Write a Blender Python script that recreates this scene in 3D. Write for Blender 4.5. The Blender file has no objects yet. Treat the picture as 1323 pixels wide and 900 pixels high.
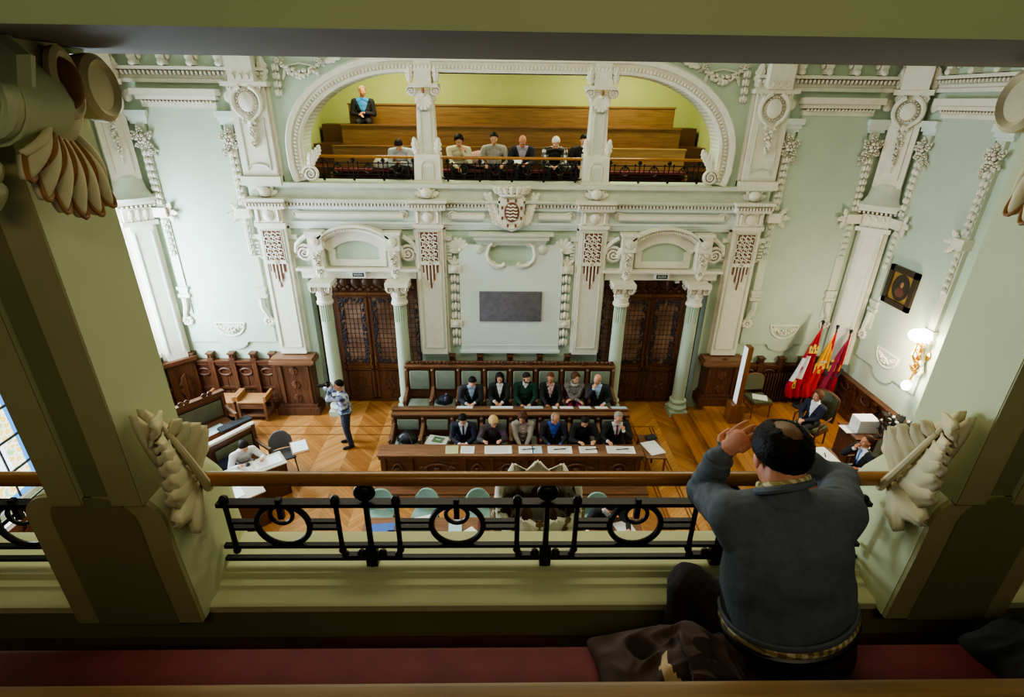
import bpy, bmesh, math, random
import numpy as np
from mathutils import Matrix, Vector, noise
from math import sin, cos, pi, radians, sqrt, atan2, hypot
random.seed(7)
SC = bpy.context.scene
COL = SC.collection
V = Vector
H = 7.3                                   # eye height above the chamber floor
CAMX = -0.21

# ------------------------------------------------------------------ materials
def _nt(name):
    m = bpy.data.materials.new(name); m.use_nodes = True
    nt = m.node_tree
    return m, nt, nt.nodes['Principled BSDF']
def s2l(c):
    def f(u):
        u = u/255.0
        return u/12.92 if u <= .04045 else ((u+.055)/1.055)**2.4
    return (f(c[0]), f(c[1]), f(c[2]), 1)
def N(nt, t, **kw):
    n = nt.nodes.new(t)
    for k, v in kw.items(): setattr(n, k, v)
    return n
def ramp(nt, stops):
    r = N(nt, 'ShaderNodeValToRGB')
    el = r.color_ramp.elements
    while len(el) > 1: el.remove(el[-1])
    el[0].position = stops[0][0]; el[0].color = stops[0][1]
    for p, c in stops[1:]:
        e = el.new(p); e.color = c
    return r
def mat(name, c, rough=.6, var=.12, scale=3.0, metal=0, bump=0, bscale=40, spec=.5, coat=0, emit=0):
    """a plain paint, cloth or paper: base colour broken up by soft noise"""
    m, nt, b = _nt(name)
    c = s2l(c)
    tc = N(nt, 'ShaderNodeTexCoord')
    nz = N(nt, 'ShaderNodeTexNoise'); nz.inputs['Scale'].default_value = scale; nz.inputs['Detail'].default_value = 4
    nt.links.new(tc.outputs['Object'], nz.inputs['Vector'])
    d = tuple(min(1, x*(1-var)) for x in c[:3])+(1,); l = tuple(min(1, x*(1+var)) for x in c[:3])+(1,)
    r = ramp(nt, [(.3, d), (.7, l)])
    nt.links.new(nz.outputs['Fac'], r.inputs['Fac']); nt.links.new(r.outputs['Color'], b.inputs['Base Color'])
    b.inputs['Roughness'].default_value = rough; b.inputs['Metallic'].default_value = metal
    b.inputs['Specular IOR Level'].default_value = spec
    b.inputs['Coat Weight'].default_value = coat
    if emit:
        nt.links.new(r.outputs['Color'], b.inputs['Emission Color']); b.inputs['Emission Strength'].default_value = emit
    if bump:
        n2 = N(nt, 'ShaderNodeTexNoise'); n2.inputs['Scale'].default_value = bscale; n2.inputs['Detail'].default_value = 3
        nt.links.new(tc.outputs['Object'], n2.inputs['Vector'])
        bp = N(nt, 'ShaderNodeBump'); bp.inputs['Strength'].default_value = bump; bp.inputs['Distance'].default_value = .02
        nt.links.new(n2.outputs['Fac'], bp.inputs['Height']); nt.links.new(bp.outputs['Normal'], b.inputs['Normal'])
    return m
def wood(name, c1, c2, rough=.4, axis=0, scale=1.0, coat=.15):
    m, nt, b = _nt(name)
    tc = N(nt, 'ShaderNodeTexCoord'); mp = N(nt, 'ShaderNodeMapping')
    sc = [14*scale]*3; sc[axis] = .9*scale
    mp.inputs['Scale'].default_value = sc
    nt.links.new(tc.outputs['Object'], mp.inputs['Vector'])
    nz = N(nt, 'ShaderNodeTexNoise'); nz.inputs['Scale'].default_value = 2.2; nz.inputs['Detail'].default_value = 6; nz.inputs['Distortion'].default_value = .6
    nt.links.new(mp.outputs['Vector'], nz.inputs['Vector'])
    r = ramp(nt, [(.28, s2l(c1)), (.72, s2l(c2))])
    nt.links.new(nz.outputs['Fac'], r.inputs['Fac']); nt.links.new(r.outputs['Color'], b.inputs['Base Color'])
    b.inputs['Roughness'].default_value = rough; b.inputs['Coat Weight'].default_value = coat; b.inputs['Coat Roughness'].default_value = .25
    return m
def math_n(nt, op, a, b=None, c=None):
    n = N(nt, 'ShaderNodeMath', operation=op)
    for i, x in enumerate((a, b, c)):
        if x is None: continue
        if isinstance(x, (int, float)): n.inputs[i].default_value = x
        else: nt.links.new(x, n.inputs[i])
    return n.outputs[0]
def parquet_mat():
    """oak chevron parquet: columns of slanted staves whose slant turns over from column to column"""
    m, nt, b = _nt('oak_parquet')
    tc = N(nt, 'ShaderNodeTexCoord'); sp = N(nt, 'ShaderNodeSeparateXYZ')
    nt.links.new(tc.outputs['Object'], sp.inputs[0])
    W = .62; P = .11
    xs = math_n(nt, 'DIVIDE', sp.outputs['X'], W)
    col = math_n(nt, 'FLOOR', xs)
    tri = math_n(nt, 'PINGPONG', xs, 1.0)
    v = math_n(nt, 'ADD', sp.outputs['Y'], math_n(nt, 'MULTIPLY', tri, W))
    st = math_n(nt, 'DIVIDE', v, P)
    sid = math_n(nt, 'FLOOR', st)
    cb = N(nt, 'ShaderNodeCombineXYZ'); nt.links.new(col, cb.inputs[0]); nt.links.new(sid, cb.inputs[1])
    wn = N(nt, 'ShaderNodeTexWhiteNoise', noise_dimensions='2D'); nt.links.new(cb.outputs[0], wn.inputs['Vector'])
    par = math_n(nt, 'MULTIPLY', math_n(nt, 'PINGPONG', col, 1.0), .38)
    mp = N(nt, 'ShaderNodeMapping'); mp.inputs['Scale'].default_value = (9, 9, 9)
    nt.links.new(tc.outputs['Object'], mp.inputs['Vector'])
    nz = N(nt, 'ShaderNodeTexNoise'); nz.inputs['Scale'].default_value = 1.3; nz.inputs['Detail'].default_value = 5
    nt.links.new(mp.outputs['Vector'], nz.inputs['Vector'])
    f = math_n(nt, 'ADD', math_n(nt, 'MULTIPLY', wn.outputs['Value'], .45), math_n(nt, 'MULTIPLY', nz.outputs['Fac'], .35))
    f = math_n(nt, 'ADD', f, par)
    r = ramp(nt, [(.1, s2l((146, 94, 48))), (.55, s2l((180, 124, 68))), (1.0, s2l((206, 152, 92)))])
    nt.links.new(f, r.inputs['Fac'])
    # dark joint between staves
    fr = math_n(nt, 'FRACT', st); jn = math_n(nt, 'LESS_THAN', fr, .06)
    mx = N(nt, 'ShaderNodeMix', data_type='RGBA'); nt.links.new(jn, mx.inputs['Factor'])
    nt.links.new(r.outputs['Color'], mx.inputs['A']); mx.inputs['B'].default_value = s2l((112, 66, 26))
    nt.links.new(mx.outputs['Result'], b.inputs['Base Color'])
    b.inputs['Roughness'].default_value = .33; b.inputs['Coat Weight'].default_value = .2
    return m
def plank_mat(name, c1, c2, axis, w=.1, rough=.38):
    m, nt, b = _nt(name)
    tc = N(nt, 'ShaderNodeTexCoord'); sp = N(nt, 'ShaderNodeSeparateXYZ'); nt.links.new(tc.outputs['Object'], sp.inputs[0])
    st = math_n(nt, 'DIVIDE', sp.outputs[axis], w); sid = math_n(nt, 'FLOOR', st)
    wn = N(nt, 'ShaderNodeTexWhiteNoise', noise_dimensions='1D'); nt.links.new(sid, wn.inputs['W'])
    mp = N(nt, 'ShaderNodeMapping'); s = [1.2, 1.2, 1.2]; s['XYZ'.index(axis)] = 14
    mp.inputs['Scale'].default_value = s; nt.links.new(tc.outputs['Object'], mp.inputs['Vector'])
    nz = N(nt, 'ShaderNodeTexNoise'); nz.inputs['Scale'].default_value = 1.5; nz.inputs['Detail'].default_value = 5
    nt.links.new(mp.outputs['Vector'], nz.inputs['Vector'])
    f = math_n(nt, 'ADD', math_n(nt, 'MULTIPLY', wn.outputs['Value'], .5), math_n(nt, 'MULTIPLY', nz.outputs['Fac'], .5))
    r = ramp(nt, [(.15, s2l(c1)), (.85, s2l(c2))]); nt.links.new(f, r.inputs['Fac'])
    jn = math_n(nt, 'LESS_THAN', math_n(nt, 'FRACT', st), .05)
    mx = N(nt, 'ShaderNodeMix', data_type='RGBA'); nt.links.new(jn, mx.inputs['Factor'])
    nt.links.new(r.outputs['Color'], mx.inputs['A']); mx.inputs['B'].default_value = s2l(tuple(int(u*.55) for u in c1))
    nt.links.new(mx.outputs['Result'], b.inputs['Base Color'])
    b.inputs['Roughness'].default_value = rough; b.inputs['Coat Weight'].default_value = .15
    return m
def pattern_mat(name, kind, cols, scale=30, rough=.85):
    """woven cloth patterns: stripes, checks, dapples"""
    m, nt, b = _nt(name)
    tc = N(nt, 'ShaderNodeTexCoord')
    if kind == 'stripe':
        t = N(nt, 'ShaderNodeTexWave', wave_type='BANDS', bands_direction='X'); t.inputs['Scale'].default_value = scale; t.inputs['Distortion'].default_value = .5
        out = t.outputs['Fac']
    elif kind == 'check':
        sp = N(nt, 'ShaderNodeSeparateXYZ'); nt.links.new(tc.outputs['Object'], sp.inputs[0])
        a = math_n(nt, 'PINGPONG', math_n(nt, 'MULTIPLY', math_n(nt, 'ADD', sp.outputs['X'], sp.outputs['Y']), scale), 1.0)
        c = math_n(nt, 'PINGPONG', math_n(nt, 'MULTIPLY', sp.outputs['Z'], scale), 1.0)
        out = math_n(nt, 'MULTIPLY', math_n(nt, 'ADD', math_n(nt, 'GREATER_THAN', a, .5), math_n(nt, 'GREATER_THAN', c, .5)), .5)
    else:
        t = N(nt, 'ShaderNodeTexNoise'); t.inputs['Scale'].default_value = scale; t.inputs['Detail'].default_value = 2
        out = t.outputs['Fac']
    if kind != 'check': nt.links.new(tc.outputs['Object'], t.inputs['Vector'])
    n = len(cols)
    lo, hi = (.38, .62) if kind == 'dapple' else (.05, .95)
    r = ramp(nt, [(lo+(hi-lo)*i/(n-1), s2l(c)) for i, c in enumerate(cols)])
    nt.links.new(out, r.inputs['Fac']); nt.links.new(r.outputs['Color'], b.inputs['Base Color'])
    b.inputs['Roughness'].default_value = rough
    return m

# ------------------------------------------------------------------ mesh builder
def frame(o, u, v, w):
    return Matrix(((u[0], v[0], w[0], o[0]), (u[1], v[1], w[1], o[1]), (u[2], v[2], w[2], o[2]), (0, 0, 0, 1)))
def T(x, y, z): return Matrix.Translation((x, y, z))
def RZ(a): return Matrix.Rotation(a, 4, 'Z')
def RX(a): return Matrix.Rotation(a, 4, 'X')
def RY(a): return Matrix.Rotation(a, 4, 'Y')
ID = Matrix.Identity(4)
def wall_frame(side, along, z, off=0.0):
    """u right as one faces the wall, v up, w out of the wall; origin ALONG the wall at height z"""
    if side == 'back': return frame((along, YW-off, z), (1, 0, 0), (0, 0, 1), (0, -1, 0))
    if side == 'right': return frame((XW-off, along, z), (0, -1, 0), (0, 0, 1), (-1, 0, 0))
    if side == 'left': return frame((-XW+off, along, z), (0, 1, 0), (0, 0, 1), (1, 0, 0))
YW = 12.0       # face of the far wall
XW = 8.4        # faces of the side walls

class MB:
    def __init__(s, M=ID): s.v = []; s.f = []; s.mi = []; s.M = M; s.k = 0
    def add(s, vs, fs, M=None):
        M = s.M if M is None else s.M @ M
        n = len(s.v)
        s.v.extend([(M @ V(p))[:] for p in vs])
        s.f.extend([tuple(i+n for i in f) for f in fs]); s.mi.extend([s.k]*len(fs))
        return s
    def box(s, x0, x1, y0, y1, z0, z1, M=None, tx=0, ty=0):
        """tx, ty: how far the top draws in on each side"""
        v = [(x0, y0, z0), (x1, y0, z0), (x1, y1, z0), (x0, y1, z0), (x0+tx, y0+ty, z1), (x1-tx, y0+ty, z1), (x1-tx, y1-ty, z1), (x0+tx, y1-ty, z1)]
        return s.add(v, [(3, 2, 1, 0), (4, 5, 6, 7), (0, 1, 5, 4), (1, 2, 6, 5), (2, 3, 7, 6), (3, 0, 4, 7)], M)
    def bbox(s, x0, x1, y0, y1, z0, z1, r=.01, M=None):
        """box with rounded edges: chamfer rings along z plus cut corners"""
        r = min(r, (x1-x0)*.49, (y1-y0)*.49, (z1-z0)*.49)
        def ring(ins, z):
            a, b, c, d = x0+ins, x1-ins, y0+ins, y1-ins; q = r*.6
            return [(a+q, c, z), (b-q, c, z), (b, c+q, z), (b, d-q, z), (b-q, d, z), (a+q, d, z), (a, d-q, z), (a, c+q, z)]
        rings = [ring(r, z0), ring(.3*r, z0+.3*r), ring(0, z0+r), ring(0, z1-r), ring(.3*r, z1-.3*r), ring(r, z1)]
        return s.loft(rings, M)
    def loft(s, rings, M=None, cap=True, closed=True):
        n = len(rings[0]); v = [p for r in rings for p in r]; f = []
        for i in range(len(rings)-1):
            for j in range(n if closed else n-1):
                k = (j+1) % n
                f.append((i*n+j, i*n+k, (i+1)*n+k, (i+1)*n+j))
        if cap and closed:
            f.append(tuple(range(n))[::-1]); f.append(tuple(range((len(rings)-1)*n, len(rings)*n)))
        return s.add(v, f, M)
    def prism(s, poly, a, b, M=None, axis='z'):
        """polygon (u, v) stood up from w=a to w=b along the axis"""
        def P(u, v, w): return {'z': (u, v, w), 'y': (u, w, v), 'x': (w, u, v)}[axis]
        return s.loft([[P(u, v, a) for u, v in poly], [P(u, v, b) for u, v in poly]], M)
    def lathe(s, prof, n=20, M=None, arc=2*pi, sy=1.0):
        full = arc > 6.28
        rings = []
        for r, z in prof:
            r = max(r, 1e-4)
            rings.append([(r*cos(arc*i/n), sy*r*sin(arc*i/n), z) for i in range(n if full else n+1)])
        return s.loft(rings, M, cap=full, closed=full)
    def tube(s, path, r, n=8, M=None, closed=False, flat=1.0, up=None):
        path = [V(p) for p in path]; rs = r if isinstance(r, (list, tuple)) else [r]*len(path)
        rings = []; prev = V(up) if up else None
        L = len(path)
        for i, p in enumerate(path):
            if closed: t = path[(i+1) % L]-path[i-1]
            else: t = path[min(i+1, L-1)]-path[max(i-1, 0)]
            if t.length < 1e-9: t = V((0, 0, 1))
            t.normalize()
            if prev is None: prev = V((0, 0, 1)) if abs(t.z) < .9 else V((1, 0, 0))
            a = prev - t*prev.dot(t)
            if a.length < 1e-6: a = t.orthogonal()
            a.normalize(); b = t.cross(a); prev = a
            rings.append([(p+a*(rs[i]*flat*cos(2*pi*j/n))+b*(rs[i]*sin(2*pi*j/n)))[:] for j in range(n)])
        if closed:
            v = [q for g in rings for q in g]; f = []
            for i in range(L):
                k = (i+1) % L
                for j in range(n): f.append((i*n+j, i*n+(j+1) % n, k*n+(j+1) % n, k*n+j))
            return s.add(v, f, M)
        return s.loft(rings, M)
    def bar(s, a, b, w, h=None, M=None, up=(0, 0, 1)):
        a = V(a); b = V(b); h = h or w; t = (b-a).normalized(); u = V(up)
        x = t.cross(u)
        if x.length < 1e-5: x = t.orthogonal()
        x.normalize(); y = x.cross(t)
        R = []
        for p in (a, b): R.append([(p+x*(i*w/2)+y*(j*h/2))[:] for i, j in ((-1, -1), (1, -1), (1, 1), (-1, 1))])
        return s.loft(R, M)
    def ell(s, c, r, nu=14, nv=9, M=None):
        if not isinstance(r, (tuple, list)): r = (r, r, r)
        v = [(c[0], c[1], c[2]-r[2])]; f = []
        for i in range(1, nv):
            a = -pi/2+pi*i/nv
            for j in range(nu):
                t = 2*pi*j/nu; v.append((c[0]+r[0]*cos(a)*cos(t), c[1]+r[1]*cos(a)*sin(t), c[2]+r[2]*sin(a)))
        v.append((c[0], c[1], c[2]+r[2])); e = len(v)-1
        for j in range(nu): f.append((0, 1+(j+1) % nu, 1+j)); f.append((e, e-nu+j, e-nu+(j+1) % nu))
        for i in range(nv-2):
            for j in range(nu):
                a = 1+i*nu; f.append((a+j, a+(j+1) % nu, a+nu+(j+1) % nu, a+nu+j))
        return s.add(v, f, M)
    def caps(s, a, b, ra, rb, n=12, M=None, flat=1.0, up=None):
        """tapered limb with round ends"""
        a = V(a); b = V(b); d = b-a; L = d.length or 1e-6; t = d/L
        pts = []; rs = []
        for k in range(4):
            q = pi/2*k/4; pts.append(a-t*(ra*cos(q))); rs.append(max(ra*sin(q), ra*.02))
        for k in range(5): pts.append(a+d*(k/4)); rs.append(ra+(rb-ra)*k/4)
        for k in range(1, 5):
            q = pi/2*k/4; pts.append(b+t*(rb*sin(q))); rs.append(max(rb*cos(q), rb*.02))
        return s.tube(pts, rs, n, M, flat=flat, up=up)
    def grid(s, rows, M=None, thick=0, nrm=(0, 0, 1)):
        """open sheet of points; thick > 0 gives it a back"""
        n = len(rows[0]); m = len(rows)
        v = [tuple(p) for r in rows for p in r]
        f = [(i*n+j, i*n+j+1, (i+1)*n+j+1, (i+1)*n+j) for i in range(m-1) for j in range(n-1)]
        if thick:
            d = V(nrm)*thick; k = len(v)
            v = v+[tuple(V(p)-d) for p in v]
            f = f+[tuple(q+k for q in x[::-1]) for x in f]
            rim = [j for j in range(n)]+[i*n+n-1 for i in range(1, m)]+[(m-1)*n+j for j in range(n-2, -1, -1)]+[i*n for i in range(m-2, 0, -1)]
            for a, b in zip(rim, rim[1:]+rim[:1]): f.append((b, a, a+k, b+k))
        return s.add(v, f, M)
    def sweep(s, prof, path, M=None, closed=False, up=(0, 0, 1)):
        """moulding: profile (out, up) swept along a path; out is to the right of travel"""
        path = [V(p) for p in path]; L = len(path); U = V(up); rings = []
        for i, p in enumerate(path):
            if closed: t0 = (path[i]-path[i-1]).normalized(); t1 = (path[(i+1) % L]-path[i]).normalized()
            else:
                t0 = (path[i]-path[i-1]).normalized() if i else (path[1]-path[0]).normalized()
                t1 = (path[i+1]-path[i]).normalized() if i < L-1 else t0
            o0 = t0.cross(U); o1 = t1.cross(U); o = (o0+o1)
            if o.length < 1e-6: o = o0
            o.normalize(); k = 1/max(.35, o.dot(o0.normalized()))
            rings.append([(p+o*(a*k)+U*b)[:] for a, b in prof])
        if closed: rings.append(rings[0]); return s.loft(rings, M, cap=False)
        return s.loft(rings, M)
    def obj(s, name, mats, parent=None, smooth=35, sub=0, bevel=0):
        if not isinstance(mats, (list, tuple)): mats = [mats]
        me = bpy.data.meshes.new(name)
        vs = s.v
        if parent is not None:
            inv = rootM(parent).inverted(); vs = [(inv @ V(p))[:] for p in vs]
        me.from_pydata(vs, [], s.f); me.validate()
        for m in mats: me.materials.append(m)
        if len(mats) > 1 and len(me.polygons) == len(s.mi): me.polygons.foreach_set('material_index', s.mi)
        bm = bmesh.new(); bm.from_mesh(me); bmesh.ops.recalc_face_normals(bm, faces=bm.faces); bm.to_mesh(me); bm.free()
        if smooth:
            me.polygons.foreach_set('use_smooth', [True]*len(me.polygons)); me.set_sharp_from_angle(angle=radians(smooth))
        o = bpy.data.objects.new(name, me); COL.objects.link(o)
        if parent is not None: o.parent = parent
        if bevel:
            b = o.modifiers.new('b', 'BEVEL'); b.width = bevel; b.segments = 2; b.limit_method = 'ANGLE'
        if sub:
            b = o.modifiers.new('s', 'SUBSURF'); b.levels = sub; b.render_levels = sub
        return o
def rootM(o):
    while o.parent is not None: o = o.parent
    return Matrix.LocRotScale(o.location, o.rotation_euler, o.scale)
def tag(o, label=None, cat=None, group=None, kind=None):
    if label: o['label'] = label
    if cat: o['category'] = cat
    if group: o['group'] = group
    if kind: o['kind'] = kind
    return o
def thing(name, label, cat, loc=(0, 0, 0), rz=0, group=None):
    o = bpy.data.objects.new(name, None); COL.objects.link(o)
    o.location = loc; o.rotation_euler = (0, 0, rz); o.empty_display_size = .1
    return tag(o, label, cat, group)
def struct(o): o['kind'] = 'structure'; return o
def dup(root, loc, rz, label, group=None):
    r = root.copy(); COL.objects.link(r); r.location = loc; r.rotation_euler = (0, 0, rz); r['label'] = label
    if group: r['group'] = group
    for ch in list(root.children):
        c = ch.copy(); COL.objects.link(c); c.parent = r
        for g in list(ch.children):
            d = g.copy(); COL.objects.link(d); d.parent = c
    return r

# ------------------------------------------------------------------ the camera, and sight lines for measuring
F_PX = 682.7; PIT, YAW, ROL = radians(25.09), radians(1.25), radians(.78)
_fw = V((sin(YAW)*cos(PIT), cos(YAW)*cos(PIT), -sin(PIT))); _r = V((cos(YAW), -sin(YAW), 0)); _u = _r.cross(_fw)
_R = _r*cos(ROL)+_u*sin(ROL); _U = _u*cos(ROL)-_r*sin(ROL)
def ray(x, y): return _fw+_R*((x-661.5)/F_PX)-_U*((y-450)/F_PX)
def atY(x, y, Y): d = ray(x, y); t = Y/d.y; return V((CAMX+d.x*t, Y, H+d.z*t))
def atZ(x, y, z): d = ray(x, y); t = (z-H)/d.z; return V((CAMX+d.x*t, d.y*t, z))
def atX(x, y, X): d = ray(x, y); t = (X-CAMX)/d.x; return V((X, d.y*t, H+d.z*t))
cam = bpy.data.cameras.new('camera'); co = bpy.data.objects.new('camera', cam); COL.objects.link(co)
cam.sensor_width = 36; cam.lens = F_PX*36/1323; cam.clip_start = .05; cam.clip_end = 200
co.matrix_world = frame((CAMX, 0, H), _R, _U, -_fw)
SC.camera = co
# ------------------------------------------------------------------ palette
M_ = {}
def glaze_shade(name, c, deep, dist=.045):
    """old plaster paint with brown glaze and painted crevice shade in the carved recesses"""
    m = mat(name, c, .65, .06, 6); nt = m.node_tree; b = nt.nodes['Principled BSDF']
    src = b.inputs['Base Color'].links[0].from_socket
    ao = N(nt, 'ShaderNodeAmbientOcclusion', samples=4); ao.inputs['Distance'].default_value = dist; ao.only_local = True  # occlusion browns the recesses: glaze and crevice shade both put into the colour
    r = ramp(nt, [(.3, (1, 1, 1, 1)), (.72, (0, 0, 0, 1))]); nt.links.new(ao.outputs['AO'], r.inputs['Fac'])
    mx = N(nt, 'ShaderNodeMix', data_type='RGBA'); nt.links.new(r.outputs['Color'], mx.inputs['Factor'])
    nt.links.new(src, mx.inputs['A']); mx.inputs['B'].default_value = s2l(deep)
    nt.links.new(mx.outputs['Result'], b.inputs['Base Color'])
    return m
M_['wall'] = mat('pale_green_wall_paint', (186, 202, 182), .75, .05, 1.2, bump=.05, bscale=25)
M_['panel'] = mat('light_panel_paint', (218, 226, 220), .7, .04, 1.5)
M_['cream'] = glaze_shade('cream_plaster', (228, 224, 208), (140, 100, 76))
M_['bay'] = mat('green_tinted_panel_paint', (186, 200, 182), .7, .04, 1.5)
M_['cream2'] = mat('greyer_cream_plaster', (206, 210, 192), .65, .06, 5)  # slightly darker, greener cream for borders and mouldings
M_['gilt'] = mat('old_gilding', (150, 104, 58), .5, .25, 12)
M_['brownline'] = mat('reddish_brown_glaze', (122, 72, 56), .6, .25, 14)
M_['lime'] = mat('lime_green_paint', (176, 184, 116), .8, .06, 1.0)
M_['olive'] = mat('soft_green_gallery_paint', (196, 198, 154), .6, .06, 2.0, bump=.04, bscale=18)
M_['beam'] = mat('green_beam_paint', (178, 186, 140), .7, .05, 2.0)
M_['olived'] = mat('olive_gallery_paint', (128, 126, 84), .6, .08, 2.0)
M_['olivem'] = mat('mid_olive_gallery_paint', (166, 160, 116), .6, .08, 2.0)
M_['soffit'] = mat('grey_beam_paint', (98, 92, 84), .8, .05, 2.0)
M_['pier'] = mat('pier_paint', (196, 202, 160), .6, .05, 2.0, bump=.04, bscale=14)
M_['acan'] = glaze_shade('stone_coloured_plaster', (212, 200, 162), (120, 88, 52), .03)
M_['dwood'] = wood('dark_oak', (66, 38, 24), (112, 70, 46), .42, 0)
M_['dwoodz'] = wood('dark_oak_upright', (66, 38, 24), (112, 70, 46), .42, 2)
M_['carve'] = wood('carved_oak', (58, 32, 20), (122, 78, 52), .45, 2, 2)
M_['rwood'] = wood('reddish_bench_wood', (104, 70, 50), (146, 106, 78), .4, 0)
M_['rwoodz'] = wood('reddish_bench_wood_upright', (104, 70, 50), (146, 106, 78), .4, 2)
M_['doorwood'] = wood('door_oak', (96, 56, 28), (142, 92, 50), .42, 2)
M_['gwood'] = wood('gallery_pine', (104, 74, 36), (138, 104, 58), .45, 0)
M_['gwoodl'] = wood('pale_gallery_pine', (160, 124, 70), (186, 150, 92), .45, 0)
M_['hand'] = wood('varnished_handrail_wood', (132, 82, 22), (168, 110, 40), .22, 0, 1, .6)
M_['lwood'] = wood('light_oak', (150, 104, 62), (186, 138, 92), .45, 0)
M_['iron'] = mat('black_iron', (30, 27, 26), .42, .2, 20, metal=.5)
M_['red'] = mat('red_bench_cloth', (104, 38, 40), .7, .15, 8)
M_['leather'] = mat('grey_green_leather', (134, 144, 130), .5, .08, 7, bump=.06, bscale=60)
M_['leatherd'] = mat('olive_leather', (96, 98, 74), .5, .1, 7, bump=.06, bscale=60)
M_['teal'] = mat('teal_chair_cloth', (136, 168, 162), .8, .08, 20)
M_['white'] = mat('white_paper', (238, 238, 240), .8, .02, 5)
M_['paperb'] = mat('pale_blue_paper', (188, 212, 226), .7, .03, 5)
M_['paperg'] = mat('green_folder_card', (112, 146, 110), .7, .05, 5)
M_['papery'] = mat('yellow_green_card', (196, 204, 150), .7, .03, 5)
M_['blue'] = mat('blue_folder_card', (72, 110, 190), .5, .05, 5)
M_['maroon'] = mat('maroon_card', (110, 30, 40), .5, .05, 5)
M_['black'] = mat('black_plastic', (24, 24, 26), .4, .1, 9)
M_['dgrey'] = mat('dark_grey_cloth', (52, 52, 56), .85, .15, 15)
M_['gold'] = mat('brass', (190, 146, 60), .3, .1, 9, metal=.9)
M_['brass'] = mat('door_brass', (196, 158, 84), .3, .1, 9, metal=.8)
M_['marble'] = mat('grey_marble', (112, 110, 120), .35, .18, 9)
M_['skin'] = mat('skin', (214, 160, 132), .55, .08, 12)
M_['skin2'] = mat('ruddy_skin', (206, 138, 108), .55, .08, 12)
M_['radiator'] = mat('dark_bronze_radiator', (84, 58, 40), .45, .1, 9, metal=.4)
M_['parquet'] = parquet_mat()
M_['planks'] = plank_mat('platform_boards', (152, 96, 42), (192, 132, 66), 'X', .16)
M_['galfloor'] = plank_mat('gallery_floor_boards', (70, 40, 30), (96, 56, 40), 'Y', .12)
M_['border'] = wood('dark_floor_inlay', (104, 62, 28), (138, 86, 42), .35, 0)
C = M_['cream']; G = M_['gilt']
# ------------------------------------------------------------------ plaster ornaments, drawn in a wall frame (u right, v up, w out)
def o_leaf(mb, M, L, W, curl=.25, lobes=4, depth=.3, n=18):
    """acanthus leaf: spine along +v, lobed edge, tip curling out"""
    rows = []
    for i in range(n+1):
        t = i/n
        w = W*(sin(pi*min(1, t*.93+.07))**.7)*(.66+.34*abs(sin(lobes*pi*t)))
        if t > .97: w *= .3
        a = curl*t*t*3.2
        v = L*(t-.12*t*t*curl*3); z = L*(curl*t*t*.55)+.02*L
        row = []
        for j in range(-4, 5):
            q = j/4
            rib = .06*W*cos(q*pi*3)
            row.append((q*w, v-abs(q)*w*.22*(1-t), z+W*depth*(1-q*q)*(1-.4*t)+rib))
        rows.append(row)
    mb.grid(rows, M, thick=.05*W+.004)
def o_spiral(mb, M, r, turns=2.0, th=.25, flip=1, dome=True, n=44):
    """volute: a spiral roll with an eye"""
    P = []; R = []
    for i in range(n):
        t = i/(n-1); a = turns*2*pi*t
        q = r*(1-.86*t)
        P.append((flip*q*cos(a), q*sin(a), th*r*(.35+.5*t))); R.append(r*(.2-.12*t))
    mb.tube(P, R, 7, M)
    mb.lathe([(r*.98, 0), (r*.98, th*r*.25), (r*.3, th*r*.55), (0.001, th*r*.8)], 20, M)
def o_rosette(mb, M, r, n=7, h=.35):
    for i in range(n):
        a = 2*pi*i/n
        mb.ell((r*.62*cos(a), r*.62*sin(a), r*h*.5), (r*.36, r*.36, r*h), 8, 5, M)
    mb.ell((0, 0, r*h*.7), (r*.28, r*.28, r*h*.8), 8, 5, M)
def o_palmette(mb, M, r, n=7, spread=2.4, base=.12):
    for i in range(n):
        a = -spread/2+spread*i/(n-1); L = r*(1-.22*abs(a)/(spread/2))
        R = M @ RZ(-a)
        rows = [[(x*(.03+.16*r*sin(pi*min(1, t*.86+.14))*(1 if t < .96 else .2)), t*L, .03+.05*r*(1-x*x)+.12*r*t) for x in (-1, -.5, 0, .5, 1)] for t in [k/7 for k in range(8)]]
        mb.grid(rows, R, thick=.02)
    mb.ell((0, 0, .04), (base*r*1.6, base*r*1.3, .06), 10, 6, M)
def o_husks(mb, M, L, n, w):
    """string of bellflower husks hanging down from the origin"""
    s = L/n
    for i in range(n):
        v = -s*(i+.5)
        for k in (-1, 0, 1):
            mb.ell((k*w*.5, v-.1*s*abs(k), .02+w*(.25 if k else .4)), (w*.36, s*.44, w*.38), 8, 6, M)
        mb.ell((0, v-.42*s, .03), (w*.25, s*.14, w*.3), 6, 4, M)
def o_swag(mb, M, du, sag, r, n=16, seed=1):
    rnd = random.Random(seed)
    for i in range(n):
        t = i/(n-1); u = du*(t-.5); v = -sag*(1-(2*t-1)**2); q = r*(.6+.6*(1-abs(2*t-1)))
        for k in range(4):
            mb.ell((u+rnd.uniform(-.6, .6)*q, v+rnd.uniform(-.7, .7)*q, q*rnd.uniform(.3, .8)), (q*rnd.uniform(.45, .7),)*3, 7, 5, M)
def o_grapes(mb, M, L, w, n=26, seed=3):
    rnd = random.Random(seed)
    for i in range(n):
        t = i/n; q = w*(1-.8*t)
        mb.ell((rnd.uniform(-1, 1)*q, -L*t, .03+rnd.uniform(0, .5)*w), (w*.26,)*3, 7, 5, M)
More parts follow.
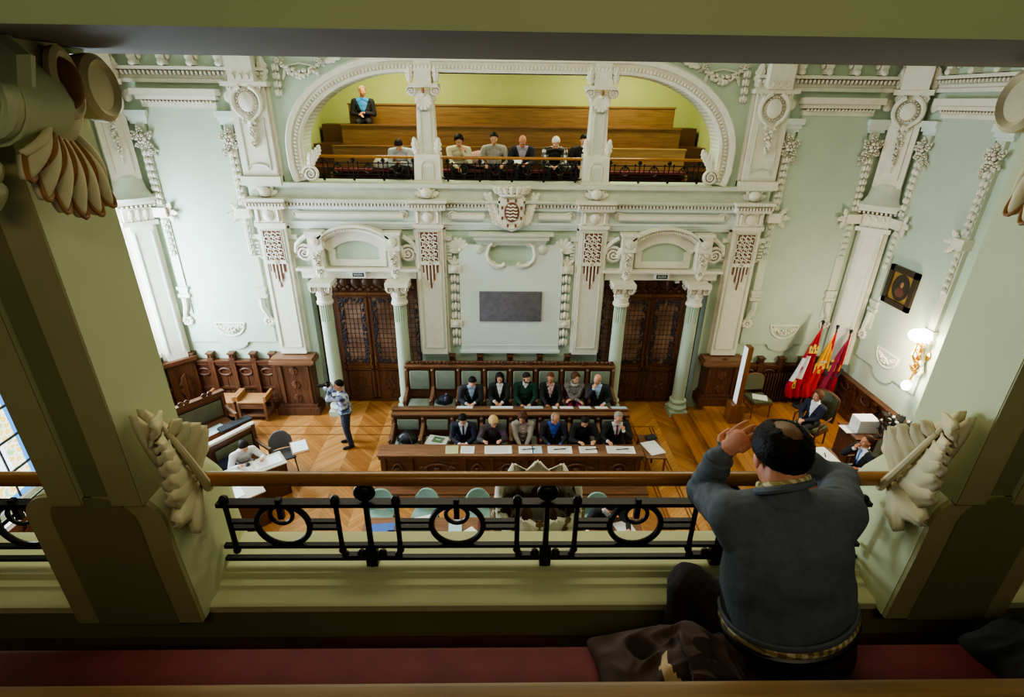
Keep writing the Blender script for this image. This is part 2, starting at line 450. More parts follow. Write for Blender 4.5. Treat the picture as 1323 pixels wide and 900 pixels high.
def o_flowers(mb, M, r, seed=1):
    rnd = random.Random(seed)
    o_rosette(mb, M @ T(0, 0, .05), r*.55, 6)
    for k in range(5):
        a = 2*pi*k/5+.4
        o_rosette(mb, M @ T(r*.75*cos(a), r*.75*sin(a), .02), r*.38, 5)
    for k in range(5):
        a = 2*pi*k/5+rnd.uniform(0, .6)
        o_leaf(mb, M @ T(r*.6*cos(a), r*.6*sin(a), .0) @ RZ(a-pi/2), r*.75, r*.22, .2, 3)
def o_cscroll(mb, M, pts, r0, r1, n=8):
    R = [r0+(r1-r0)*i/(len(pts)-1) for i in range(len(pts))]
    mb.tube(pts, R, n, M)
def arcpts(cx, cy, rx, ry, a0, a1, n, w=0):
    return [(cx+rx*cos(radians(a0+(a1-a0)*i/n)), cy+ry*sin(radians(a0+(a1-a0)*i/n)), w) for i in range(n+1)]
def mouldbox(mb, u0, u1, prof, M=None):
    """stepped moulding with returns: prof = [(v0, v1, w), ...]"""
    for v0, v1, w in prof: mb.box(u0-w*.6, u1+w*.6, v0, v1, 0, w, M)

# ------------------------------------------------------------------ room shell
mb = MB(); mb.box(-9, 9, -1.5, 12.6, -.15, 0); struct(mb.obj('floor', M_['parquet'], smooth=0))
def wall_obj(name, m, fn, smooth=0):
    b = MB(); fn(b); return struct(b.obj(name, m, smooth=smooth))
def arch_z(x):
    x = abs(x)
    if x <= 2.2: return 7.8
    return 6.3+1.5*sqrt(max(0, 1-((x-2.2)/2.22)**2))
AX = 4.42; SILL = 5.66; WT = 9.6
DX0, DX1, DZ = 2.2, 4.76, 3.52
def back(b):
    y0, y1 = YW, YW+.5
    for x0, x1 in ((-8.9, -DX1), (-DX0, DX0), (DX1, 8.9)): b.box(x0, x1, y0, y1, 0, DZ)
    b.box(-8.9, 8.9, y0, y1, DZ, SILL)
    for s in (-1, 1):
        a, c = sorted((s*AX, s*8.9)); b.box(a, c, y0, y1, SILL, WT)
    xs = [-AX*cos(pi*i/80) for i in range(81)]
    xs = sorted(set(round(x, 4) for x in xs))
    for a, c in zip(xs, xs[1:]):
        za, zc = arch_z(a), arch_z(c)
        if abs(a) >= AX-.001: za = 6.3
        if abs(c) >= AX-.001: zc = 6.3
        b.add([(a, y0, za), (c, y0, zc), (c, y0, WT), (a, y0, WT), (a, y1, za), (c, y1, zc), (c, y1, WT), (a, y1, WT)],
              [(0, 1, 2, 3), (7, 6, 5, 4), (4, 5, 1, 0), (3, 2, 6, 7)])
    for s in (-1, 1):   # cheeks below the springing
        a, c = sorted((s*(AX-.001), s*(AX+.02))); b.box(a, c, y0, y1, SILL, 6.3)
wall_obj('wall_back', M_['wall'], back)
# windows of the daylight wall: (y0, y1, z0, z1)
WINS = [(9.4, 11.45, 1.75, 5.3), (5.9, 7.95, .85, 5.3), (2.6, 4.7, .85, 5.3)]
def left(b):
    ys = [-1.5]
    for y0, y1, z0, z1 in sorted(WINS):
        b.box(-XW-.4, -XW, ys[-1], y0, 0, WT); b.box(-XW-.4, -XW, y0, y1, 0, z0); b.box(-XW-.4, -XW, y0, y1, z1, WT); ys.append(y1)
    b.box(-XW-.4, -XW, ys[-1], 12.5, 0, WT)
wall_obj('wall_left', M_['wall'], left)
wall_obj('wall_right', M_['wall'], lambda b: b.box(XW, XW+.4, -1.5, 12.5, 0, WT))
wall_obj('ceiling', M_['cream2'], lambda b: b.box(-9, 9, 2.0, 12.5, WT, WT+.2))

# stained glass
def stained_mat(bright):
    m, nt, b = _nt('leaded_stained_glass')
    tc = N(nt, 'ShaderNodeTexCoord'); nt.nodes.remove(b)
    out = nt.nodes['Material Output']
    sp = N(nt, 'ShaderNodeSeparateXYZ'); nt.links.new(tc.outputs['Generated'], sp.inputs[0])
    # border of blue, then yellow leaf work, then white quarries
    du = math_n(nt, 'MULTIPLY', math_n(nt, 'SUBTRACT', .5, math_n(nt, 'ABSOLUTE', math_n(nt, 'SUBTRACT', sp.outputs['Y'], .5))), 2.0)
    dv = math_n(nt, 'MULTIPLY', math_n(nt, 'SUBTRACT', .5, math_n(nt, 'ABSOLUTE', math_n(nt, 'SUBTRACT', sp.outputs['Z'], .5))), 4.2)
    d = math_n(nt, 'MINIMUM', du, dv)
    nz = N(nt, 'ShaderNodeTexVoronoi', feature='F1'); nz.inputs['Scale'].default_value = 9
    nt.links.new(tc.outputs['Object'], nz.inputs['Vector'])
    r1 = ramp(nt, [(0, s2l((236, 214, 130))), (.35, s2l((214, 182, 80))), (.5, s2l((240, 240, 214))), (.8, s2l((150, 190, 140)))]); nt.links.new(nz.outputs['Distance'], r1.inputs['Fac'])
    m1 = N(nt, 'ShaderNodeMix', data_type='RGBA'); nt.links.new(math_n(nt, 'LESS_THAN', d, .1), m1.inputs['Factor'])
    nt.links.new(r1.outputs['Color'], m1.inputs['A']); m1.inputs['B'].default_value = s2l((70, 130, 190))
    m2 = N(nt, 'ShaderNodeMix', data_type='RGBA'); nt.links.new(math_n(nt, 'GREATER_THAN', d, .36), m2.inputs['Factor'])
    nt.links.new(m1.outputs['Result'], m2.inputs['A']); m2.inputs['B'].default_value = s2l((226, 236, 250))
    em = N(nt, 'ShaderNodeEmission'); em.inputs['Strength'].default_value = bright
    nt.links.new(m2.outputs['Result'], em.inputs['Color']); nt.links.new(em.outputs[0], out.inputs['Surface'])
    return m
SG = stained_mat(1.6)
LEAD = mat('dark_lead', (52, 56, 66), .5)
for i, (y0, y1, z0, z1) in enumerate(WINS):
    w = thing('window_%d' % (i+1), None, None); struct(w); w['label'] = ('tall bright window beside the corner pilaster', 'tall stained glass window with yellow leaf border and blue edging', 'stained glass window below the gallery')[i]
    w.location = (-XW, (y0+y1)/2, z0)
    b = MB(); b.box(-XW-.26, -XW-.24, y0+.06, y1-.06, z0+.06, z1-.06); b.obj('pane', SG, w, smooth=0)
    b = MB(); n = 4
    for k in range(1, n): y = y0+(y1-y0)*k/n; b.box(-XW-.245, -XW-.22, y-.014, y+.014, z0, z1)
    for k in range(1, 8): z = z0+(z1-z0)*k/8; b.box(-XW-.245, -XW-.215, y0, y1, z-.018, z+.018)
    b.obj('lead_bars', LEAD, w, smooth=0)
    b = MB()
    for a, c in ((y0-.0, y0+.07), (y1-.07, y1)): b.box(-XW-.3, -XW-.16, a, c, z0, z1)
    for a, c in ((z0, z0+.07), (z1-.07, z1)): b.box(-XW-.3, -XW-.16, y0, y1, a, c)
    b.obj('window_frame', M_['cream'], w, smooth=0)
    b = MB(); b.box(-XW-.1, -XW+.07, y0-.1, y1+.1, z0-.1, z0); b.obj('window_sill', M_['cream'], w, smooth=0)
    b = MB(); fm = wall_frame('left', (y0+y1)/2, z0); hw = (y1-y0)/2
    b.sweep([(-.02, 0), (-.22, 0), (-.22, .03), (-.14, .06), (-.05, .05), (-.02, .02)], [(-hw, 0, 0), (-hw, z1-z0, 0), (hw, z1-z0, 0), (hw, 0, 0)], fm); b.obj('window_surround', C, w)

# gallery room behind the arches
GF = 5.4
wall_obj('wall_gallery_back', M_['lime'], lambda b: b.box(-5.6, 5.6, 15.5, 15.7, GF-.2, 9.2))
wall_obj('wall_gallery_left', M_['lime'], lambda b: b.box(-5.2, -5.0, YW+.5, 15.5, GF-.2, 9.2))
wall_obj('wall_gallery_right', M_['lime'], lambda b: b.box(5.0, 5.2, YW+.5, 15.5, GF-.2, 9.2))
wall_obj('ceiling_gallery', M_['lime'], lambda b: b.box(-5.6, 5.6, YW+.5, 15.7, 8.75, 8.95))
def gfl(b):
    b.box(-5.0, 5.0, YW+.02, 13.25, GF-.2, GF); b.box(-4.9, 4.9, 13.25, 14.1, GF-.2, GF+.42); b.box(-4.9, 4.9, 14.1, 14.95, GF-.2, GF+.88); b.box(-4.9, 4.9, 14.95, 15.5, GF-.2, GF+1.3)
wall_obj('floor_gallery', M_['galfloor'], gfl)

# entablature under the gallery: trims
FB = wall_frame('back', 0, 0)
b = MB(FB)
for v0, v1, w in ((5.58, 5.66, .2), (5.55, 5.58, .14), (5.33, 5.55, .1), (5.28, 5.33, .24), (5.24, 5.28, .19)): b.box(-5.7, 5.7, v0, v1, 0, w)
struct(b.obj('trim_1', M_['cream2'], smooth=0))
b = MB(FB); n = 150
for i in range(n):
    u = -5.65+11.3*i/(n-1); b.box(u-.022, u+.022, 5.175, 5.24, 0, .17)
b.box(-5.7, 5.7, 5.16, 5.24, 0, .1)
o = struct(b.obj('trim_2', C, smooth=0))
b = MB(FB)
for v0, v1, w in ((5.1, 5.16, .12), (4.82, 5.1, .05), (4.78, 4.83, .12), (4.72, 4.78, .09), (4.66, 4.72, .06)): b.box(-5.7, 5.7, v0, v1, 0, w)
struct(b.obj('trim_3', M_['panel'], smooth=0))
# high cornice of the chamber: band with modillions and egg course, on far and side walls
def high_cornice(M, u0, u1, name, skip=None):
    b = MB(M)
    for v0, v1, w in ((7.55, 7.62, .1), (7.62, 7.7, .05), (7.78, 7.84, .14), (8.1, 8.2, .2), (8.2, 8.5, .3)):
        for a, c in u0_u1(u0, u1, skip): b.box(a, c, v0, v1, 0, w)
    for a, c in u0_u1(u0, u1, skip):
        n = max(2, int((c-a)/.085))
        for i in range(n):
            u = a+(c-a)*(i+.5)/n; b.ell((u, 7.735, .09), (.034, .05, .05), 8, 5)
        n = max(1, int((c-a)/.55))
        for i in range(n):
            u = a+(c-a)*(i+.5)/n; b.box(u-.06, u+.06, 7.86, 8.1, 0, .16); b.ell((u, 7.9, .17), (.07, .06, .04), 8, 5); b.ell((u-.09, 8.02, .05), (.05, .07, .05), 8, 5); b.ell((u+.09, 8.02, .05), (.05, .07, .05), 8, 5)
    return struct(b.obj(name, C))
def u0_u1(u0, u1, skip):
    return [(u0, u1)] if not skip else [(u0, skip[0]), (skip[1], u1)]
high_cornice(FB, -8.3, 8.3, 'trim_4', (-4.95, 4.95))
high_cornice(wall_frame('right', 7, 0), -5, 5, 'trim_5')
high_cornice(wall_frame('left', 7, 0), -5, 5, 'trim_6')

# archivolt round the gallery opening
def arch_path(grow, n=60):
    P = []
    a, h = 2.22+grow, 1.5+grow*.75
    pts = [(-4.36-grow, 5.72), (-4.42-grow, 6.0)]
    for i in range(n//2+1):
        t = pi-pi/2*i/(n//2); pts.append((-2.2+a*cos(t), 6.3+h*sin(t)))
    for k in range(1, 8): pts.append((-2.2+4.4*k/8, 6.3+h))
    for i in range(n//2+1):
        t = pi/2-pi/2*i/(n//2); pts.append((2.2+a*cos(t), 6.3+h*sin(t)))
    pts += [(4.42+grow, 6.0), (4.36+grow, 5.72)]
    return pts
b = MB(FB); P = [(x, z, 0) for x, z in arch_path(0)]
b.sweep([(.0, -.45), (0, .06), (-.05, .1), (-.08, .07), (-.19, .07), (-.21, .13), (-.3, .15), (-.34, .1), (-.34, 0)], P)
struct(b.obj('trim_7', C))
b = MB(FB); P = arch_path(.135, 300); acc = 0
last = P[0]
for p, q in zip(P, P[1:]):
    L = hypot(q[0]-p[0], q[1]-p[1]); k = 0
    while acc+.075 <= L+k*0:
        acc += .075
        t = acc/L if L else 0
        if t > 1: acc -= .075; break
        a = atan2(q[1]-p[1], q[0]-p[0]); b.ell((0, 0, .09), (.024, .042, .035), 7, 5, T(p[0]+(q[0]-p[0])*t, p[1]+(q[1]-p[1])*t, 0) @ RZ(a))
    acc -= L
o = b.obj('trim_8', M_['cream']); struct(o)
# dark floor inlay lines
b = MB()
for y in (10.66, 11.02): b.box(-8.0, 3.6, y, y+.03, 0, .003)
for x in (2.98, 3.05, 3.45, 3.52): b.box(x, x+.03, 2.3, 11.0, 0, .003)
struct(b.obj('trim_9', M_['border'], smooth=0))
# platform with two steps at the side of the presidency
b = MB(); b.box(4.95, XW, 3.0, 11.95, 0, .3); struct(b.obj('floor_platform', M_['planks'], smooth=0))
for x0, x1, z in ((4.55, 4.95, .2), (4.15, 4.55, .1)):
    b = MB(); b.box(x0, x1, 3.0, 11.5, 0, z); tag(struct(b.obj('floor_step', M_['planks'], smooth=0)))
# ------------------------------------------------------------------ doors
GLM = pattern_mat('amber_leaded_glass', 'dapple', [(112, 84, 70), (128, 98, 82), (142, 112, 96)], 3, .18); LEADB = mat('brown_lead', (66, 48, 42), .5); LEAFM = mat('dark_leaf_tracery', (52, 44, 52), .5)
for k, s in enumerate((-1, 1)):
    cx = s*(DX0+DX1)/2; hw = (DX1-DX0)/2
    d = thing('door_%d' % (k+1), None, None, (cx, YW+.3, 0)); struct(d)
    d['label'] = ('carved oak double door with leaded glass, behind the photographer', 'carved oak double door with leaded glass, beside the platform steps')[k]
    b = MB(T(cx, YW+.3, 0))
    b.box(-hw, hw, 0, .2, 3.05, DZ); [(b.box(q*hw-.06, q*hw+.06, 0, .16, 0, 3.05), b.box(q*.83-.04, q*.83+.04, -.02, .16, 0, 3.05), b.box(min(q*.83, q*hw), max(q*.83, q*hw), 0, .16, 0, 1.0), b.box(min(q*.83, q*hw), max(q*.83, q*hw), .03, .16, 0, 3.05)) for q in (-1, 1)]
    b.obj('door_frame', M_['dwoodz'], d, smooth=0)
    b = MB(T(cx, YW+.3, 0))
    for i in range(9): b.ell((-hw+.2+i*(2*hw-.4)/8, -.01, 3.29), (.11, .03, .14), 8, 6)
    for i in range(24): b.ell((-hw+.15+i*(2*hw-.3)/23, -.02, 3.12+.06*(i % 2)), (.06, .03, .05), 8, 6)
    b.obj('carved_border', M_['carve'], d)
    for sx in (-1, 1):
        x = cx+sx*1.04; b = MB(T(x, YW+.3, 0)); b.box(-.155, .155, .02, .03, 1.05, 2.98); b.obj('sidelight_pane', GLM, d, smooth=0)
        b = MB(T(x, YW+.312, 0))
        for i in (-1, 1): b.box(i*.055-.004, i*.055+.004, 0, .01, 1.05, 2.98)
        for i in range(1, 15): b.box(-.155, .155, 0, .01, 1.05+.13*i-.004, 1.05+.13*i+.004)
        b.obj('sidelight_lattice', LEADB, d, smooth=0)
        b = MB(T(x, YW+.31, 0))
        for i in range(50): b.ell((sx*(.15-.07*random.random()**1.5), 0, 1.1+1.85*random.random()), (.024, .01, .036), 6, 4)
        b.obj('sidelight_leaves', LEAFM, d)
    for sx in (-1, 1):
        b = MB(T(cx+sx*.4, YW+.24, 0)); b.box(-.395, .395, 0, .08, 0.02, 3.05)
        lf = b.obj('door_leaf', M_['doorwood'], d, smooth=0)
        b = MB(T(cx+sx*.4, YW+.24, 0)); b.box(-.28, .28, -.03, 0, .14, .92); 
        for u in (-1, 1): b.box(u*.345-.03, u*.345+.03, -.045, 0, .1, 2.95)
        for z in (.1, .95, 1.12, 2.93): b.box(-.37, .37, -.045, 0, z, z+.045)
        b.obj('panel', M_['dwoodz'], lf, smooth=0)
        b = MB(T(cx+sx*.4, YW+.205, .53))
        for i in range(26):
            a = random.uniform(0, 6.28); q = random.uniform(.02, .2); b.ell((q*cos(a), 0, 1.4*q*sin(a)), (.035, .025, .045), 7, 5)
        b.obj('carving', M_['carve'], lf)
        b = MB(T(cx+sx*.4, YW+.22, 0)); b.box(-.3, .3, 0, .01, 1.17, 2.92)
        b.obj('pane', GLM, lf, smooth=0)
        b = MB(T(cx+sx*.4, YW+.212, 0))
        for i in range(1, 6): b.box(-.3+.1*i-.0035, -.3+.1*i+.0035, 0, .012, 1.17, 2.92)
        for i in range(1, 13): b.box(-.3, .3, 0, .012, 1.2+.13*i-.0035, 1.2+.13*i+.0035)
        b.obj('lead_lattice', LEADB, lf, smooth=0)
        b = MB(T(cx+sx*.4, YW+.205, 0))
        for i in range(130):
            t = random.random(); u = random.choice((-1, 1))*(.31-.1*random.random()**1.6); b.ell((u, 0, 1.2+1.7*t), (.028, .01, .04), 6, 4)
        for i in range(50): b.ell((random.uniform(-.28, .28), 0, random.choice((1.19+.09*random.random(), 2.9-.09*random.random()))), (.032, .01, .03), 6, 4)
        b.obj('leaf_border', LEAFM, lf)
        b = MB(T(cx+sx*.06, YW+.19, 0)); b.box(-.02, .02, .02, .05, .98, 1.5); b.tube([(0, 0, 1.1), (0, -.05, 1.12), (0, -.05, 1.38), (0, 0, 1.4)], .012, 8)
        b.obj('handle', M_['brass'], lf)

# ------------------------------------------------------------------ round columns before the doors
def column(x, label):
    c = thing('column', label, 'column', (x, 11.7, 0), 0, 'fluted columns before the doors'); c['kind'] = 'thing'
    M = T(x, 11.7, 0)
    b = MB(M); b.box(-.23, .23, -.23, .23, 0, .14); b.lathe([(.22, .14), (.24, .18), (.24, .24), (.2, .28), (.18, .32), (.21, .36), (.21, .41), (.165, .45)], 24); b.obj('base', M_['wall'], c)
    b = MB(M); b.lathe([(.16, .45), (.158, 1.2), (.148, 2.55)], 24); b.obj('shaft', M_['wall'], c)
    b = MB(M); n = 20; rings = []
    for z in (2.52, 2.98):
        rings.append([((.15 if k % 2 else .128)*cos(pi*k/n), (.15 if k % 2 else .128)*sin(pi*k/n), z) for k in range(2*n)])
    b.loft(rings); b.obj('fluting', M_['wall'], c, smooth=0)
    b = MB(M); b.lathe([(.15, 2.96), (.19, 2.98), (.19, 3.03), (.165, 3.05), (.17, 3.16), (.19, 3.18), (.17, 3.2)], 24)
    b.lathe([(.15, 3.18), (.16, 3.3), (.22, 3.42), (.2, 3.44)], 20); b.box(-.26, .26, -.26, .26, 3.44, DZ+.02); b.obj('capital', C, c)
    b = MB(M)
    for a in range(4):
        R = RZ(a*pi/2)
        o_spiral(b, R @ T(.17, -.2, 3.37) @ RX(pi/2), .085, 1.6, .4); o_spiral(b, R @ T(-.17, -.2, 3.37) @ RX(pi/2), .085, 1.6, .4, -1)
        o_leaf(b, R @ T(0, -.15, 3.18) @ RX(pi/2), .24, .09, .3)
        o_rosette(b, R @ T(0, -.24, 3.4) @ RX(pi/2), .05, 5)
    b.obj('scrolls_and_leaves', C, c)
column(-4.33, 'pale green column farther from the central panel, behind the photographer')
column(-2.6, 'pale green column between double door and end of the rear pew, on the photographer side')
column(2.6, 'pale green column between rear pew and double door, on the platform side')
column(4.33, 'pale green column with square base standing free by the platform steps')

# ------------------------------------------------------------------ pilasters
def lower_pilaster(x, label):
    p = thing('pilaster', label, 'pilaster', (x, YW, 1.5), 0, 'white pilasters of the far wall'); p['kind'] = 'thing'
    M = wall_frame('back', x, 0)
    b = MB(M); b.box(-.36, .36, 1.6, 4.72, 0, .06); b.box(-.31, .31, 1.6, 4.72, .06, .17); b.obj('shaft', C, p, smooth=0)
    b = MB(M)
    for u in (-.235, .235): b.box(u-.012, u+.012, 1.78, 4.64, .17, .19)
    for v in (1.78, 4.64): b.box(-.247, .247, v-.012, v+.012, .17, .19)
    b.obj('raised_border', M_['cream2'], p, smooth=0)
    b = MB(M); b.box(-.2, .2, 3.95, 4.62, .17, .185)
    b.box(-.2, .2, 3.9, 4.62, .17, .18)
    for i, L in enumerate((.12, .3, .5, .3, .12)): b.box(-.16+.08*i-.016, -.16+.08*i+.016, 3.86-L-.05, 3.9, .17, .185)
    b.obj('ornament_ground', M_['brownline'], p, smooth=0)
    b = MB(M)
    for i in range(7):
        for j in range(-1, 2):
            v = 4.0+.09*i; u = j*.12
            b.tube(arcpts(u+.02*(-1)**i, v, .05, .04, 0, 300, 10, .195), .013, 5)
    for u in (-.2, -.1, 0, .1, .2): b.tube([(u, 3.92, .19), (u, 4.62, .19)], .009, 5)
    for i, L in enumerate((.2, .42, .42, .2)): b.tube([(-.12+.08*i, 3.86-L, .19), (-.12+.08*i, 3.92, .19)], .016, 5)
    b.box(-.22, .22, 3.88, 3.96, .17, .21); o_rosette(b, T(0, 3.92, .2), .06, 6)
    b.obj('lattice_ornament', C, p)
    b = MB(M); b.box(-.34, .34, 4.72, 4.8, 0, .22); b.box(-.29, .29, 4.8, 5.12, 0, .2)
    b.lathe([(.12, .2), (.12, .22), (.08, .25), (.001, .27)], 18, T(0, 4.96, 0))
    for u in (-.22, .22): b.tube([(u, 4.84, .21), (u, 5.08, .21)], .03, 6)
    b.box(-.4, .4, 5.12, 5.3, 0, .3); b.box(-.44, .44, 5.28, 5.34, 0, .34)
    n = 12
    for i in range(n): b.box(-.38+.76*i/(n-1)-.02, -.38+.76*i/(n-1)+.02, 5.175, 5.24, .3, .34)
    b.obj('cap_block', C, p)
    b = MB(M)   # little boss with leaves on the parapet above
    b.ell((0, 5.47, .16), (.13, .12, .1)); 
    for a in (-1.3, -.75, .75, 1.3): o_leaf(b, T(.0, 5.4, .12) @ RZ(a), .3, .08, .2)
    b.obj('crowning_boss', C, p)
    b = MB(M); b.box(-.5, .5, 4.42, 4.52, 0, .1); b.box(-.47, .47, 3.95, 4.42, 0, .05)
    for i in range(5):
        for sx in (-1, 1): b.box(sx*.44-.05, sx*.44+.05, 4.0+.075*i, 4.05+.075*i, .05, .09)
    b.obj('side_brackets', M_['cream2'], p, smooth=0)
    return p
lower_pilaster(-5.33, 'white pilaster between the photographer side door and the bay with tall window')
lower_pilaster(-1.85, 'white pilaster between the photographer side door and the marble plaque')
lower_pilaster(1.85, 'white pilaster between the marble plaque and the platform side door')
lower_pilaster(5.33, 'white pilaster between the platform side door and the flag corner')

def upper_pilaster(x, label):
    p = thing('upper_pilaster', label, 'pilaster', (x, YW, 5.66), 0, 'cartouche pilasters beside the gallery arch'); p['kind'] = 'thing'
    M = wall_frame('back', x, 0)
    b = MB(M); b.box(-.42, .42, 5.66, 7.6, 0, .06); b.box(-.36, .36, 5.66, 7.5, .06, .16, tx=0); b.box(-.42, .42, 5.6, 5.78, 0, .22); b.obj('shaft', C, p, smooth=0)
    b = MB(M)
    for u in (-.24, .24): b.box(u-.015, u+.015, 5.9, 6.9, .16, .18)
    b.tube(arcpts(0, 5.95, .2, .08, 0, 180, 10, .17), .018, 6); b.obj('raised_border', M_['cream2'], p)
    b = MB(M); cart(b, T(0, 7.22, .16), .3, True); b.obj('cartouche', C, p)
    b = MB(M); o_grapes(b, T(0, 6.9, .16), .55, .12, 40); b.obj('grape_drop', C, p)
    b = MB(M); b.box(-.46, .46, 7.5, 7.58, 0, .24); b.box(-.25, .25, 7.58, 8.3, 0, .3)
    for u in (-.14, 0, .14): b.box(u-.03, u+.03, 7.62, 7.7, .3, .33)
    for u in (-.36, .36): o_leaf(b, T(u, 7.6, .05), .5, .12, .25)
    b.obj('cap_block', C, p)
def cart(b, M, r, scroll):
    b.lathe([(r*.62, 0), (r*.62, .03), (r*.45, .09), (.001, .12)], 22, M, sy=1.15)
    n = 20
    for i in range(n): b.ell((r*.62*cos(2*pi*i/n), r*.71*sin(2*pi*i/n), .05), (.02, .02, .025), 6, 4, M)
    for s in (-1, 1):
        P = arcpts(0, 0, s*r*.95, r*1.0, 70, -60, 14, .05)+[(s*r*.22, -r*1.15, .06), (s*r*.35, -r*1.32, .07)]
        o_cscroll(b, M, P, .055, .03)
        o_spiral(b, M @ T(s*r*.72, r*.82, .04), r*.34, 1.5, .4, s)
    b.ell((0, -r*1.15, .03), (r*.3, r*.25, .05), 10, 6, M)
upper_pilaster(-5.35, 'upper pilaster with cartouche and grapes, on the tall window side of the gallery arch')
upper_pilaster(5.35, 'upper pilaster with cartouche and grapes, on the flag side of the gallery arch')

def gallery_column(x, label):
    p = thing('gallery_column', label, 'column', (x, YW+.15, SILL), 0, 'columns dividing the gallery arch'); p['kind'] = 'thing'
    M = T(x, YW+.2, 0)
    b = MB(M); b.box(-.29, .29, -.26, .26, SILL, 6.25, tx=.02); b.box(-.31, .31, -.28, .28, SILL, SILL+.06); b.obj('pedestal', C, p, smooth=0)
    b = MB(M); b.tube([(-.13, -.27, 5.75), (-.13, -.27, 6.02), (-.08, -.27, 6.1), (.08, -.27, 6.1), (.13, -.27, 6.02), (.13, -.27, 5.75)], .014, 6); b.box(-.1, .1, -.265, -.25, 5.75, 6.0); b.obj('pedestal_panel', M_['cream2'], p)
    b = MB(M); b.box(-.2, .2, -.2, .2, 6.2, 7.3, tx=.03, ty=.03); b.obj('shaft', C, p, smooth=0)
    b = MB(M)
    for u in (-.1, .1): b.box(u-.012, u+.012, -.215, -.19, 6.25, 7.1)
    b.box(-.09, .09, -.205, -.18, 6.3, 7.08); b.obj('sunk_panel', M_['cream2'], p, smooth=0)
    for s in (-1, 1): b = MB(M); o_leaf(b, T(s*.22, -.2, 6.22) @ RX(pi/2) @ RZ(-s*.1), .4, .09, .15); b.obj('leaf_bracket', C, p)
    b = MB(M); b.box(-.2, .2, -.22, .2, 7.28, 7.5); b.box(-.3, .3, -.3, .25, 7.52, 7.6); b.box(-.17, .17, -.3, .2, 7.6, 8.05)
    for s in (-1, 1):
        o_spiral(b, T(s*.24, -.25, 7.46) @ RX(pi/2), .1, 1.7, .5, s)
        o_leaf(b, T(s*.26, -.26, 7.62) @ RX(pi/2), .36, .09, .2)
    o_palmette(b, T(0, -.24, 7.4) @ RX(pi/2) @ RZ(pi), .3, 6, 1.5)
    b.obj('capital', C, p)
    b = MB(M); b.ell((0, -.33, 7.47), (.035, .03, .06)); o_palmette(b, T(0, -.215, 7.4) @ RX(pi/2) @ RZ(pi), .24, 5, 1.3); b.obj('gilt_boss', G, p)
gallery_column(-1.82, 'square gallery column nearer the man with lowered head at the rail')
gallery_column(1.82, 'square gallery column nearer the empty benches')
for s, lb in ((-1, 'plaster acanthus scroll at the foot of the arch, by the lime wall with standing visitor'), (1, 'plaster acanthus scroll at the foot of the arch, by the empty benches')):
    t = thing('acanthus_scroll', lb, 'ornament', (s*4.3, YW, 5.7), 0, 'scrolls at the feet of the gallery arch'); M = wall_frame('back', s*4.3, 0)
    b = MB(M); o_spiral(b, T(0, 5.84, .08), .17, 2.2, .5, s); b.obj('volute', C, t)
    b = MB(M)
    for k in range(4): o_leaf(b, T(-s*.05*k, 5.9+.09*k, .1) @ RZ(s*(.1+.1*k)), .42-.04*k, .08, .22)
    b.obj('leaf', C, t)

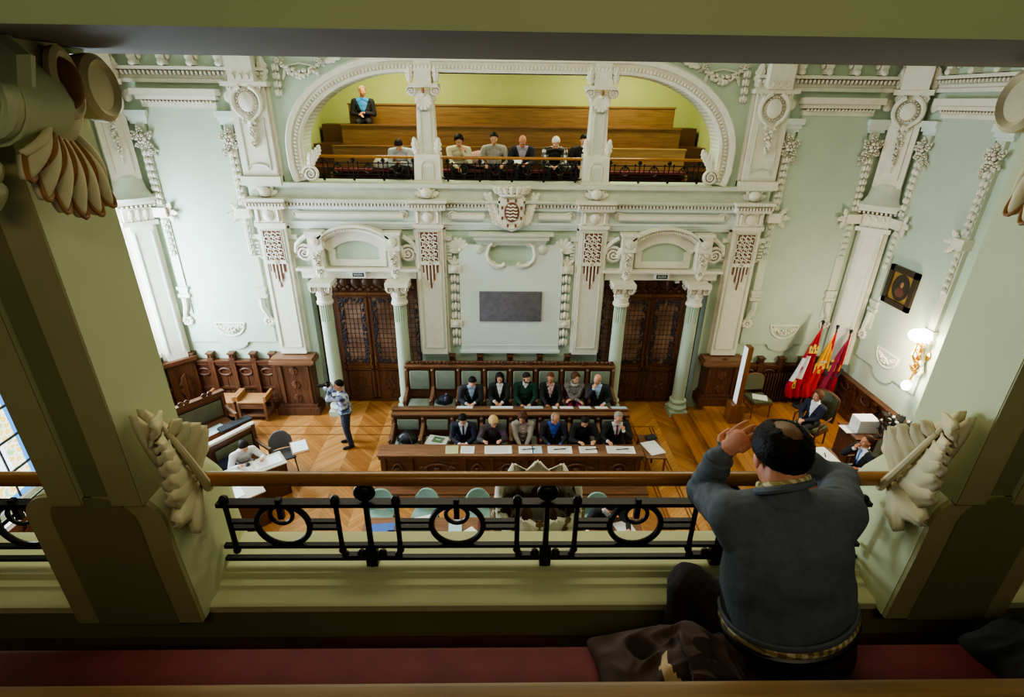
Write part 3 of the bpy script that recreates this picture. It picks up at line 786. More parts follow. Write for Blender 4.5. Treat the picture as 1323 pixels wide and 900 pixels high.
# ------------------------------------------------------------------ door pediments
SPB = mat('sign_green_black', (22, 46, 44), .5)
def text_mesh(name, body, size, M, m, parent, ext=.003):
    cu = bpy.data.curves.new(name, 'FONT'); cu.body = body; cu.size = size; cu.extrude = ext; cu.align_x = 'CENTER'; cu.align_y = 'CENTER'
    ob = bpy.data.objects.new(name, cu); COL.objects.link(ob)
    dg = bpy.context.evaluated_depsgraph_get(); me = bpy.data.meshes.new_from_object(ob.evaluated_get(dg))
    bpy.data.objects.remove(ob); me.name = name
    me.transform(rootM(parent).inverted() @ M); me.materials.clear(); me.materials.append(m)
    o = bpy.data.objects.new(name, me); COL.objects.link(o); o.parent = parent
    return o
for s, w1 in ((-1, 'photographer side'), (1, 'platform side')):
    x = s*3.52
    p = thing('door_pediment', 'arched plaster pediment with scroll consoles over the %s door' % w1, 'pediment', (x, YW, 3.52), 0, 'pediments over the two doors')
    M = wall_frame('back', x, 0)
    b = MB(M); b.box(-1.32, 1.32, 3.52, 3.72, 0, .12); b.box(-1.4, 1.4, 3.72, 3.78, 0, .24); b.obj('ledge', C, p, smooth=0)
    b = MB(M); b.box(-.64, .64, 3.8, 3.96, 0, .08); b.box(-.643, -.5, 3.9, 4.2, 0, .083); b.box(.5, .643, 3.9, 4.2, 0, .083)
    P = [(u, v, 0) for u, v, _ in arcpts(0, 3.62, 1.05, 1.0, 142, 38, 20)]
    b.sweep([(.0, 0), (.0, .16), (-.05, .2), (-.09, .22), (-.13, .3), (-.17, .3), (-.17, 0)], P)
    P = [(u, v, 0) for u, v, _ in arcpts(0, 3.62, .8, .78, 140, 40, 16)]
    b.sweep([(.0, 0), (.0, .095), (-.25, .095), (-.25, 0)], P); b.obj('segmental_arch', C, p)
    b = MB(M); n = 36
    for i in range(n):
        a = radians(140-100*i/(n-1)); b.ell((1.12*cos(a), 3.62+1.06*sin(a), .24), (.018, .022, .03), 6, 4)
    b.obj('bead_course', C, p)
    b = MB(M); b.box(-.72, .72, 3.9, 4.4, 0, .03); b.obj('lunette', M_['wall'], p, smooth=0)
    for q in (-1, 1):
        b = MB(M); b.box(q*.86-.16, q*.86+.16, 4.22, 4.62, 0, .3); b.box(q*.86-.19, q*.86+.19, 4.58, 4.64, 0, .33); b.box(q*.86-.13, q*.86+.13, 3.78, 4.22, 0, .26)
        b.lathe([(.1, .3), (.1, .33), (.001, .36)], 16, T(q*.86, 4.42, 0)); b.obj('console', C, p)
        b = MB(M); o_grapes(b, T(q*.86, 4.18, .24), .34, .1, 30, 5); o_leaf(b, T(q*.86, 3.78, .22) @ RZ(pi), .26, .1, .2); o_rosette(b, T(q*.86, 3.72, .24), .08, 5); b.obj('pendant', C, p)
        b = MB(M); o_spiral(b, T(q*1.17, 4.12, .06), .2, 2.2, .7, q); o_cscroll(b, T(0, 0, 0), [(q*1.36, 4.15, .1), (q*1.33, 4.3, .12), (q*1.22, 4.42, .14), (q*1.08, 4.52, .16)], .06, .05)
        o_leaf(b, T(q*1.1, 4.05, .16) @ RZ(q*.5), .4, .09, .2); b.obj('volute', C, p)
    e = thing('exit_sign', 'small dark exit sign over the %s door' % w1, 'sign', (x, YW-.2, 3.58), 0, 'exit signs over the doors')
    b = MB(M); b.box(-.17, .17, 3.56, 3.7, .12, .2); b.obj('sign_box', M_['white'], e, smooth=0)
    b = MB(M); b.box(-.13, .13, 3.585, 3.675, .2, .205); b.obj('sign_face', SPB, e, smooth=0)
    text_mesh('lettering', 'SALIDA', .062, M @ T(0, 3.63, .206), M_['white'], e)

# ------------------------------------------------------------------ central panel, plaque, crest
p = thing("plaster_panel", 'broad plain plaster panel with scroll niche and husk borders holding the marble plaque', 'wall panel', (0, YW, 1.6))
M = FB
b = MB(M)
poly = [(-1.2, 1.62), (1.2, 1.62)]+[(u, v) for u, v, _ in arcpts(.95, 4.05, .25, .28, 0, 90, 6)]+[(.56, 4.33), (.5, 4.2), (.52, 4.0)]+[(u, v) for u, v, _ in arcpts(0, 4.0, .52, .18, 0, -180, 12)]+[(-.52, 4.0), (-.5, 4.2), (-.56, 4.33)]+[(u, v) for u, v, _ in arcpts(-.95, 4.05, .25, .28, 90, 180, 6)]
b.prism(poly, 0, .09); b.box(-1.24, 1.24, 1.6, 1.66, 0, .11); b.box(-1.2, 1.2, 1.8, 1.815, .09, .1); b.obj('panel_slab', M_['panel'], p, smooth=25)
b = MB(M); mouldbox(b, -.72, .72, [(4.33, 4.4, .12), (4.4, 4.46, .16), (4.46, 4.6, .22)]); b.box(-.95, .95, 4.56, 4.62, 0, .26)
for s in (-1, 1): b.lathe([(.1, 0), (.1, .13), (.001, .16)], 18, T(s*.72, 4.24, 0))
b.obj('panel_shelf', M_['cream2'], p)
for s in (-1, 1):
    b = MB(M); o_cscroll(b, ID, [(s*.42, 4.36, .12), (s*.5, 4.3, .12), (s*.55, 4.1, .12), (s*.5, 3.95, .12), (s*.38, 3.86, .13), (s*.22, 3.84, .13), (s*.14, 3.9, .13)], .03, .05)
    o_leaf(b, T(s*.5, 3.95, .1) @ RZ(s*2.2), .3, .07, .2); o_spiral(b, T(s*.4, 4.34, .1), .06, 1.3, .4, s); b.obj('niche_scroll', C, p)
    b = MB(M); o_palmette(b, T(s*1.17, 4.2, .02) @ RZ(-s*.35), .3, 7, 2.6); b.obj('palmette', C, p)
    for v in (3.75, 2.39): b = MB(M); b.box(s*1.31-.14, s*1.31+.14, v-.09, v+.09, 0, .13); b.lathe([(.08, .13), (.08, .15), (.001, .18)], 16, T(s*1.31, v, 0)); b.obj('clasp_block', C, p)
    for v, L, n in ((3.64, 1.15, 5), (2.28, .5, 2)): b = MB(M); o_husks(b, T(s*1.31, v, 0), L, n, .13); b.obj('husk_chain', C, p)
    b = MB(M)
    for a in (-.8, 0, .8): o_leaf(b, T(s*1.31, 3.84, .04) @ RZ(a), .24, .06, .2)
    b.obj('leaf_finial', C, p)
q = thing('marble_plaque', 'grey engraved marble plaque fixed to the central panel', 'plaque', (0, YW-.09, 2.45))
b = MB(M); b.bbox(-.745, .745, 2.46, 3.22, .09, .13, .012); b.obj('slab', M_['marble'], q)
def crest(M, name, label, loc, gilt, scale=1.0, back=False):
    c = thing(name, label, 'coat of arms', loc); M = M @ Matrix.Scale(scale, 4)
    b = MB(M)
    poly = [(-.3, .28), (-.24, .33), (0, .3), (.24, .33), (.3, .28), (.27, .0), (.29, -.22), (.18, -.36), (0, -.44), (-.18, -.36), (-.29, -.22), (-.27, 0)]
    b.prism(poly, 0, .12); b.prism([(u*.86, v*.86) for u, v in poly], .12, .16); b.obj('shield', C, c)
    b = MB(M); b.lathe([(.165, .16), (.165, .185), (.14, .19), (.001, .19)], 24, sy=1.3); b.obj('oval_field', M_['brownline'], c)
    b = MB(M)
    for k in range(5):
        v = -.14+.07*k; L = .125*sqrt(max(.1, 1-(v/.2)**2)); b.tube([(-L+2*L*t/8, v+.012*sin(t*1.6), .2) for t in range(9)], .018, 6)
    b.obj('wavy_flames', C, c)
    for a in range(8):
        b = MB(M); t = 2*pi*a/8+pi/8; x, y = .225*cos(t), .29*sin(t)-.02
        b.box(x-.02, x+.02, y-.03, y+.015, .16, .19)
        for k in (-1, 0, 1): b.box(x+k*.014-.006, x+k*.014+.006, y+.012, y+.034, .16, .19)
        b.obj('border_castle', M_['brownline'], c)
    b = MB(M); R = []
    for k in range(9):
        a = pi*(k/8); R.append((-.26*cos(a), .36, .06+.12*sin(a)))
    b.tube(R, .035, 8)
    for k in range(9):
        a = pi*(k/8); x, w = -.3*cos(a), .06+.14*sin(a)
        o_leaf(b, T(x, .38, w) @ RZ(.5*cos(a)) @ RX(.25), .21, .075, .3, 2)
    b.obj('crown', C, c)
    b = MB(M)
    for k in range(8):
        a = pi*((k+.5)/8); b.ell((-.29*cos(a), .43, .06+.12*sin(a)), (.035, .06, .03), 8, 6)
    b.obj('crown_ground', G, c)
    for s in (-1, 1):
        b = MB(M); P = [(s*.2, -.36, .05), (s*.4, -.2, .07), (s*.48, .05, .07), (s*.5, .26, .06)]
        b.tube(P, .018, 6)
        for k in range(8):
            t = k/7; u = s*(.3+.2*t); v = -.3+.55*t
            o_leaf(b, T(u, v, .06) @ RZ(-s*(.9-.3*t)), .2, .05, .2, 2); o_leaf(b, T(u, v, .06) @ RZ(s*.2), .18, .045, .2, 2)
        b.obj('palm_branch', C, c)
    return c
crest(wall_frame('back', 0, 5.1, .12), 'city_crest', 'crowned plaster coat of arms with flame oval over the marble plaque', (0, YW, 4.7), G)
# scrolled frieze bars
for x0, x1, lb in ((-4.85, -2.3, 'long white scroll bar in the frieze over the photographer side door'), (-1.42, -.5, 'short white scroll bar in the frieze beside the crest, photographer side'),
                   (.5, 1.42, 'short white scroll bar in the frieze beside the crest, platform side'), (2.3, 4.85, 'long white scroll bar in the frieze over the platform side door')):
    t = thing('frieze_scroll', lb, 'ornament', ((x0+x1)/2, YW, 4.9), 0, 'white scroll bars in the frieze'); M = FB
    b = MB(M); b.box(x0+.1, x1-.1, 4.9, 5.04, 0, .14); b.box(x0+.1, x1-.1, 4.925, 5.015, .14, .16); b.obj('bar', C, t, smooth=0)
    for xx, s in ((x0, 1), (x1, -1)):
        if abs(xx) < .6: continue
        b = MB(M); o_spiral(b, T(xx+s*.1, 4.98, .06), .1, 1.6, .6, s); b.obj('end_scroll', C, t)
# swags in the spandrels beside the arch
for s, lb in ((-1, 'plaster flower garland hung over the arch shoulder, tall window side'), (1, 'plaster flower garland hung over the arch shoulder, flag side')):
    t = thing('flower_garland', lb, 'garland', (s*4.3, YW, 7.9), 0, 'flower garlands over the arch shoulders'); M = wall_frame('back', s*4.25, 7.95)
    b = MB(M); o_swag(b, T(0, 0, .02), .8, .22, .07, 18, 3); b.obj('swag', C, t)
    for u in (-.42, .42): b = MB(M); o_flowers(b, T(u, .02, .04), .1); b.obj('bow_flower', C, t)
    b = MB(M)
    b.tube([(-.5, .03, .02), (-.3, -.08, .03), (0, -.02, .02), (.3, -.08, .03), (.5, .03, .02)], .018, 6)
    o_leaf(b, T(-s*.5, .0, .03) @ RZ(s*1.2), .5, .08, .1)
    for u in (-.3, .3): o_leaf(b, T(u, -.1, .02) @ RZ(pi+u), .25, .04, .1)
    b.obj('ribbon', C, t)
    b = MB(M); o_husks(b, T(s*.48, -.02, .02), .6, 4, .09); b.obj('husk_drop', C, t)

# ------------------------------------------------------------------ tall side bays
def side_bay(M, hw, label, loc, full=True):
    """tall panel with shelf on top, flower drops on both edges and a bowed foot; origin at floor, middle of the bay"""
    p = thing("plaster_panel", label, 'wall panel', loc)
    b = MB(M)
    poly = [(-hw, 1.86)]+[(-.36, 1.86), (-.32, 1.82)]+[(u, v) for u, v, _ in arcpts(0, 1.84, .32, .18, 180, 360, 12)]+[(.36, 1.86), (hw, 1.86), (hw, 2.3), (hw-.2, 3.0), (hw-.2, 6.6), (hw-.28, 6.7), (hw-.28, 7.25), (-hw+.28, 7.25), (-hw+.28, 6.7), (-hw+.2, 6.6), (-hw+.2, 3.0), (-hw, 2.3)]
    b.prism(poly, 0, .05); b.obj('panel_slab', M_['bay'], p, smooth=20)
    b = MB(M); mouldbox(b, -hw+.32, hw-.32, [(7.1, 7.2, .08), (7.24, 7.32, .16), (7.32, 7.44, .24)]); n = int(hw*20)
    for i in range(n): u = (-hw+.3)+(2*hw-.6)*(i+.5)/n; b.ell((u, 7.21, .12), (.03, .035, .05), 6, 4, ID)
    b.obj('panel_shelf', C, p)
    for s in (-1, 1):
        u0 = s*(hw-.12)
        b = MB(M); mouldbox(b, u0+s*.02-.14, u0+s*.02+.14, [(6.78, 6.84, .063), (6.84, 6.92, .103), (6.92, 7.04, .153)]); b.obj('corbel', M_['panel'], p, smooth=0)
        b = MB(M); b.lathe([(.1, 0), (.1, .05), (.075, .07), (.001, .08)], 20, T(u0+s*.12, 7.3, 0), sy=1.15); b.obj('roundel', C, p)
        b = MB(M); b.box(u0-.09, u0+.09, 2.6, 6.78, 0, .08); b.obj('edge_strip', M_['cream2'], p, smooth=0)
        b = MB(M); o_flowers(b, T(u0, 6.5, .09), .2, 2); o_flowers(b, T(u0-s*.12, 6.25, .07), .11, 3); b.obj('flower_cluster', C, p)
        b = MB(M); o_husks(b, T(u0, 6.3, .06), 1.15, 8, .1); b.obj('husk_drop', C, p)
        b = MB(M); b.box(u0-.14, u0+.14, 4.9, 5.1, 0, .2)
        for a in (.6, 1.6, 2.5): o_leaf(b, T(u0-s*.1, 5.0, .1) @ RZ(s*a), .3, .07, .3)
        b.obj('leaf_bracket', C, p)
        b = MB(M); o_husks(b, T(u0, 4.88, .06), .85, 6, .08); b.obj('lower_husk_drop', M_['cream2'], p)
        b = MB(M); b.box(u0-.13, u0+.13, 3.2, 3.28, 0, .12); b.box(u0-.13, u0+.13, 3.02, 3.1, 0, .12); b.box(u0-.1, u0+.1, 3.1, 3.2, 0, .09)
        o_cscroll(b, ID, [(u0, 3.0, .09), (u0, 2.8, .12), (u0+s*.06, 2.65, .1), (u0+s*.1, 2.5, .08)], .07, .05)
        b.obj('console', M_['cream2'], p)
        b = MB(M); o_rosette(b, T(u0+s*.07, 2.42, .06), .14, 8, .3); b.obj('rosette', C, p)
    b = MB(M); b.tube(arcpts(0, 2.36, .34, .34, 180, 360, 16, .06), .025, 6); b.tube([(-.36, 2.36, .06), (.36, 2.36, .06)], .02, 6)
    o_swag(b, T(0, 2.3, .05), .5, .14, .055, 12, 8); o_rosette(b, T(0, 2.18, .08), .09, 6)
    for s in (-1, 1): o_leaf(b, T(s*.1, 2.2, .05) @ RZ(-s*1.2), .26, .06, .2)
    b.obj('festoon', C, p)
side_bay(wall_frame('back', -6.78, 0), 1.02, 'tall pale plaster panel above the oak stalls, between corner pilaster and door pilaster', (-6.78, YW, 1.7))
side_bay(wall_frame('back', 6.78, 0), 1.02, 'tall pale plaster panel above the radiator, behind the flags', (6.78, YW, 1.7))
side_bay(wall_frame('right', 10.4, 0), .98, 'tall plaster panel of the side wall holding the framed portrait', (XW, 10.4, 1.7))
side_bay(wall_frame('right', 7.2, 0), .98, 'tall plaster panel of the side wall past the lit sconce', (XW, 7.2, 1.7))

# ------------------------------------------------------------------ corner pilasters
def corner_pilaster(s, label):
    p = thing('corner_pilaster', label, 'pilaster', (s*8.15, 11.75, 1.5), 0, 'canted pilasters in the far corners'); p['kind'] = 'thing'
    d = 1/sqrt(2)
    M = frame((s*8.16, 11.76, 0), (d, d, 0), (0, 0, 1), (d, -d, 0)) if s < 0 else frame((s*8.16, 11.76, 0), (d, -d, 0), (0, 0, 1), (-d, -d, 0))
    b = MB(M); b.box(-.3, .3, 1.5, 4.75, -.3, .06); b.box(-.22, .22, 1.5, 4.75, .06, .14); b.obj('lower_shaft', C, p, smooth=0)
    b = MB(M)
    for u in (-.17, .17): b.box(u-.015, u+.015, 1.7, 4.6, .14, .16)
    b.obj('raised_border', M_['panel'], p, smooth=0)
    b = MB(M); b.box(-.34, .34, 4.75, 4.84, -.3, .2); b.box(-.28, .28, 4.84, 5.12, -.3, .16); b.box(-.36, .36, 5.2, 5.26, -.3, .26); n = 9
    for i in range(n): u = -.34+.68*i/(n-1); b.ell((u, 5.17, .22), (.03, .035, .04), 6, 4)
    for u in (-.14, 0, .14): o_leaf(b, T(u, 4.84, .15), .28, .06, .25)
    b.obj('capital', C, p)
    b = MB(M); R = []
    for v, h, w in ((5.26, .42, .34), (5.34, .44, .36), (5.4, .34, .3), (5.5, .3, .22), (5.75, .27, .16)):
        R.append([(-h, v, -.3), (h, v, -.3), (h, v, w-.1), (h*.6, v, w-.04), (0, v, w), (-h*.6, v, w-.04), (-h, v, w-.1)])
    b.loft(R); b.obj('bracket', M_['cream2'], p)
    b = MB(M); b.box(-.27, .27, 5.7, 7.6, -.3, .12); b.box(-.16, .16, 5.85, 6.9, .12, .14); b.obj('upper_shaft', C, p, smooth=0)
    b = MB(M); cart(b, T(0, 7.2, .13), .27, True); b.obj('cartouche', C, p)
    b = MB(M); o_grapes(b, T(0, 6.9, .13), .75, .1, 46, 9); b.tube([(0, 6.2, .15), (0, 6.0, .15)], .02, 5); b.obj('grape_drop', C, p)
    b = MB(M); b.box(-.34, .34, 7.5, 7.6, -.3, .22); b.box(-.24, .24, 7.6, 8.2, -.3, .25)
    for u in (-.28, .28): o_leaf(b, T(u, 7.6, .1), .45, .11, .25)
    b.obj('cap_block', C, p)
corner_pilaster(-1, 'canted corner pilaster between bright tall window and oak stalls')
corner_pilaster(1, 'canted corner pilaster behind the flags beside the side wall')
# ------------------------------------------------------------------ oak panelling
def panelling(M, w, h, n, name, label, loc, post_up=.22, plinth=.22):
    """panelling w wide from u=0: plinth, boards, cornice, upright posts with caps, scroll carving in each field"""
    t = thing(name, label, 'panelling', loc); t['kind'] = 'thing'
    b = MB(M); b.box(0, w, 0, h, 0, .06); b.obj('panel_board', M_['dwoodz'], t, smooth=0)
    b = MB(M); b.box(0, w, 0, plinth, 0, .16); b.box(0, w, plinth, plinth+.05, 0, .12); b.box(0, w, h-.1, h, 0, .12); b.box(0, w, h, h+.04, 0, .16); b.box(0, w, h*.42, h*.42+.06, 0, .1); b.obj('rails', M_['dwood'], t, smooth=0)
    for i in range(n+1):
        u = w*i/n; u = min(max(u, .06), w-.06)
        b = MB(M); b.box(u-.06, u+.06, plinth, h+post_up, 0, .15); b.box(u-.075, u+.075, h+post_up-.16, h+post_up-.12, 0, .17); b.box(u-.08, u+.08, h+post_up, h+post_up+.03, 0, .18)
        for k in (-1, 1): b.box(u+k*.03-.012, u+k*.03+.012, h+post_up-.1, h+post_up-.02, .15, .165)
        b.obj('post', M_['dwoodz'], t, smooth=0)
    for i in range(n):
        u = w*(i+.5)/n; r = min(.15, w/n*.28)
        b = MB(M); b.tube([(u+r*cos(a), h*.78+r*.62*sin(a), .08) for a in [2*pi*k/24 for k in range(24)]], .026, 7, closed=True); o_leaf(b, T(u-r, h*.78, .06) @ RZ(.9), .16, .05, .2); o_leaf(b, T(u+r, h*.78, .06) @ RZ(-.9), .16, .05, .2)
        b.tube([(u-.07, h*.3, .06), (u+.07, h*.3, .06)], .02, 6); b.tube([(u, h*.3, .06), (u, h*.78-r*.55, .06)], .014, 6)
        for k in (-1, 1): o_spiral(b, T(u+k*.07, h*.3, .05), .06, 1.4, .5, k)
        b.obj('scroll_carving', M_['carve'], t)
    return t
panelling(wall_frame('back', -7.95, 0), 2.1, 1.34, 4, 'oak_panelling', 'carved dark oak panelling under the tall panel beside the bright window', (-6.9, YW, 0))
panelling(wall_frame('back', -1.5, 0), 3.0, 1.3, 4, 'oak_panelling', 'dark oak panelling with five posts behind the rear pew, under the marble plaque', (0, YW, 0))
panelling(wall_frame('back', 5.85, .3), 2.1, .98, 4, 'oak_panelling', 'dark oak panelling behind the radiator and flags', (6.9, YW, .3), .2)
panelling(wall_frame('right', 11.75, .3), 8.0, .92, 10, 'oak_panelling', 'dark oak panelling along the side wall under the portrait and sconce', (XW, 8, .3), -.05, .15)
panelling(wall_frame('left', 3.0, 0), 8.5, .8, 12, 'oak_panelling', 'dark oak panelling under the tall windows', (-XW, 8, 0), -.05, .15)
for x, lb in ((-5.33, 'carved oak pedestal under the white pilaster between stalls and photographer'), (5.33, 'carved oak pedestal under the white pilaster between door and radiator')):
    t = thing('oak_pedestal', lb, 'pedestal', (x, YW, 0)); M = wall_frame('back', x, 0); z0 = .3 if x > 0 else 0
    b = MB(M); b.box(-.42, .42, z0, 1.42, 0, .34); b.box(-.52, .52, z0, z0+.2, 0, .48); b.box(-.47, .47, z0+.2, z0+.27, 0, .42); b.obj('body', M_['dwoodz'], t, smooth=0)
    b = MB(M); b.box(-.46, .46, 1.36, 1.42, 0, .38); b.box(-.54, .54, 1.42, 1.5, 0, .44); b.box(-.5, .5, 1.5, 1.56, 0, .4); b.obj('cap', M_['rwood'], t, smooth=0)
    b = MB(M)
    for k in range(5): o_leaf(b, T(0, z0+.35+.19*k, .33) @ RZ(pi if k % 2 else 0), .22, .13, .2)
    for k in (-1, 1): b.box(k*.33-.035, k*.33+.035, z0+.3, 1.34, .34, .38)
    b.obj('leaf_carving', M_['carve'], t)
    t = None
# heavy oak corner post by the bright window
t = thing('oak_corner_post', 'dark oak corner post under the canted pilaster beside the bright window', 'panelling', (-8.1, 11.7, 0))
b = MB(frame((-8.12, 11.72, 0), (.7071, .7071, 0), (0, 0, 1), (.7071, -.7071, 0)))
b.box(-.3, .3, 0, 1.42, -.1, .14); b.box(-.36, .36, 1.42, 1.52, -.1, .2); b.box(-.36, .36, 0, .2, -.1, .2); b.obj('body', M_['dwoodz'], t, smooth=0)
b = MB(b.M); o_leaf(b, T(0, .4, .14), .8, .18, .12); b.obj('leaf_carving', M_['carve'], t)

# ------------------------------------------------------------------ pews
NS = 8
def pew(label, yb, ztop, cresting, zb, c0, PW):
    """eight seats wide, backs at depth yb facing the camera, floor level zb, back cushions from c0 up"""
    PITCH = 2*PW/NS
    t = thing('pew', label, 'bench', (0, yb-.3, zb))
    b = MB(T(0, yb, 0)); b.box(-PW, PW, 0, .06, zb, ztop-.05); b.box(-PW, PW, -.02, .08, ztop-.12, ztop-.04); b.obj('back_board', M_['dwood'], t, smooth=0)
    b = MB(T(0, yb, 0)); b.bbox(-PW-.04, PW+.04, -.05, .1, ztop-.05, ztop, .012); b.obj('top_rail', M_['rwood'], t)
    if cresting:
        b = MB(T(0, yb, 0)); b.box(-PW, PW, .02, .1, ztop, ztop+.06)
        for i in range(46):
            u = -PW+.06+(2*PW-.12)*i/45; b.ell((u, .04, ztop+.06), (.05, .04, .035), 8, 5)
            if i % 6 == 3: o_rosette(b, T(u, -.0, ztop+.07) @ RX(pi/2), .06, 6)
        b.obj('carved_cresting', M_['carve'], t)
    b = MB(T(0, yb, zb)); b.box(-PW, PW, -.6, 0, .3, .36); b.box(-PW, PW, -.6, -.56, .0, .36); b.obj('seat_frame', M_['dwood'], t, smooth=0)
    for i in range(NS):
        u = -PW+PITCH*(i+.5)
        b = MB(T(u, yb, 0)); b.bbox(-.235, .235, -.06, .0, c0, ztop-.13, .025); b.obj('back_cushion', M_['leather'], t)
        b = MB(T(u, yb, zb)); b.bbox(-.265, .265, -.58, -.06, .36, .44, .035); b.obj('seat_cushion', M_['leather'], t)
    for i in range(NS+1):
        u = -PW+PITCH*i
        b = MB(T(u, yb, 0)); b.box(-.035, .035, -.03, .02, zb+.42, ztop-.06); b.lathe([(.03, 0), (.035, .02), (.02, .05)], 10, T(0, -.03, ztop-.14)); b.obj('upright', M_['rwoodz'], t, smooth=0)
        b = MB(T(u, yb, zb))
        b.loft([[(-.03, y, z-.03), (.03, y, z-.03), (.035, y, z+.01), (-.035, y, z+.01)] for y, z in ((0, .76), (-.12, .69), (-.3, .645), (-.42, .65), (-.5, .66), (-.545, .64), (-.55, .6))])
        b.box(-.028, .028, -.52, -.46, .3, .64); b.ell((0, -.52, .63), (.04, .05, .04)); b.obj('armrest', M_['rwood'], t)
    for u in (-PW-.02, PW+.02):
        b = MB(T(u, yb, zb)); b.prism([(0.08, 0), (-.56, 0), (-.56, .36), (-.46, .44), (-.1, .5), (.0, ztop-zb-.06), (.08, ztop-zb-.06)], -.02, .02, axis='x'); b.obj('end_panel', M_['rwoodz'], t, smooth=0)
    return t
b = MB(); b.box(-2.62, 2.62, 10.42, 11.6, 0, .18); struct(b.obj('floor_dais', M_['planks'], smooth=0))
pew('rear oak pew with sage leather seats and carved cresting, under the marble plaque', 11.42, 1.5, True, .18, .86, 2.52)
pew('front oak pew with sage leather seats behind the carved long desk', 9.98, 1.04, False, .06, .64, 2.6)
def long_desk(label, y0, ztop, depth, slope, zb, carved, w=2.7):
    t = thing('long_desk', label, 'desk', (0, y0+.2, 0))
    b = MB(T(0, y0, 0)); M = T(0, 0, ztop) @ RX(-slope); b.bbox(-w, w, 0, depth, -.035, 0, .01, M); b.obj('desktop', M_['rwood'], t)
    b = MB(T(0, y0, 0)); b.box(-w+.06, w-.06, .03, .08, zb, ztop-.04); b.box(-w+.03, w-.03, .0, .05, zb, zb+.1); b.box(-w+.03, w-.03, .0, .05, ztop-.1, ztop-.035); b.obj('front_board', M_['dwood'], t, smooth=0)
    if carved:
        xs = [-2.6, -2.05, -.98, -.42, .28, .85, 1.85, 2.6]
        for x in xs:
            b = MB(T(x, y0, 0)); b.box(-.05, .05, -.02, .04, zb, ztop-.04); b.obj('post', M_['dwoodz'], t, smooth=0)
        for a, c in zip(xs, xs[1:]):
            b = MB(T((a+c)/2, y0+.03, (zb+ztop)/2)); r = (c-a)/2-.14
            b.tube([(r*.62*cos(q), -.02, .13*sin(q)) for q in [2*pi*k/24 for k in range(24)]], .022, 7, closed=True)
            o_leaf(b, RX(pi/2) @ T(-r*.5, 0, .01) @ RZ(1.3), r*.5, .07, .2); o_leaf(b, RX(pi/2) @ T(r*.5, 0, .01) @ RZ(-1.3), r*.5, .07, .2); b.ell((0, -.02, 0), (.07, .03, .05))
            b.obj('cartouche_carving', M_['carve'], t)
    for x in (-w+.08, w-.08):
        b = MB(T(x, y0, 0)); b.box(-.025, .025, .04, depth-.06, zb, ztop-.04 - (depth*sin(slope) if slope > 0 else 0)); b.obj('end_panel', M_['dwoodz'], t, smooth=0)
    return t
SL = radians(20)
long_desk('sloping writing desk in front of the rear pew, also the back of the front pew', 10.07, 1.1, .32, SL, .1, False, 2.66)
long_desk('carved long desk with loose papers in front of the front pew', 8.76, .8, .4, 0, .1, True, 2.72)
b = MB(); b.box(-2.8, 2.8, 8.45, 8.95, 0, .09); b.box(-2.8, 2.8, 8.40, 8.95, 0, .045)
tag(b.obj('desk_plinth', M_['rwood'], smooth=0), 'low brown plinth along the foot of the carved long desk', 'plinth')
# small side table at the desk's end
t = thing('side_table', 'small thin-legged oak table with papers at the end of the carved desk', 'table', (2.98, 9.2, 0))
b = MB(T(2.98, 9.2, 0)); b.bbox(-.22, .2, -.42, .42, .7, .73, .008); b.obj('table_top', M_['rwood'], t)
for x in (-.19, .17):
    for y in (-.39, .39):
        b = MB(T(2.98+x, 9.2+y, 0)); b.box(-.018, .018, -.018, .018, 0, .7); b.obj('leg', M_['doorwood'], t, smooth=0)

# ------------------------------------------------------------------ papers and things on the desks
def sheet(name, label, cat, x, y, z, w, d, rz, m, h=.004, tilt=0, group=None, extra=None):
    b = MB(T(x, y, z) @ RX(tilt) @ RZ(rz)); b.box(-w/2, w/2, -d/2, d/2, 0, h)
    t = thing(name, label, cat, (x, y, z), 0, group)
    b.obj('sheets' if cat != 'pen' else 'barrel', m, t, smooth=0)
    if extra: extra(t, T(x, y, z) @ RX(tilt) @ RZ(rz))
    return t
ZD = .803
def text_lines(w, d, n):
    def f(t, M):
        b = MB(M)
        for i in range(n):
            b.box(-w/2+.03, w/2-.03-random.random()*.08, d/2-.03-(d-.06)*i/n-.006, d/2-.03-(d-.06)*i/n, .004, .0045)
        b.obj('printed_lines', M_['greyline'], t, smooth=0)
    return f
M_['greyline'] = mat('grey_print', (150, 150, 158), .8)
def front_paper(x, y, w, d, rz, m, label, n=9): sheet('document', label, 'papers', x, y, ZD, w, d, rz, m, extra=text_lines(w, d, n) if n else None)
front_paper(-1.22, 8.96, .26, 0.27, .06, M_['papery'], 'yellow green card lying before the man in navy suit')
front_paper(-.9, 8.96, .28, 0.25, -.03, M_['white'], 'white sheet lying before the man in navy suit')
front_paper(-.27, 8.96, .56, 0.27, .02, M_['white'], 'wide spread of white papers under the blonde woman hands')
front_paper(.3, 8.96, .3, 0.25, .0, M_['white'], 'white sheet before the woman in beige cardigan')
front_paper(.53, 8.96, .2, 0.25, .03, M_['paperb'], 'pale blue sheet beside the white one, before the woman in beige cardigan')
front_paper(1.0, 8.96, .5, 0.25, -.02, M_['white'], 'open white booklet before the man in blue shirt')
front_paper(1.58, 8.96, .36, 0.23, .02, M_['white'], 'white sheet under the hands of the man all in black')
front_paper(2.26, 8.96, .58, 0.25, -.03, M_['white'], 'open white papers before the man with magenta tie')
for x, lb in ((.36, 'dark pen on the white sheet before the woman in beige cardigan'), (1.0, 'dark pen on the open booklet before the man in blue shirt'), (1.66, 'dark pen on the sheet of the man all in black'), (2.3, 'long dark pen on the papers before the man with magenta tie')):
    b = MB(T(x, 8.97, ZD+.012) @ RZ(.1)); b.tube([(-.13, 0, 0), (.13, 0, 0)], .009, 7); tag(b.obj('pen', M_['black']), lb, 'pen')
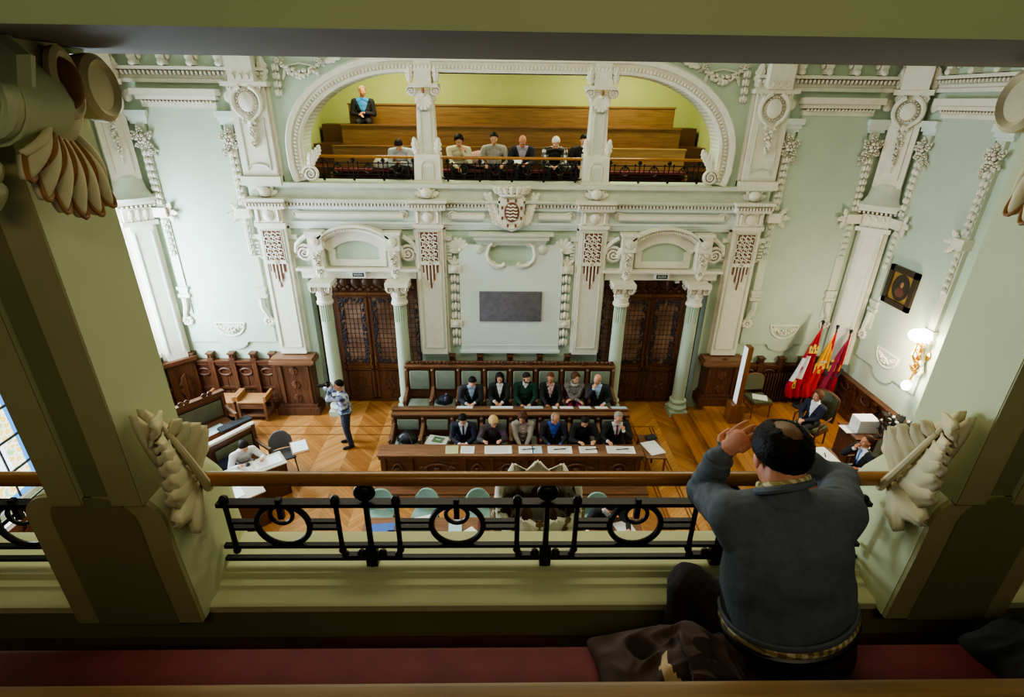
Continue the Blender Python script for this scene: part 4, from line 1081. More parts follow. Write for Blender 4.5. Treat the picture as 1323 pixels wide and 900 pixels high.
t = sheet('document', 'sheaf of white papers on the small side table', 'papers', 2.98, 9.12, .733, .34, .46, .3, M_['white'], .012, extra=text_lines(.34, .46, 12))
b = MB(T(3.02, 9.46, .735) @ RZ(.4)); b.bbox(-.12, .12, -.08, .08, 0, .07, .03); tag(b.obj('pouch', M_['dgrey']), 'dark grey pouch at the back of the small side table', 'pouch')
def rear_paper(x, w, m, label, dy=.14):
    c = T(x, 10.07+dy, 1.1-dy*sin(SL)/cos(SL)+.004)
    b = MB(c @ RX(-SL)); b.box(-w/2, w/2, -.12, .12, 0, .006); t = thing('document', label, 'papers', (x, 10.2, 1.07)); b.obj('sheets', m, t, smooth=0)
rear_paper(-1.03, .36, M_['white'], 'white papers under the hands of the man in dark suit, rear row')
rear_paper(-.2, .5, M_['white'], 'white papers on the sloping desk before the dark haired woman')
rear_paper(.52, .42, M_['paperb'], 'pale blue papers before the bearded man in green sweater')
rear_paper(1.0, .1, M_['white'], 'small white card before the visitor in floral blouse')
rear_paper(1.26, .3, M_['white'], 'white sheet beside the small card, before the visitor in floral blouse')
rear_paper(1.68, .26, M_['white'], 'white sheet before the woman with crossed arms')
rear_paper(2.05, .28, M_['white'], 'white sheet between the crossed-armed woman and the bald man')
rear_paper(2.45, .34, M_['paperb'], 'blue tinted sheet before the bald man with hand on chin')

def lumpy(name, m, label, cat, loc, r, seed, parts=None, flatz=1):
    """soft bag or cloth heap: a ball pushed about by noise"""
    b = MB(); b.ell((0, 0, 0), r, 22, 14)
    for i, p in enumerate(b.v):
        q = V(p); n = noise.noise(q*6+V((seed, 0, 0)))*.25+noise.noise(q*14+V((0, seed, 0)))*.1
        q = q*(1+n); q.z = max(q.z, -r[2]*flatz*.7); b.v[i] = (q.x+loc[0], q.y+loc[1], q.z+loc[2]+r[2]*flatz*.7)
    t = thing(name, label, cat, loc)
    b.obj('bag_body' if 'bag' in name or 'pack' in name else 'cloth', m, t)
    return t
t = lumpy('backpack', M_['black'], 'black backpack on the first seat of the front pew, beside papers with green folder', 'bag', (-2.26, 9.68, .5), (.22, .17, .15), 2)
for k in (-1, 1):
    b = MB(T(-2.26, 9.68, .5)); b.tube([(k*.06, -.1, .22), (k*.12, -.2, .16), (k*.16, -.28, .03), (k*.1, -.36, .01)], .016, 6, flat=.4); b.obj('strap', M_['dgrey'], t)
t = lumpy('shoulder_bag', mat('navy_bag', (34, 38, 52), .6), 'dark navy bag on the second seat of the rear pew', 'bag', (-1.6, 11.12, .62), (.2, .14, .12), 5)
b = MB(T(-1.6, 11.12, .62)); b.box(.02, .06, -.13, .13, .12, .2); b.obj('strap', mat('lilac_strap', (120, 120, 160), .6), t)
sheet('document', 'loose white sheets on the second seat of the front pew', 'papers', -1.62, 9.7, .502, .46, .36, -.25, M_['white'], .012, extra=text_lines(.46, .36, 10))
sheet('folder', 'green folder lying on the white sheets of the front pew', 'folder', -1.6, 9.72, .516, .24, .2, -.3, M_['paperg'], .01, extra=lambda t, M: MB(M).box(-.05, .05, -.015, .015, .01, .011).obj('cover_label', M_['white'], t, smooth=0))

# ------------------------------------------------------------------ angled pews by the windows
def side_pew(loc, rz, w, label, desk_edge):
    """long panelled pew; local +x runs along the back, right end at the origin, facing local -y"""
    t = thing('angled_pew', label, 'bench', loc, rz); R = T(*loc) @ RZ(rz)
    b = MB(R); b.box(-w, 0, 0, .06, 0, 1.08); b.box(-w, 0, -.03, .09, .98, 1.06); b.box(-.08, 0, -.04, .08, 0, 1.1); b.obj('back_board', M_['dwood'], t, smooth=0)
    b = MB(R)
    n = max(2, round(w/1.05))
    for i in range(n):
        a = -w*(i+1)/n+.08; c = -w*i/n-.1
        q = MB(R); q.bbox(a, c, -.035, .0, .5, .92, .02); q.obj('back_panel', M_['leatherd'], t)
    b.box(-w, 0, -.52, 0, .36, .42); b.box(-w, 0, -.5, -.46, 0, .36); b.obj('seat', M_['rwood'], t, smooth=0)
    b = MB(R); b.bbox(-w-.02, .03, -.04 if not desk_edge else -.03, .1 if not desk_edge else .09, 1.06, 1.12, .012); b.obj('top_rail', M_['dwood'] if not desk_edge else M_['paleedge'], t)
    if not desk_edge:
        b = MB(R)
        for i in range(int(w/.5)): o_spiral(b, T(-.3-.5*i, -.02, 1.16) @ RX(pi/2), .06, 1.5, .5, 1); o_spiral(b, T(-.42-.5*i, -.02, 1.16) @ RX(pi/2), .06, 1.5, .5, -1)
        b.obj('carved_cresting', M_['carve'], t)
    b = MB(R); b.box(-.06, 0, -.55, .06, 0, .42); b.loft([[(-.06, y, z-.03), (0, y, z-.03), (0, y, z+.02), (-.06, y, z+.02)] for y, z in ((0, .74), (-.2, .68), (-.5, .66))]); b.box(-.05, -.01, -.5, -.44, .4, .66); b.obj('end_panel', M_['rwoodz'], t, smooth=0)
    return t
M_['paleedge'] = mat('pale_worn_desk_edge', (206, 198, 186), .5, .05, 6)
A0 = radians(52); A1 = radians(56)
side_pew((-6.72, 10.86, 0), A0, 2.6, 'angled dark pew with olive leather back, nearer the wall stalls', False)
side_pew((-5.42, 9.47, 0), A1, 2.9, 'angled pew with pale top edge behind the woman in white sweater', True)
sheet('folder', 'pale blue folder on the seat of the angled pew nearer the stalls', 'folder', -6.75, 10.2, .425, .5, .3, A0+.1, M_['paperb'], .012)
b = MB(T(-6.35, 10.45, .42) @ RZ(A0)); b.bbox(-.4, .35, -.14, .12, 0, .09, .05); tag(b.obj('coat', M_['dgrey']), 'dark folded coat on the angled pew beside the pale blue folder', 'coat')
# desk before the woman
AD = radians(38)
t = thing('writing_desk', 'oak desk with white papers where the woman in white sweater writes', 'desk', (-4.47, 8.6, 0), AD); R = T(-4.47, 8.6, 0) @ RZ(AD)
b = MB(R); b.bbox(-2.2, .02, -.02, .46, .74, .77, .01); b.obj('desktop', M_['paleedge'], t)
b = MB(R); b.box(-2.2, 0, .0, .04, 0, .74); b.box(-.04, 0, 0, .42, 0, .74); b.obj('front_board', M_['dwoodz'], t, smooth=0)
def onD(u, v): p = R @ V((u, v, 0)); return p.x, p.y
x, y = onD(-.28, .22); sheet('document', 'white papers on the desk beside the writing woman hand', 'papers', x, y, .773, .5, .3, AD, M_['white'], .006, extra=text_lines(.5, .3, 10))
x, y = onD(-.95, .22); sheet('document', 'white sheet farther along the writing woman desk', 'papers', x, y, .773, .4, .28, AD+.1, M_['white'], .006)
t = thing('writing_desk', 'oak desk with pale edge just below the handrail, in front of the writing desk', 'desk', (-4.2, 7.35, 0), radians(40)); R2 = T(-4.55, 7.75, 0) @ RZ(radians(40))
t.location = (-4.55, 7.75, 0)
b = MB(R2); b.bbox(-2.2, .02, -.02, .5, .74, .77, .01); b.obj('desktop', M_['paleedge'], t)
b = MB(R2); b.box(-2.2, 0, .0, .04, 0, .74); b.box(-.04, 0, 0, .46, 0, .74); b.obj('front_board', M_['dwoodz'], t, smooth=0)
p = R2 @ V((-.55, .25, 0)); sheet('document', 'white sheets on the desk just below the handrail', 'papers', p.x, p.y, .773, .5, .32, radians(42), M_['white'], .006)
# microphone on the writing desk
x, y = onD(-.62, .36); b = MB(T(x, y, .77)); b.lathe([(.05, 0), (.05, .02), (.02, .03)], 14); b.tube([(0, 0, .02), (.05, -.03, .14), (.14, -.1, .22), (.22, -.16, .25)], .007, 6); b.ell((.24, -.17, .255), (.022, .022, .02))
tag(b.obj('microphone', M_['black']), 'black gooseneck microphone on the writing woman desk', 'microphone')
# grey chair with its writing board
def shell_chair(label, loc, rz, m, board=False, group=None):
    t = thing('chair', label, 'chair', loc, rz, group); R = T(*loc) @ RZ(rz)
    b = MB(R); rows = []
    for i in range(9):
        s = i/8; z = .5+.36*s; hw = .235-.03*s**4; row = []
        for j in range(11):
            q = -1+2*j/10; row.append((q*hw, .2+.1*s-.05*q*q, z-.13*abs(q)**3*s**3))
        rows.append(row)
    b.grid(rows, thick=.035, nrm=(0, 1, 0)); b.obj('backrest', m, t, smooth=60)
    b = MB(R); b.bbox(-.24, .24, -.25, .2, .42, .47, .025); b.obj('seat', m, t)
    for sx in (-1, 1):
        for y0 in (-.22, .2):
            b = MB(R); b.tube([(sx*.2, y0*.8, .42), (sx*.24, y0*1.15, 0)], .012, 7); b.obj('leg', M_['black'], t)
        b = MB(R); b.tube([(sx*.2, .18, .42), (sx*.2, .25, .62)], .013, 7); b.obj('back_support', M_['black'], t)
    if board:
        b = MB(R); b.bbox(.16, .5, -.5, .0, .67, .69, .008); b.tube([(.26, .1, .43), (.3, .0, .66)], .014, 7); b.obj('writing_board', M_['lwood'], t)
    return t
shell_chair('grey shell chair with writing board beside the writing woman', (-4.85, 9.3, 0), radians(28), mat('grey_chair_cloth', (96, 96, 98), .8), True)
p = T(-4.85, 9.3, 0) @ RZ(radians(28)) @ V((.33, -.25, 0)); sheet('document', 'white sheets on the writing board of the grey chair', 'papers', p.x, p.y, .693, .3, .4, radians(28), M_['white'], .006)
# oak stall chairs on the wall
def stall(label, loc):
    t = thing('stall_chair', label, 'chair', loc, 0, 'light oak stall chairs'); R = T(*loc)
    b = MB(R); b.bbox(-.34, .34, -.26, .22, .5, .55, .012); b.obj('seat', M_['lwood'], t)
    b = MB(R); b.box(-.34, .34, -.24, .2, .12, .16); b.obj('lower_shelf', M_['rwood'], t, smooth=0)
    for sx in (-1, 1):
        b = MB(R); b.box(sx*.34-.03, sx*.34+.03, -.24, .22, .55, .68); b.obj('armrest', M_['lwood'], t, smooth=0)
        for y in (-.23, .19):
            b = MB(R); b.box(sx*.32-.03, sx*.32+.03, y-.03, y+.03, 0, .5); b.obj('leg', M_['rwoodz'], t, smooth=0)
    b = MB(R); b.box(-.3, .3, -.25, -.22, .36, .48); b.obj('apron', M_['rwood'], t, smooth=0)
stall('light oak stall chair against the panelling, nearer the pedestal', (-6.35, 11.5, 0))
stall('light oak stall chair against the panelling, behind the carved pew end', (-7.1, 11.5, 0))

# ------------------------------------------------------------------ press table and its chairs
t = thing('press_table', 'long press table right under the balcony, covered with papers', 'table', (0, 6.6, 0))
b = MB(); b.bbox(-2.55, 2.2, 6.2, 7.08, .71, .75, .012); b.obj('table_top', M_['rwood'], t)
for x in (-2.4, -.2, 2.05):
    for y in (6.32, 6.96):
        b = MB(); b.box(x-.04, x+.04, y-.04, y+.04, 0, .71); b.obj('leg', M_['dwoodz'], t, smooth=0)
GR = 'teal chairs at the press table'
shell_chair('teal chair at the press table, the one nearest the writing desks', (-2.4, 7.4, 0), 0, M_['teal'], group=GR)
shell_chair('teal chair at the press table turned slightly aside, between the two others', (-1.6, 7.42, 0), -.2, M_['teal'], group=GR)
shell_chair('teal chair at the press table beside the plaster crown', (-.6, 7.42, 0), .2, M_['teal'], group=GR)
shell_chair('teal chair under the man in dark jacket at the press table', (1.55, 7.3, 0), 0, M_['teal'], group=GR)
for x, y, w, d, rz, m, lb, nm in ((-2.2, 6.78, .4, .28, .1, M_['blue'], 'bright blue folder at the end of the press table', 'folder'), (-1.62, 6.95, .5, .24, .3, M_['white'], 'crumpled white sheets by the blue folder on the press table', 'document'),
        (-.98, 6.8, .22, .4, .05, M_['paperb'], 'pale blue leaflet on the press table under a ring of the railing', 'document'), (-.72, 6.7, .22, .2, .7, M_['white'], 'white torn-edged sheet beside the maroon folder', 'document'), (-.5, 6.82, .2, .34, 0, M_['maroon'], 'maroon folder on the press table', 'folder'),
        (-.26, 6.86, .26, .36, .05, M_['white'], 'white notepad beside the maroon folder', 'document'), (.12, 6.72, .4, .2, .1, M_['white'], 'white sheet on the press table beside the plaster crown', 'document'), (1.1, 6.74, .34, .24, -.2, M_['white'], 'white sheet on the press table near the dark jacket elbow', 'document'), (1.9, 6.78, .3, .36, .3, M_['white'], 'white sheet under the hand of the man in dark jacket', 'document'), (-1.75, 6.7, .7, .12, 0, M_['black'], 'black laptop seen edge-on on the press table', 'laptop')):
    sheet(nm, lb, 'folder' if nm == 'folder' else 'laptop' if nm == 'laptop' else 'papers', x, y, .752, w, d, rz, m, .012)

# ------------------------------------------------------------------ platform: totem, chairs, radiator, flags
t = thing('totem_panel', 'tall narrow oak panel with a white lit side standing on the platform', 'panel', (5.42, 10.85, .3))
b = MB(T(5.44, 10.85, .3)); b.box(-.17, .17, -.14, .16, 0, .5); b.obj('base', M_['doorwood'], t, smooth=0)
b = MB(T(5.44, 10.85, .3)); b.box(-.045, .075, -.09, .1, .5, 2.0); b.obj('post', M_['doorwood'], t, smooth=0)
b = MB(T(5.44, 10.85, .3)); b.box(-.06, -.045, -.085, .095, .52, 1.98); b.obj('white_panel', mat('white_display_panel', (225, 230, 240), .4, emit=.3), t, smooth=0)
def side_chair(label, loc, rz, hb, m, wm, arms=False, w=.24):
    t = thing('upholstered_chair', label, 'chair', loc, rz); R = T(*loc) @ RZ(rz)
    b = MB(R); b.bbox(-w, w, -.26, .22, .4, .48, .03); b.obj('seat', m, t)
    b = MB(R); P = [(-w, .56)]+[(-w*cos(pi*k/10), hb-.14+.14*sin(pi*k/10)) for k in range(11)]+[(w, .56)]; b.prism(P, .2, .26, RX(-.1), axis='y'); b.obj('backrest', m, t, smooth=40)
    b = MB(R); b.tube([(x*1.06, .235, z) for x, z in P], .022, 7, RX(-.1)); b.box(-w-.02, w+.02, -.25, .22, .35, .4); b.obj('frame', wm, t)
    for sx in (-1, 1):
        for y in (-.22, .2):
            b = MB(R); b.tube([(sx*(w-.02), y, .38), (sx*(w-.01), y*1.05, 0)], [.022, .016], 8); b.obj('leg', wm, t)
        if arms:
            b = MB(R); b.tube([(sx*(w+.02), .2, .7), (sx*(w+.03), 0, .66), (sx*(w+.03), -.22, .65), (sx*(w+.02), -.24, .4)], .02, 8); b.obj('armrest', wm, t)
    return t
side_chair('olive upholstered chair with white papers on its seat, by the radiator', (6.12, 11.2, .3), .1, .98, M_['leatherd'], M_['doorwood'])
sheet('document', 'white papers left on the olive chair seat by the radiator', 'papers', 6.14, 11.15, .782, .34, .26, -.35, M_['white'], .008)
t = thing('radiator', 'dark ribbed radiator on the far wall between olive chair and flags', 'radiator', (7.0, 11.8, .3))
b = MB(T(7.0, 11.72, .3))
for i in range(18): b.bbox(-.62+.073*i-.024, -.62+.073*i+.024, -.05, .09, .08, .86, .02)
b.obj('rib', M_['radiator'], t)
b = MB(T(7.0, 11.72, .3)); b.tube([(-.66, .02, .14), (.66, .02, .14)], .02, 8); b.tube([(-.66, .02, .8), (.66, .02, .8)], .02, 8)
for x in (-.55, .55): b.box(x-.02, x+.02, -.02, .06, 0, .1)
b.obj('pipe', M_['radiator'], t)
side_chair('high-backed armchair with olive leather under the woman by the flags', (6.82, 10.02, .3), radians(-60), 1.22, M_['leatherd'], M_['dwoodz'], True, .27)
# flags
def flag(label, loc, top, zones, seed, emblems, width=.78, lean=0):
    """cloth hanging from a pole in deep folds; zones colours it from the pole top down"""
    t = thing('flag', label, 'flag', loc)
    x, y, z = loc
    b = MB(); b.tube([(x, y, z+.1), (x, y, top)], .016, 8); b.obj('pole', zones['pole'], t)
    b = MB(); b.ell((x, y, top+.03), .04); b.lathe([(.02, 0), (.03, .02), (.02, .04)], 10, T(x, y, top-.04)); b.obj('finial', M_['black'], t)
    b = MB(); b.lathe([(.16, 0), (.17, .03), (.05, .07), (.03, .16)], 18, T(x, y, z)); b.obj('base', M_['dgrey'], t)
    rows = []; nz, nu = 44, 26; L = top-z-.35
    b = MB()
    for i in range(nz+1):
        s = i/nz; spread = .05+(width-.05)*min(1, s*1.15)**.8*(1-.25*max(0, s-.75)/.25); row = []
        for j in range(nu+1):
            q = j/nu
            fx = -spread*q*.62; drop = s*L*(1-.0*q)+q*.34*(1-abs(2*s-.9))*s
            fy = -.03-.055*sin(q*15+seed+s*1.6)*min(1, s*3)-.06*q
            row.append((x+fx, y+fy, top-.06-drop))
        rows.append(row)
    n = nu+1
    b.grid(rows)
    me_m = [zones['mats'][0]]+zones['mats'][1:]
    o = b.obj('cloth', me_m, t, smooth=80)
    k = 0
    for pl in o.data.polygons:
        i, j = divmod(pl.index, nu); pl.material_index = zones['fn'](i/nz, j/nu)
    md = o.modifiers.new('t', 'SOLIDIFY'); md.thickness = .004
    for nm, m, fn in emblems:
        q = MB(); fn(q, lambda s, u: emb_pt(rows, nz, nu, s, u)); q.obj(nm, m, t)
    return t
def emb_pt(rows, nz, nu, s, u):
    p = V(rows[int(round(s*nz))][int(round(u*nu))]); return p+V((0, -.03, 0))
def castle(s, u, k=.1):
    def f(q, at):
        c = at(s, u); M = T(c.x, c.y, c.z)
        q.box(-k, k, -.008, .004, -k, k*.25, M)
        for d in (-.8, 0, .8):
            h = .9 if d == 0 else .55
            q.box(d*k-.28*k, d*k+.28*k, -.012, .004, k*.2, k*h, M)
            for e in (-.2, 0, .2): q.box(d*k+e*k-.07*k, d*k+e*k+.07*k, -.012, .004, k*h, k*(h+.2), M)
    return f
def castle_door(s, u, k=.1):
    def f(q, at):
        c = at(s, u); M = T(c.x, c.y-.004, c.z)
        for d in (-.55, 0, .55): q.box(d*k-.12*k, d*k+.12*k, -.012, 0, -.7*k if d == 0 else -.3*k, .05*k, M)
    return f
def lion(s, u, k=.1):
    def f(q, at):
        c = at(s, u); M = T(c.x, c.y, c.z)
        q.caps((-.3*k, 0, -.5*k), (.2*k, 0, .4*k), .25*k, .3*k, 8, M); q.ell((.3*k, 0, .75*k), (.28*k, .01, .25*k), 8, 6, M)
        for a, b_ in (((-.3*k, 0, -.5*k), (-.7*k, 0, -1*k)), ((-.2*k, 0, -.5*k), (.2*k, 0, -1*k)), ((.2*k, 0, .3*k), (.8*k, 0, .5*k)), ((.2*k, 0, .1*k), (.75*k, 0, 0))): q.caps(a, b_, .1*k, .08*k, 6, M)
        q.tube([(-.4*k, 0, -.3*k), (-.9*k, 0, 0), (-.7*k, 0, .6*k), (-.9*k, 0, .8*k)], .06*k, 6, M)
    return f
FR = mat('flag_crimson', (176, 22, 44), .75, .12, 10); FW = mat('flag_white', (226, 226, 232), .75, .06, 10); FRD = mat('flag_red', (198, 26, 30), .75, .12, 10); FY = mat('flag_yellow', (226, 170, 36), .75, .1, 10)
FP = mat('flag_purple_red', (128, 22, 54), .75, .15, 8); FG = mat('flag_gold_embroidery', (206, 168, 70), .7, .15, 20); FGR = mat('flag_dark_embroidery', (40, 60, 40), .7); FV = mat('flag_lion_purple', (130, 60, 110), .7); FLB = mat('flag_pale_blue', (160, 170, 200), .7)
PW_ = M_['doorwood']; PR = mat('red_painted_pole', (176, 40, 44), .4)
flag('red and white quartered flag with castles, nearest the radiator', (7.42, 11.5, .3), 2.62, {'pole': PW_, 'mats': [FR, FW], 'fn': lambda s, u: 1 if (.36 < s < .68 and u > .42) or (s > .45 and s < .62 and u < .0) else 0}, .3,
     [('castle', FG, castle(.28, .5, .11)), ('castle', FG, castle(.78, .62, .11)), ('castle_opening', FGR, castle_door(.28, .5, .11)), ('castle_opening', FGR, castle_door(.78, .62, .11)), ('lion', FV, lion(.52, .72, .09))], .95)
flag('red and yellow striped flag with a shield, middle of the three flags', (7.8, 11.5, .3), 2.5, {'pole': PW_, 'mats': [FRD, FY], 'fn': lambda s, u: 1 if .26 < s+.22*u < .62 else 0}, 1.2,
     [('shield', FG, lambda q, at: (lambda c: (q.ell((c.x, c.y, c.z), (.11, .02, .15)), q.box(c.x-.17, c.x-.13, c.y-.01, c.y+.01, c.z-.12, c.z+.14), q.box(c.x+.13, c.x+.17, c.y-.01, c.y+.01, c.z-.12, c.z+.14)))(at(.5, .5))), ('shield_field', FR, lambda q, at: (lambda c: (q.box(c.x-.07, c.x, c.y-.028, c.y-.018, c.z, c.z+.09), q.box(c.x, c.x+.07, c.y-.028, c.y-.018, c.z-.09, c.z)))(at(.5, .5))), ('shield_crown', FLB, lambda q, at: (lambda c: [q.ell((c.x+.04*i, c.y, c.z+.19), (.025, .02, .035)) for i in (-2, -1, 0, 1, 2)])(at(.5, .5)))], .85)
flag('purple red city flag with gold flames on a red pole, nearest the side wall', (8.1, 11.42, .3), 2.42, {'pole': PR, 'mats': [FP, FRD], 'fn': lambda s, u: 1 if u < .06 else 0}, 2.1,
     [('flame', FG, lambda q, at: (lambda c: [q.caps((c.x-.12+.06*i, c.y, c.z-.07), (c.x-.1+.06*i, c.y, c.z+.08), .02, .012, 7) for i in range(5)])(at(.45, .55))), ('crest_ring', M_['dgrey'], lambda q, at: (lambda c: q.tube([(c.x+.2*cos(a), c.y, c.z-.02+.24*sin(a)) for a in [pi+pi*k/14 for k in range(15)]], .035, 7))(at(.45, .55))), ('crest_crown', FG, lambda q, at: (lambda c: [q.ell((c.x+.05*i, c.y, c.z+.2), (.03, .02, .04)) for i in (-2, -1, 0, 1, 2)])(at(.45, .55)))], .8)
# presidency desk, box, plant, throne chair
t = thing('presidency_desk', 'oak desk with large white book on the platform, before the man with blue tie', 'desk', (6.0, 7.9, .3))
b = MB(); b.bbox(5.72, 6.42, 6.6, 8.72, 1.0, 1.04, .012); b.obj('desktop', M_['doorwood'], t)
b = MB(); b.box(5.8, 5.85, 6.65, 8.66, .3, 1.0); b.box(5.8, 6.4, 8.62, 8.66, .3, 1.0); b.box(5.8, 6.4, 6.65, 6.69, .3, 1.0); b.obj('front_board', M_['dwood'], t, smooth=0)
sheet('portfolio', 'large white closed portfolio on the presidency desk', 'portfolio', 6.06, 8.42, 1.042, .52, .5, .12, M_['white'], .03)
b = MB(T(6.16, 8.42, 1.08) @ RZ(1.2)); b.tube([(-.07, 0, 0), (.07, 0, 0)], .009, 7); tag(b.obj('pen', M_['black']), 'black pen lying on the white portfolio', 'pen')
sheet('document', 'white sheet on the presidency desk nearer the handrail', 'papers', 6.2, 8.0, 1.042, .42, .22, 0, M_['white'], .006, extra=text_lines(.42, .22, 6))
sheet('document', 'white sheet on the presidency desk seen under the handrail', 'papers', 6.0, 7.3, 1.042, .3, .4, 0, M_['white'], .006)
t = thing('desk_bell', 'small white cup with curved handle on the presidency desk', 'cup', (5.84, 8.3, 1.042)); b = MB(T(5.84, 8.3, 1.042)); b.lathe([(.03, 0), (.05, .02), (.055, .09), (.05, .09), (.04, .02)], 16); b.obj('bowl', M_['white'], t); b = MB(T(5.84, 8.3, 1.042)); b.tube(arcpts(.06, .05, .03, .03, -90, 90, 8), .007, 6, M=RX(pi/2)); b.obj('handle', M_['white'], t)
side_chair('dark high-backed armchair behind the presidency desk', (6.98, 8.25, .3), radians(-85), 1.15, M_['leatherd'], M_['dwoodz'], True, .3)
t = thing('side_cabinet', 'dark low cabinet carrying the white box beside the side wall', 'cabinet', (7.5, 9.35, .3))
b = MB(); b.box(7.2, 7.9, 9.05, 9.65, .3, .98); b.obj('carcass', M_['dwoodz'], t, smooth=0)
b = MB(); b.box(7.17, 7.93, 9.02, 9.68, .98, 1.02); b.obj('top', M_['dwood'], t, smooth=0)
b = MB(); b.box(7.18, 7.2, 9.1, 9.6, .36, .92); b.obj('door', M_['dwoodz'], t, smooth=0)
t = thing('white_box', 'white open box with raised lid on the low cabinet by the side wall', 'box', (7.5, 9.4, 1.02))
b = MB(T(7.52, 9.4, 1.02)); b.box(-.2, .22, -.15, .15, 0, .3); b.obj('body', M_['white'], t, smooth=0)
b = MB(T(7.52, 9.4, 1.02)); b.box(-.42, -.2, -.15, .15, 0, .012); b.obj('flap', M_['white'], t, smooth=0)
t = thing('flower_pot', 'dark leafy plant with white blossoms beside the white box', 'plant', (7.78, 9.0, 1.02))
b = MB(T(7.9, 9.05, .3)); b.lathe([(.1, .0), (.14, .3), (.15, .74), (.13, .74), (.12, .5)], 16); b.obj('pot', M_['dgrey'], t)
b = MB(); c = MB(); rr = random.Random(4)
for i in range(70):
    a = rr.uniform(0, 6.28); q = rr.uniform(.05, .3); z = rr.uniform(1.0, 1.45)
    o_leaf(b, T(7.9+q*cos(a)*.7, 9.05+q*sin(a), z) @ RZ(a-pi/2) @ RX(rr.uniform(.2, 1.0)), .16, .05, .3, 2, .2, 6)
for i in range(26):
    a = rr.uniform(0, 6.28); q = rr.uniform(.05, .32); z = rr.uniform(1.15, 1.5); o_rosette(c, T(7.9+q*cos(a)*.7, 9.05+q*sin(a), z), .04, 5)
b.obj('foliage', mat('dark_plant_leaf', (44, 36, 30), .5), t); c.obj('blossom', M_['white'], t)
# portrait and sconce
t = thing('framed_portrait', 'dark framed oval portrait hanging on the side wall', 'picture', (XW, 10.65, 3.4)); M = wall_frame('right', 10.65, 3.78)
b = MB(M)
for a in ((-.42, -.3, -.42, .42), (.3, .42, -.42, .42), (-.42, .42, -.42, -.3), (-.42, .42, .3, .42)): b.box(a[0], a[1], a[2], a[3], .06, .12)
b.obj('frame', mat('dark_picture_frame', (48, 34, 22), .4, .2, 9), t, smooth=0)
b = MB(M); b.box(-.31, .31, -.31, .31, .06, .08); b.obj('gilt_mount', mat('dull_gilt_mount', (150, 118, 56), .45, .15, 9), t, smooth=0)
b = MB(M); b.lathe([(.25, .08), (.25, .086), (.001, .087)], 28, sy=1.14); b.obj('canvas', mat('dark_painted_ground', (44, 32, 26), .4), t)
b = MB(M); b.ell((.02, .07, .086), (.05, .065, .012)); b.obj('painted_face', mat('painted_flesh', (150, 104, 78), .5), t)
b = MB(M); b.ell((0, -.1, .084), (.14, .11, .01)); b.obj('painted_robe', mat('painted_robe', (92, 52, 42), .5), t)
t = thing('wall_sconce', 'brass wall sconce with a lit white globe on the side wall', 'lamp', (XW, 9.5, 2.1)); M = wall_frame('right', 9.5, 0)
GLOW = mat('lit_opal_glass', (255, 246, 224), .3, 0, 1, emit=14)
b = MB(M); b.ell((0, 3.17, .28), (.2, .13, .2), 20, 12); b.obj('glass_globe', GLOW, t)
b = MB(M); b.lathe([(.1, 0), (.12, .03), (.05, .06)], 16, T(0, 2.75, .0)); b.tube([(0, 2.7, .05), (0, 2.6, .2), (0, 2.75, .3), (0, 3.05, .28)], .022, 8); b.tube([(0, 2.75, .05), (0, 2.4, .12), (.05, 2.2, .2)], .02, 8)
for k in range(7): o_leaf(b, T(.05*(-1)**k, 2.35+.09*k, .15) @ RZ((-1)**k*.8), .22, .06, .4)
b.obj('brass_bracket', M_['gold'], t)
b = MB(M); b.ell((.06, 2.08, .24), (.09, .11, .09), 14, 9); b.obj('lower_bulb', GLOW, t)
l = bpy.data.lights.new('sconce_light', 'POINT'); l.energy = 60; l.color = (1, .86, .62); l.shadow_soft_size = .12
o = bpy.data.objects.new('sconce_light', l); COL.objects.link(o); o.location = (XW-.62, 9.5, 2.75)

# ------------------------------------------------------------------ benches of the far gallery
def gal_bench(label, y, zf, x0, x1, m, back=True):
    t = thing('tiered_bench', label, 'bench', ((x0+x1)/2, y, zf)); 
    b = MB(); b.box(x0, x1, y-.04, y, zf, zf+.9); b.obj('backrest', m, t, smooth=0)
    b = MB(); b.box(x0-.02, x1+.02, y-.06, y+.05, zf+.88, zf+.92); b.obj('top_rail', m, t, smooth=0)
    b = MB(); b.box(x0, x1, y-.42, y-.04, zf+.39, zf+.44); b.box(x0, x1, y-.1, y-.06, zf, zf+.39); b.obj('seat', M_['red'], t, smooth=0)
    for x in (x0+.02, x1-.02):
        b = MB(); b.box(x-.02, x+.02, y-.42, y, zf, zf+.44); b.obj('end_panel', m, t, smooth=0)
gal_bench('front tier bench of the far gallery where the visitors lean forward', 13.2, GF, -4.15, 1.9, M_['gwood'])
gal_bench('pale front tier bench of the far gallery, empty, beyond the second column', 13.2, GF, 1.95, 4.1, M_['gwoodl'])
gal_bench('middle tier bench of the far gallery, empty', 14.1, GF+.42, -4.15, 4.2, M_['gwood'])
gal_bench('top tier bench of the far gallery with one visitor at its end', 14.95, GF+.88, -4.15, 4.25, M_['gwood'])

t = thing('security_camera', 'small white and black security camera under the lintel of the platform side door', 'security camera', (4.02, 12.0, 3.3))
p = atY(874, 366, 11.98); M = T(p.x, 11.98, p.z)
b = MB(M); b.box(-.05, .05, -.05, .05, .02, .16); b.tube([(0, 0, .16), (0, 0, .3)], .02, 8); b.obj('bracket', M_['white'], t)
b = MB(M); b.lathe([(.03, -.12), (.06, -.1), (.07, 0), (.06, .04)], 16, RX(.7)); b.obj('camera_body', M_['black'], t)
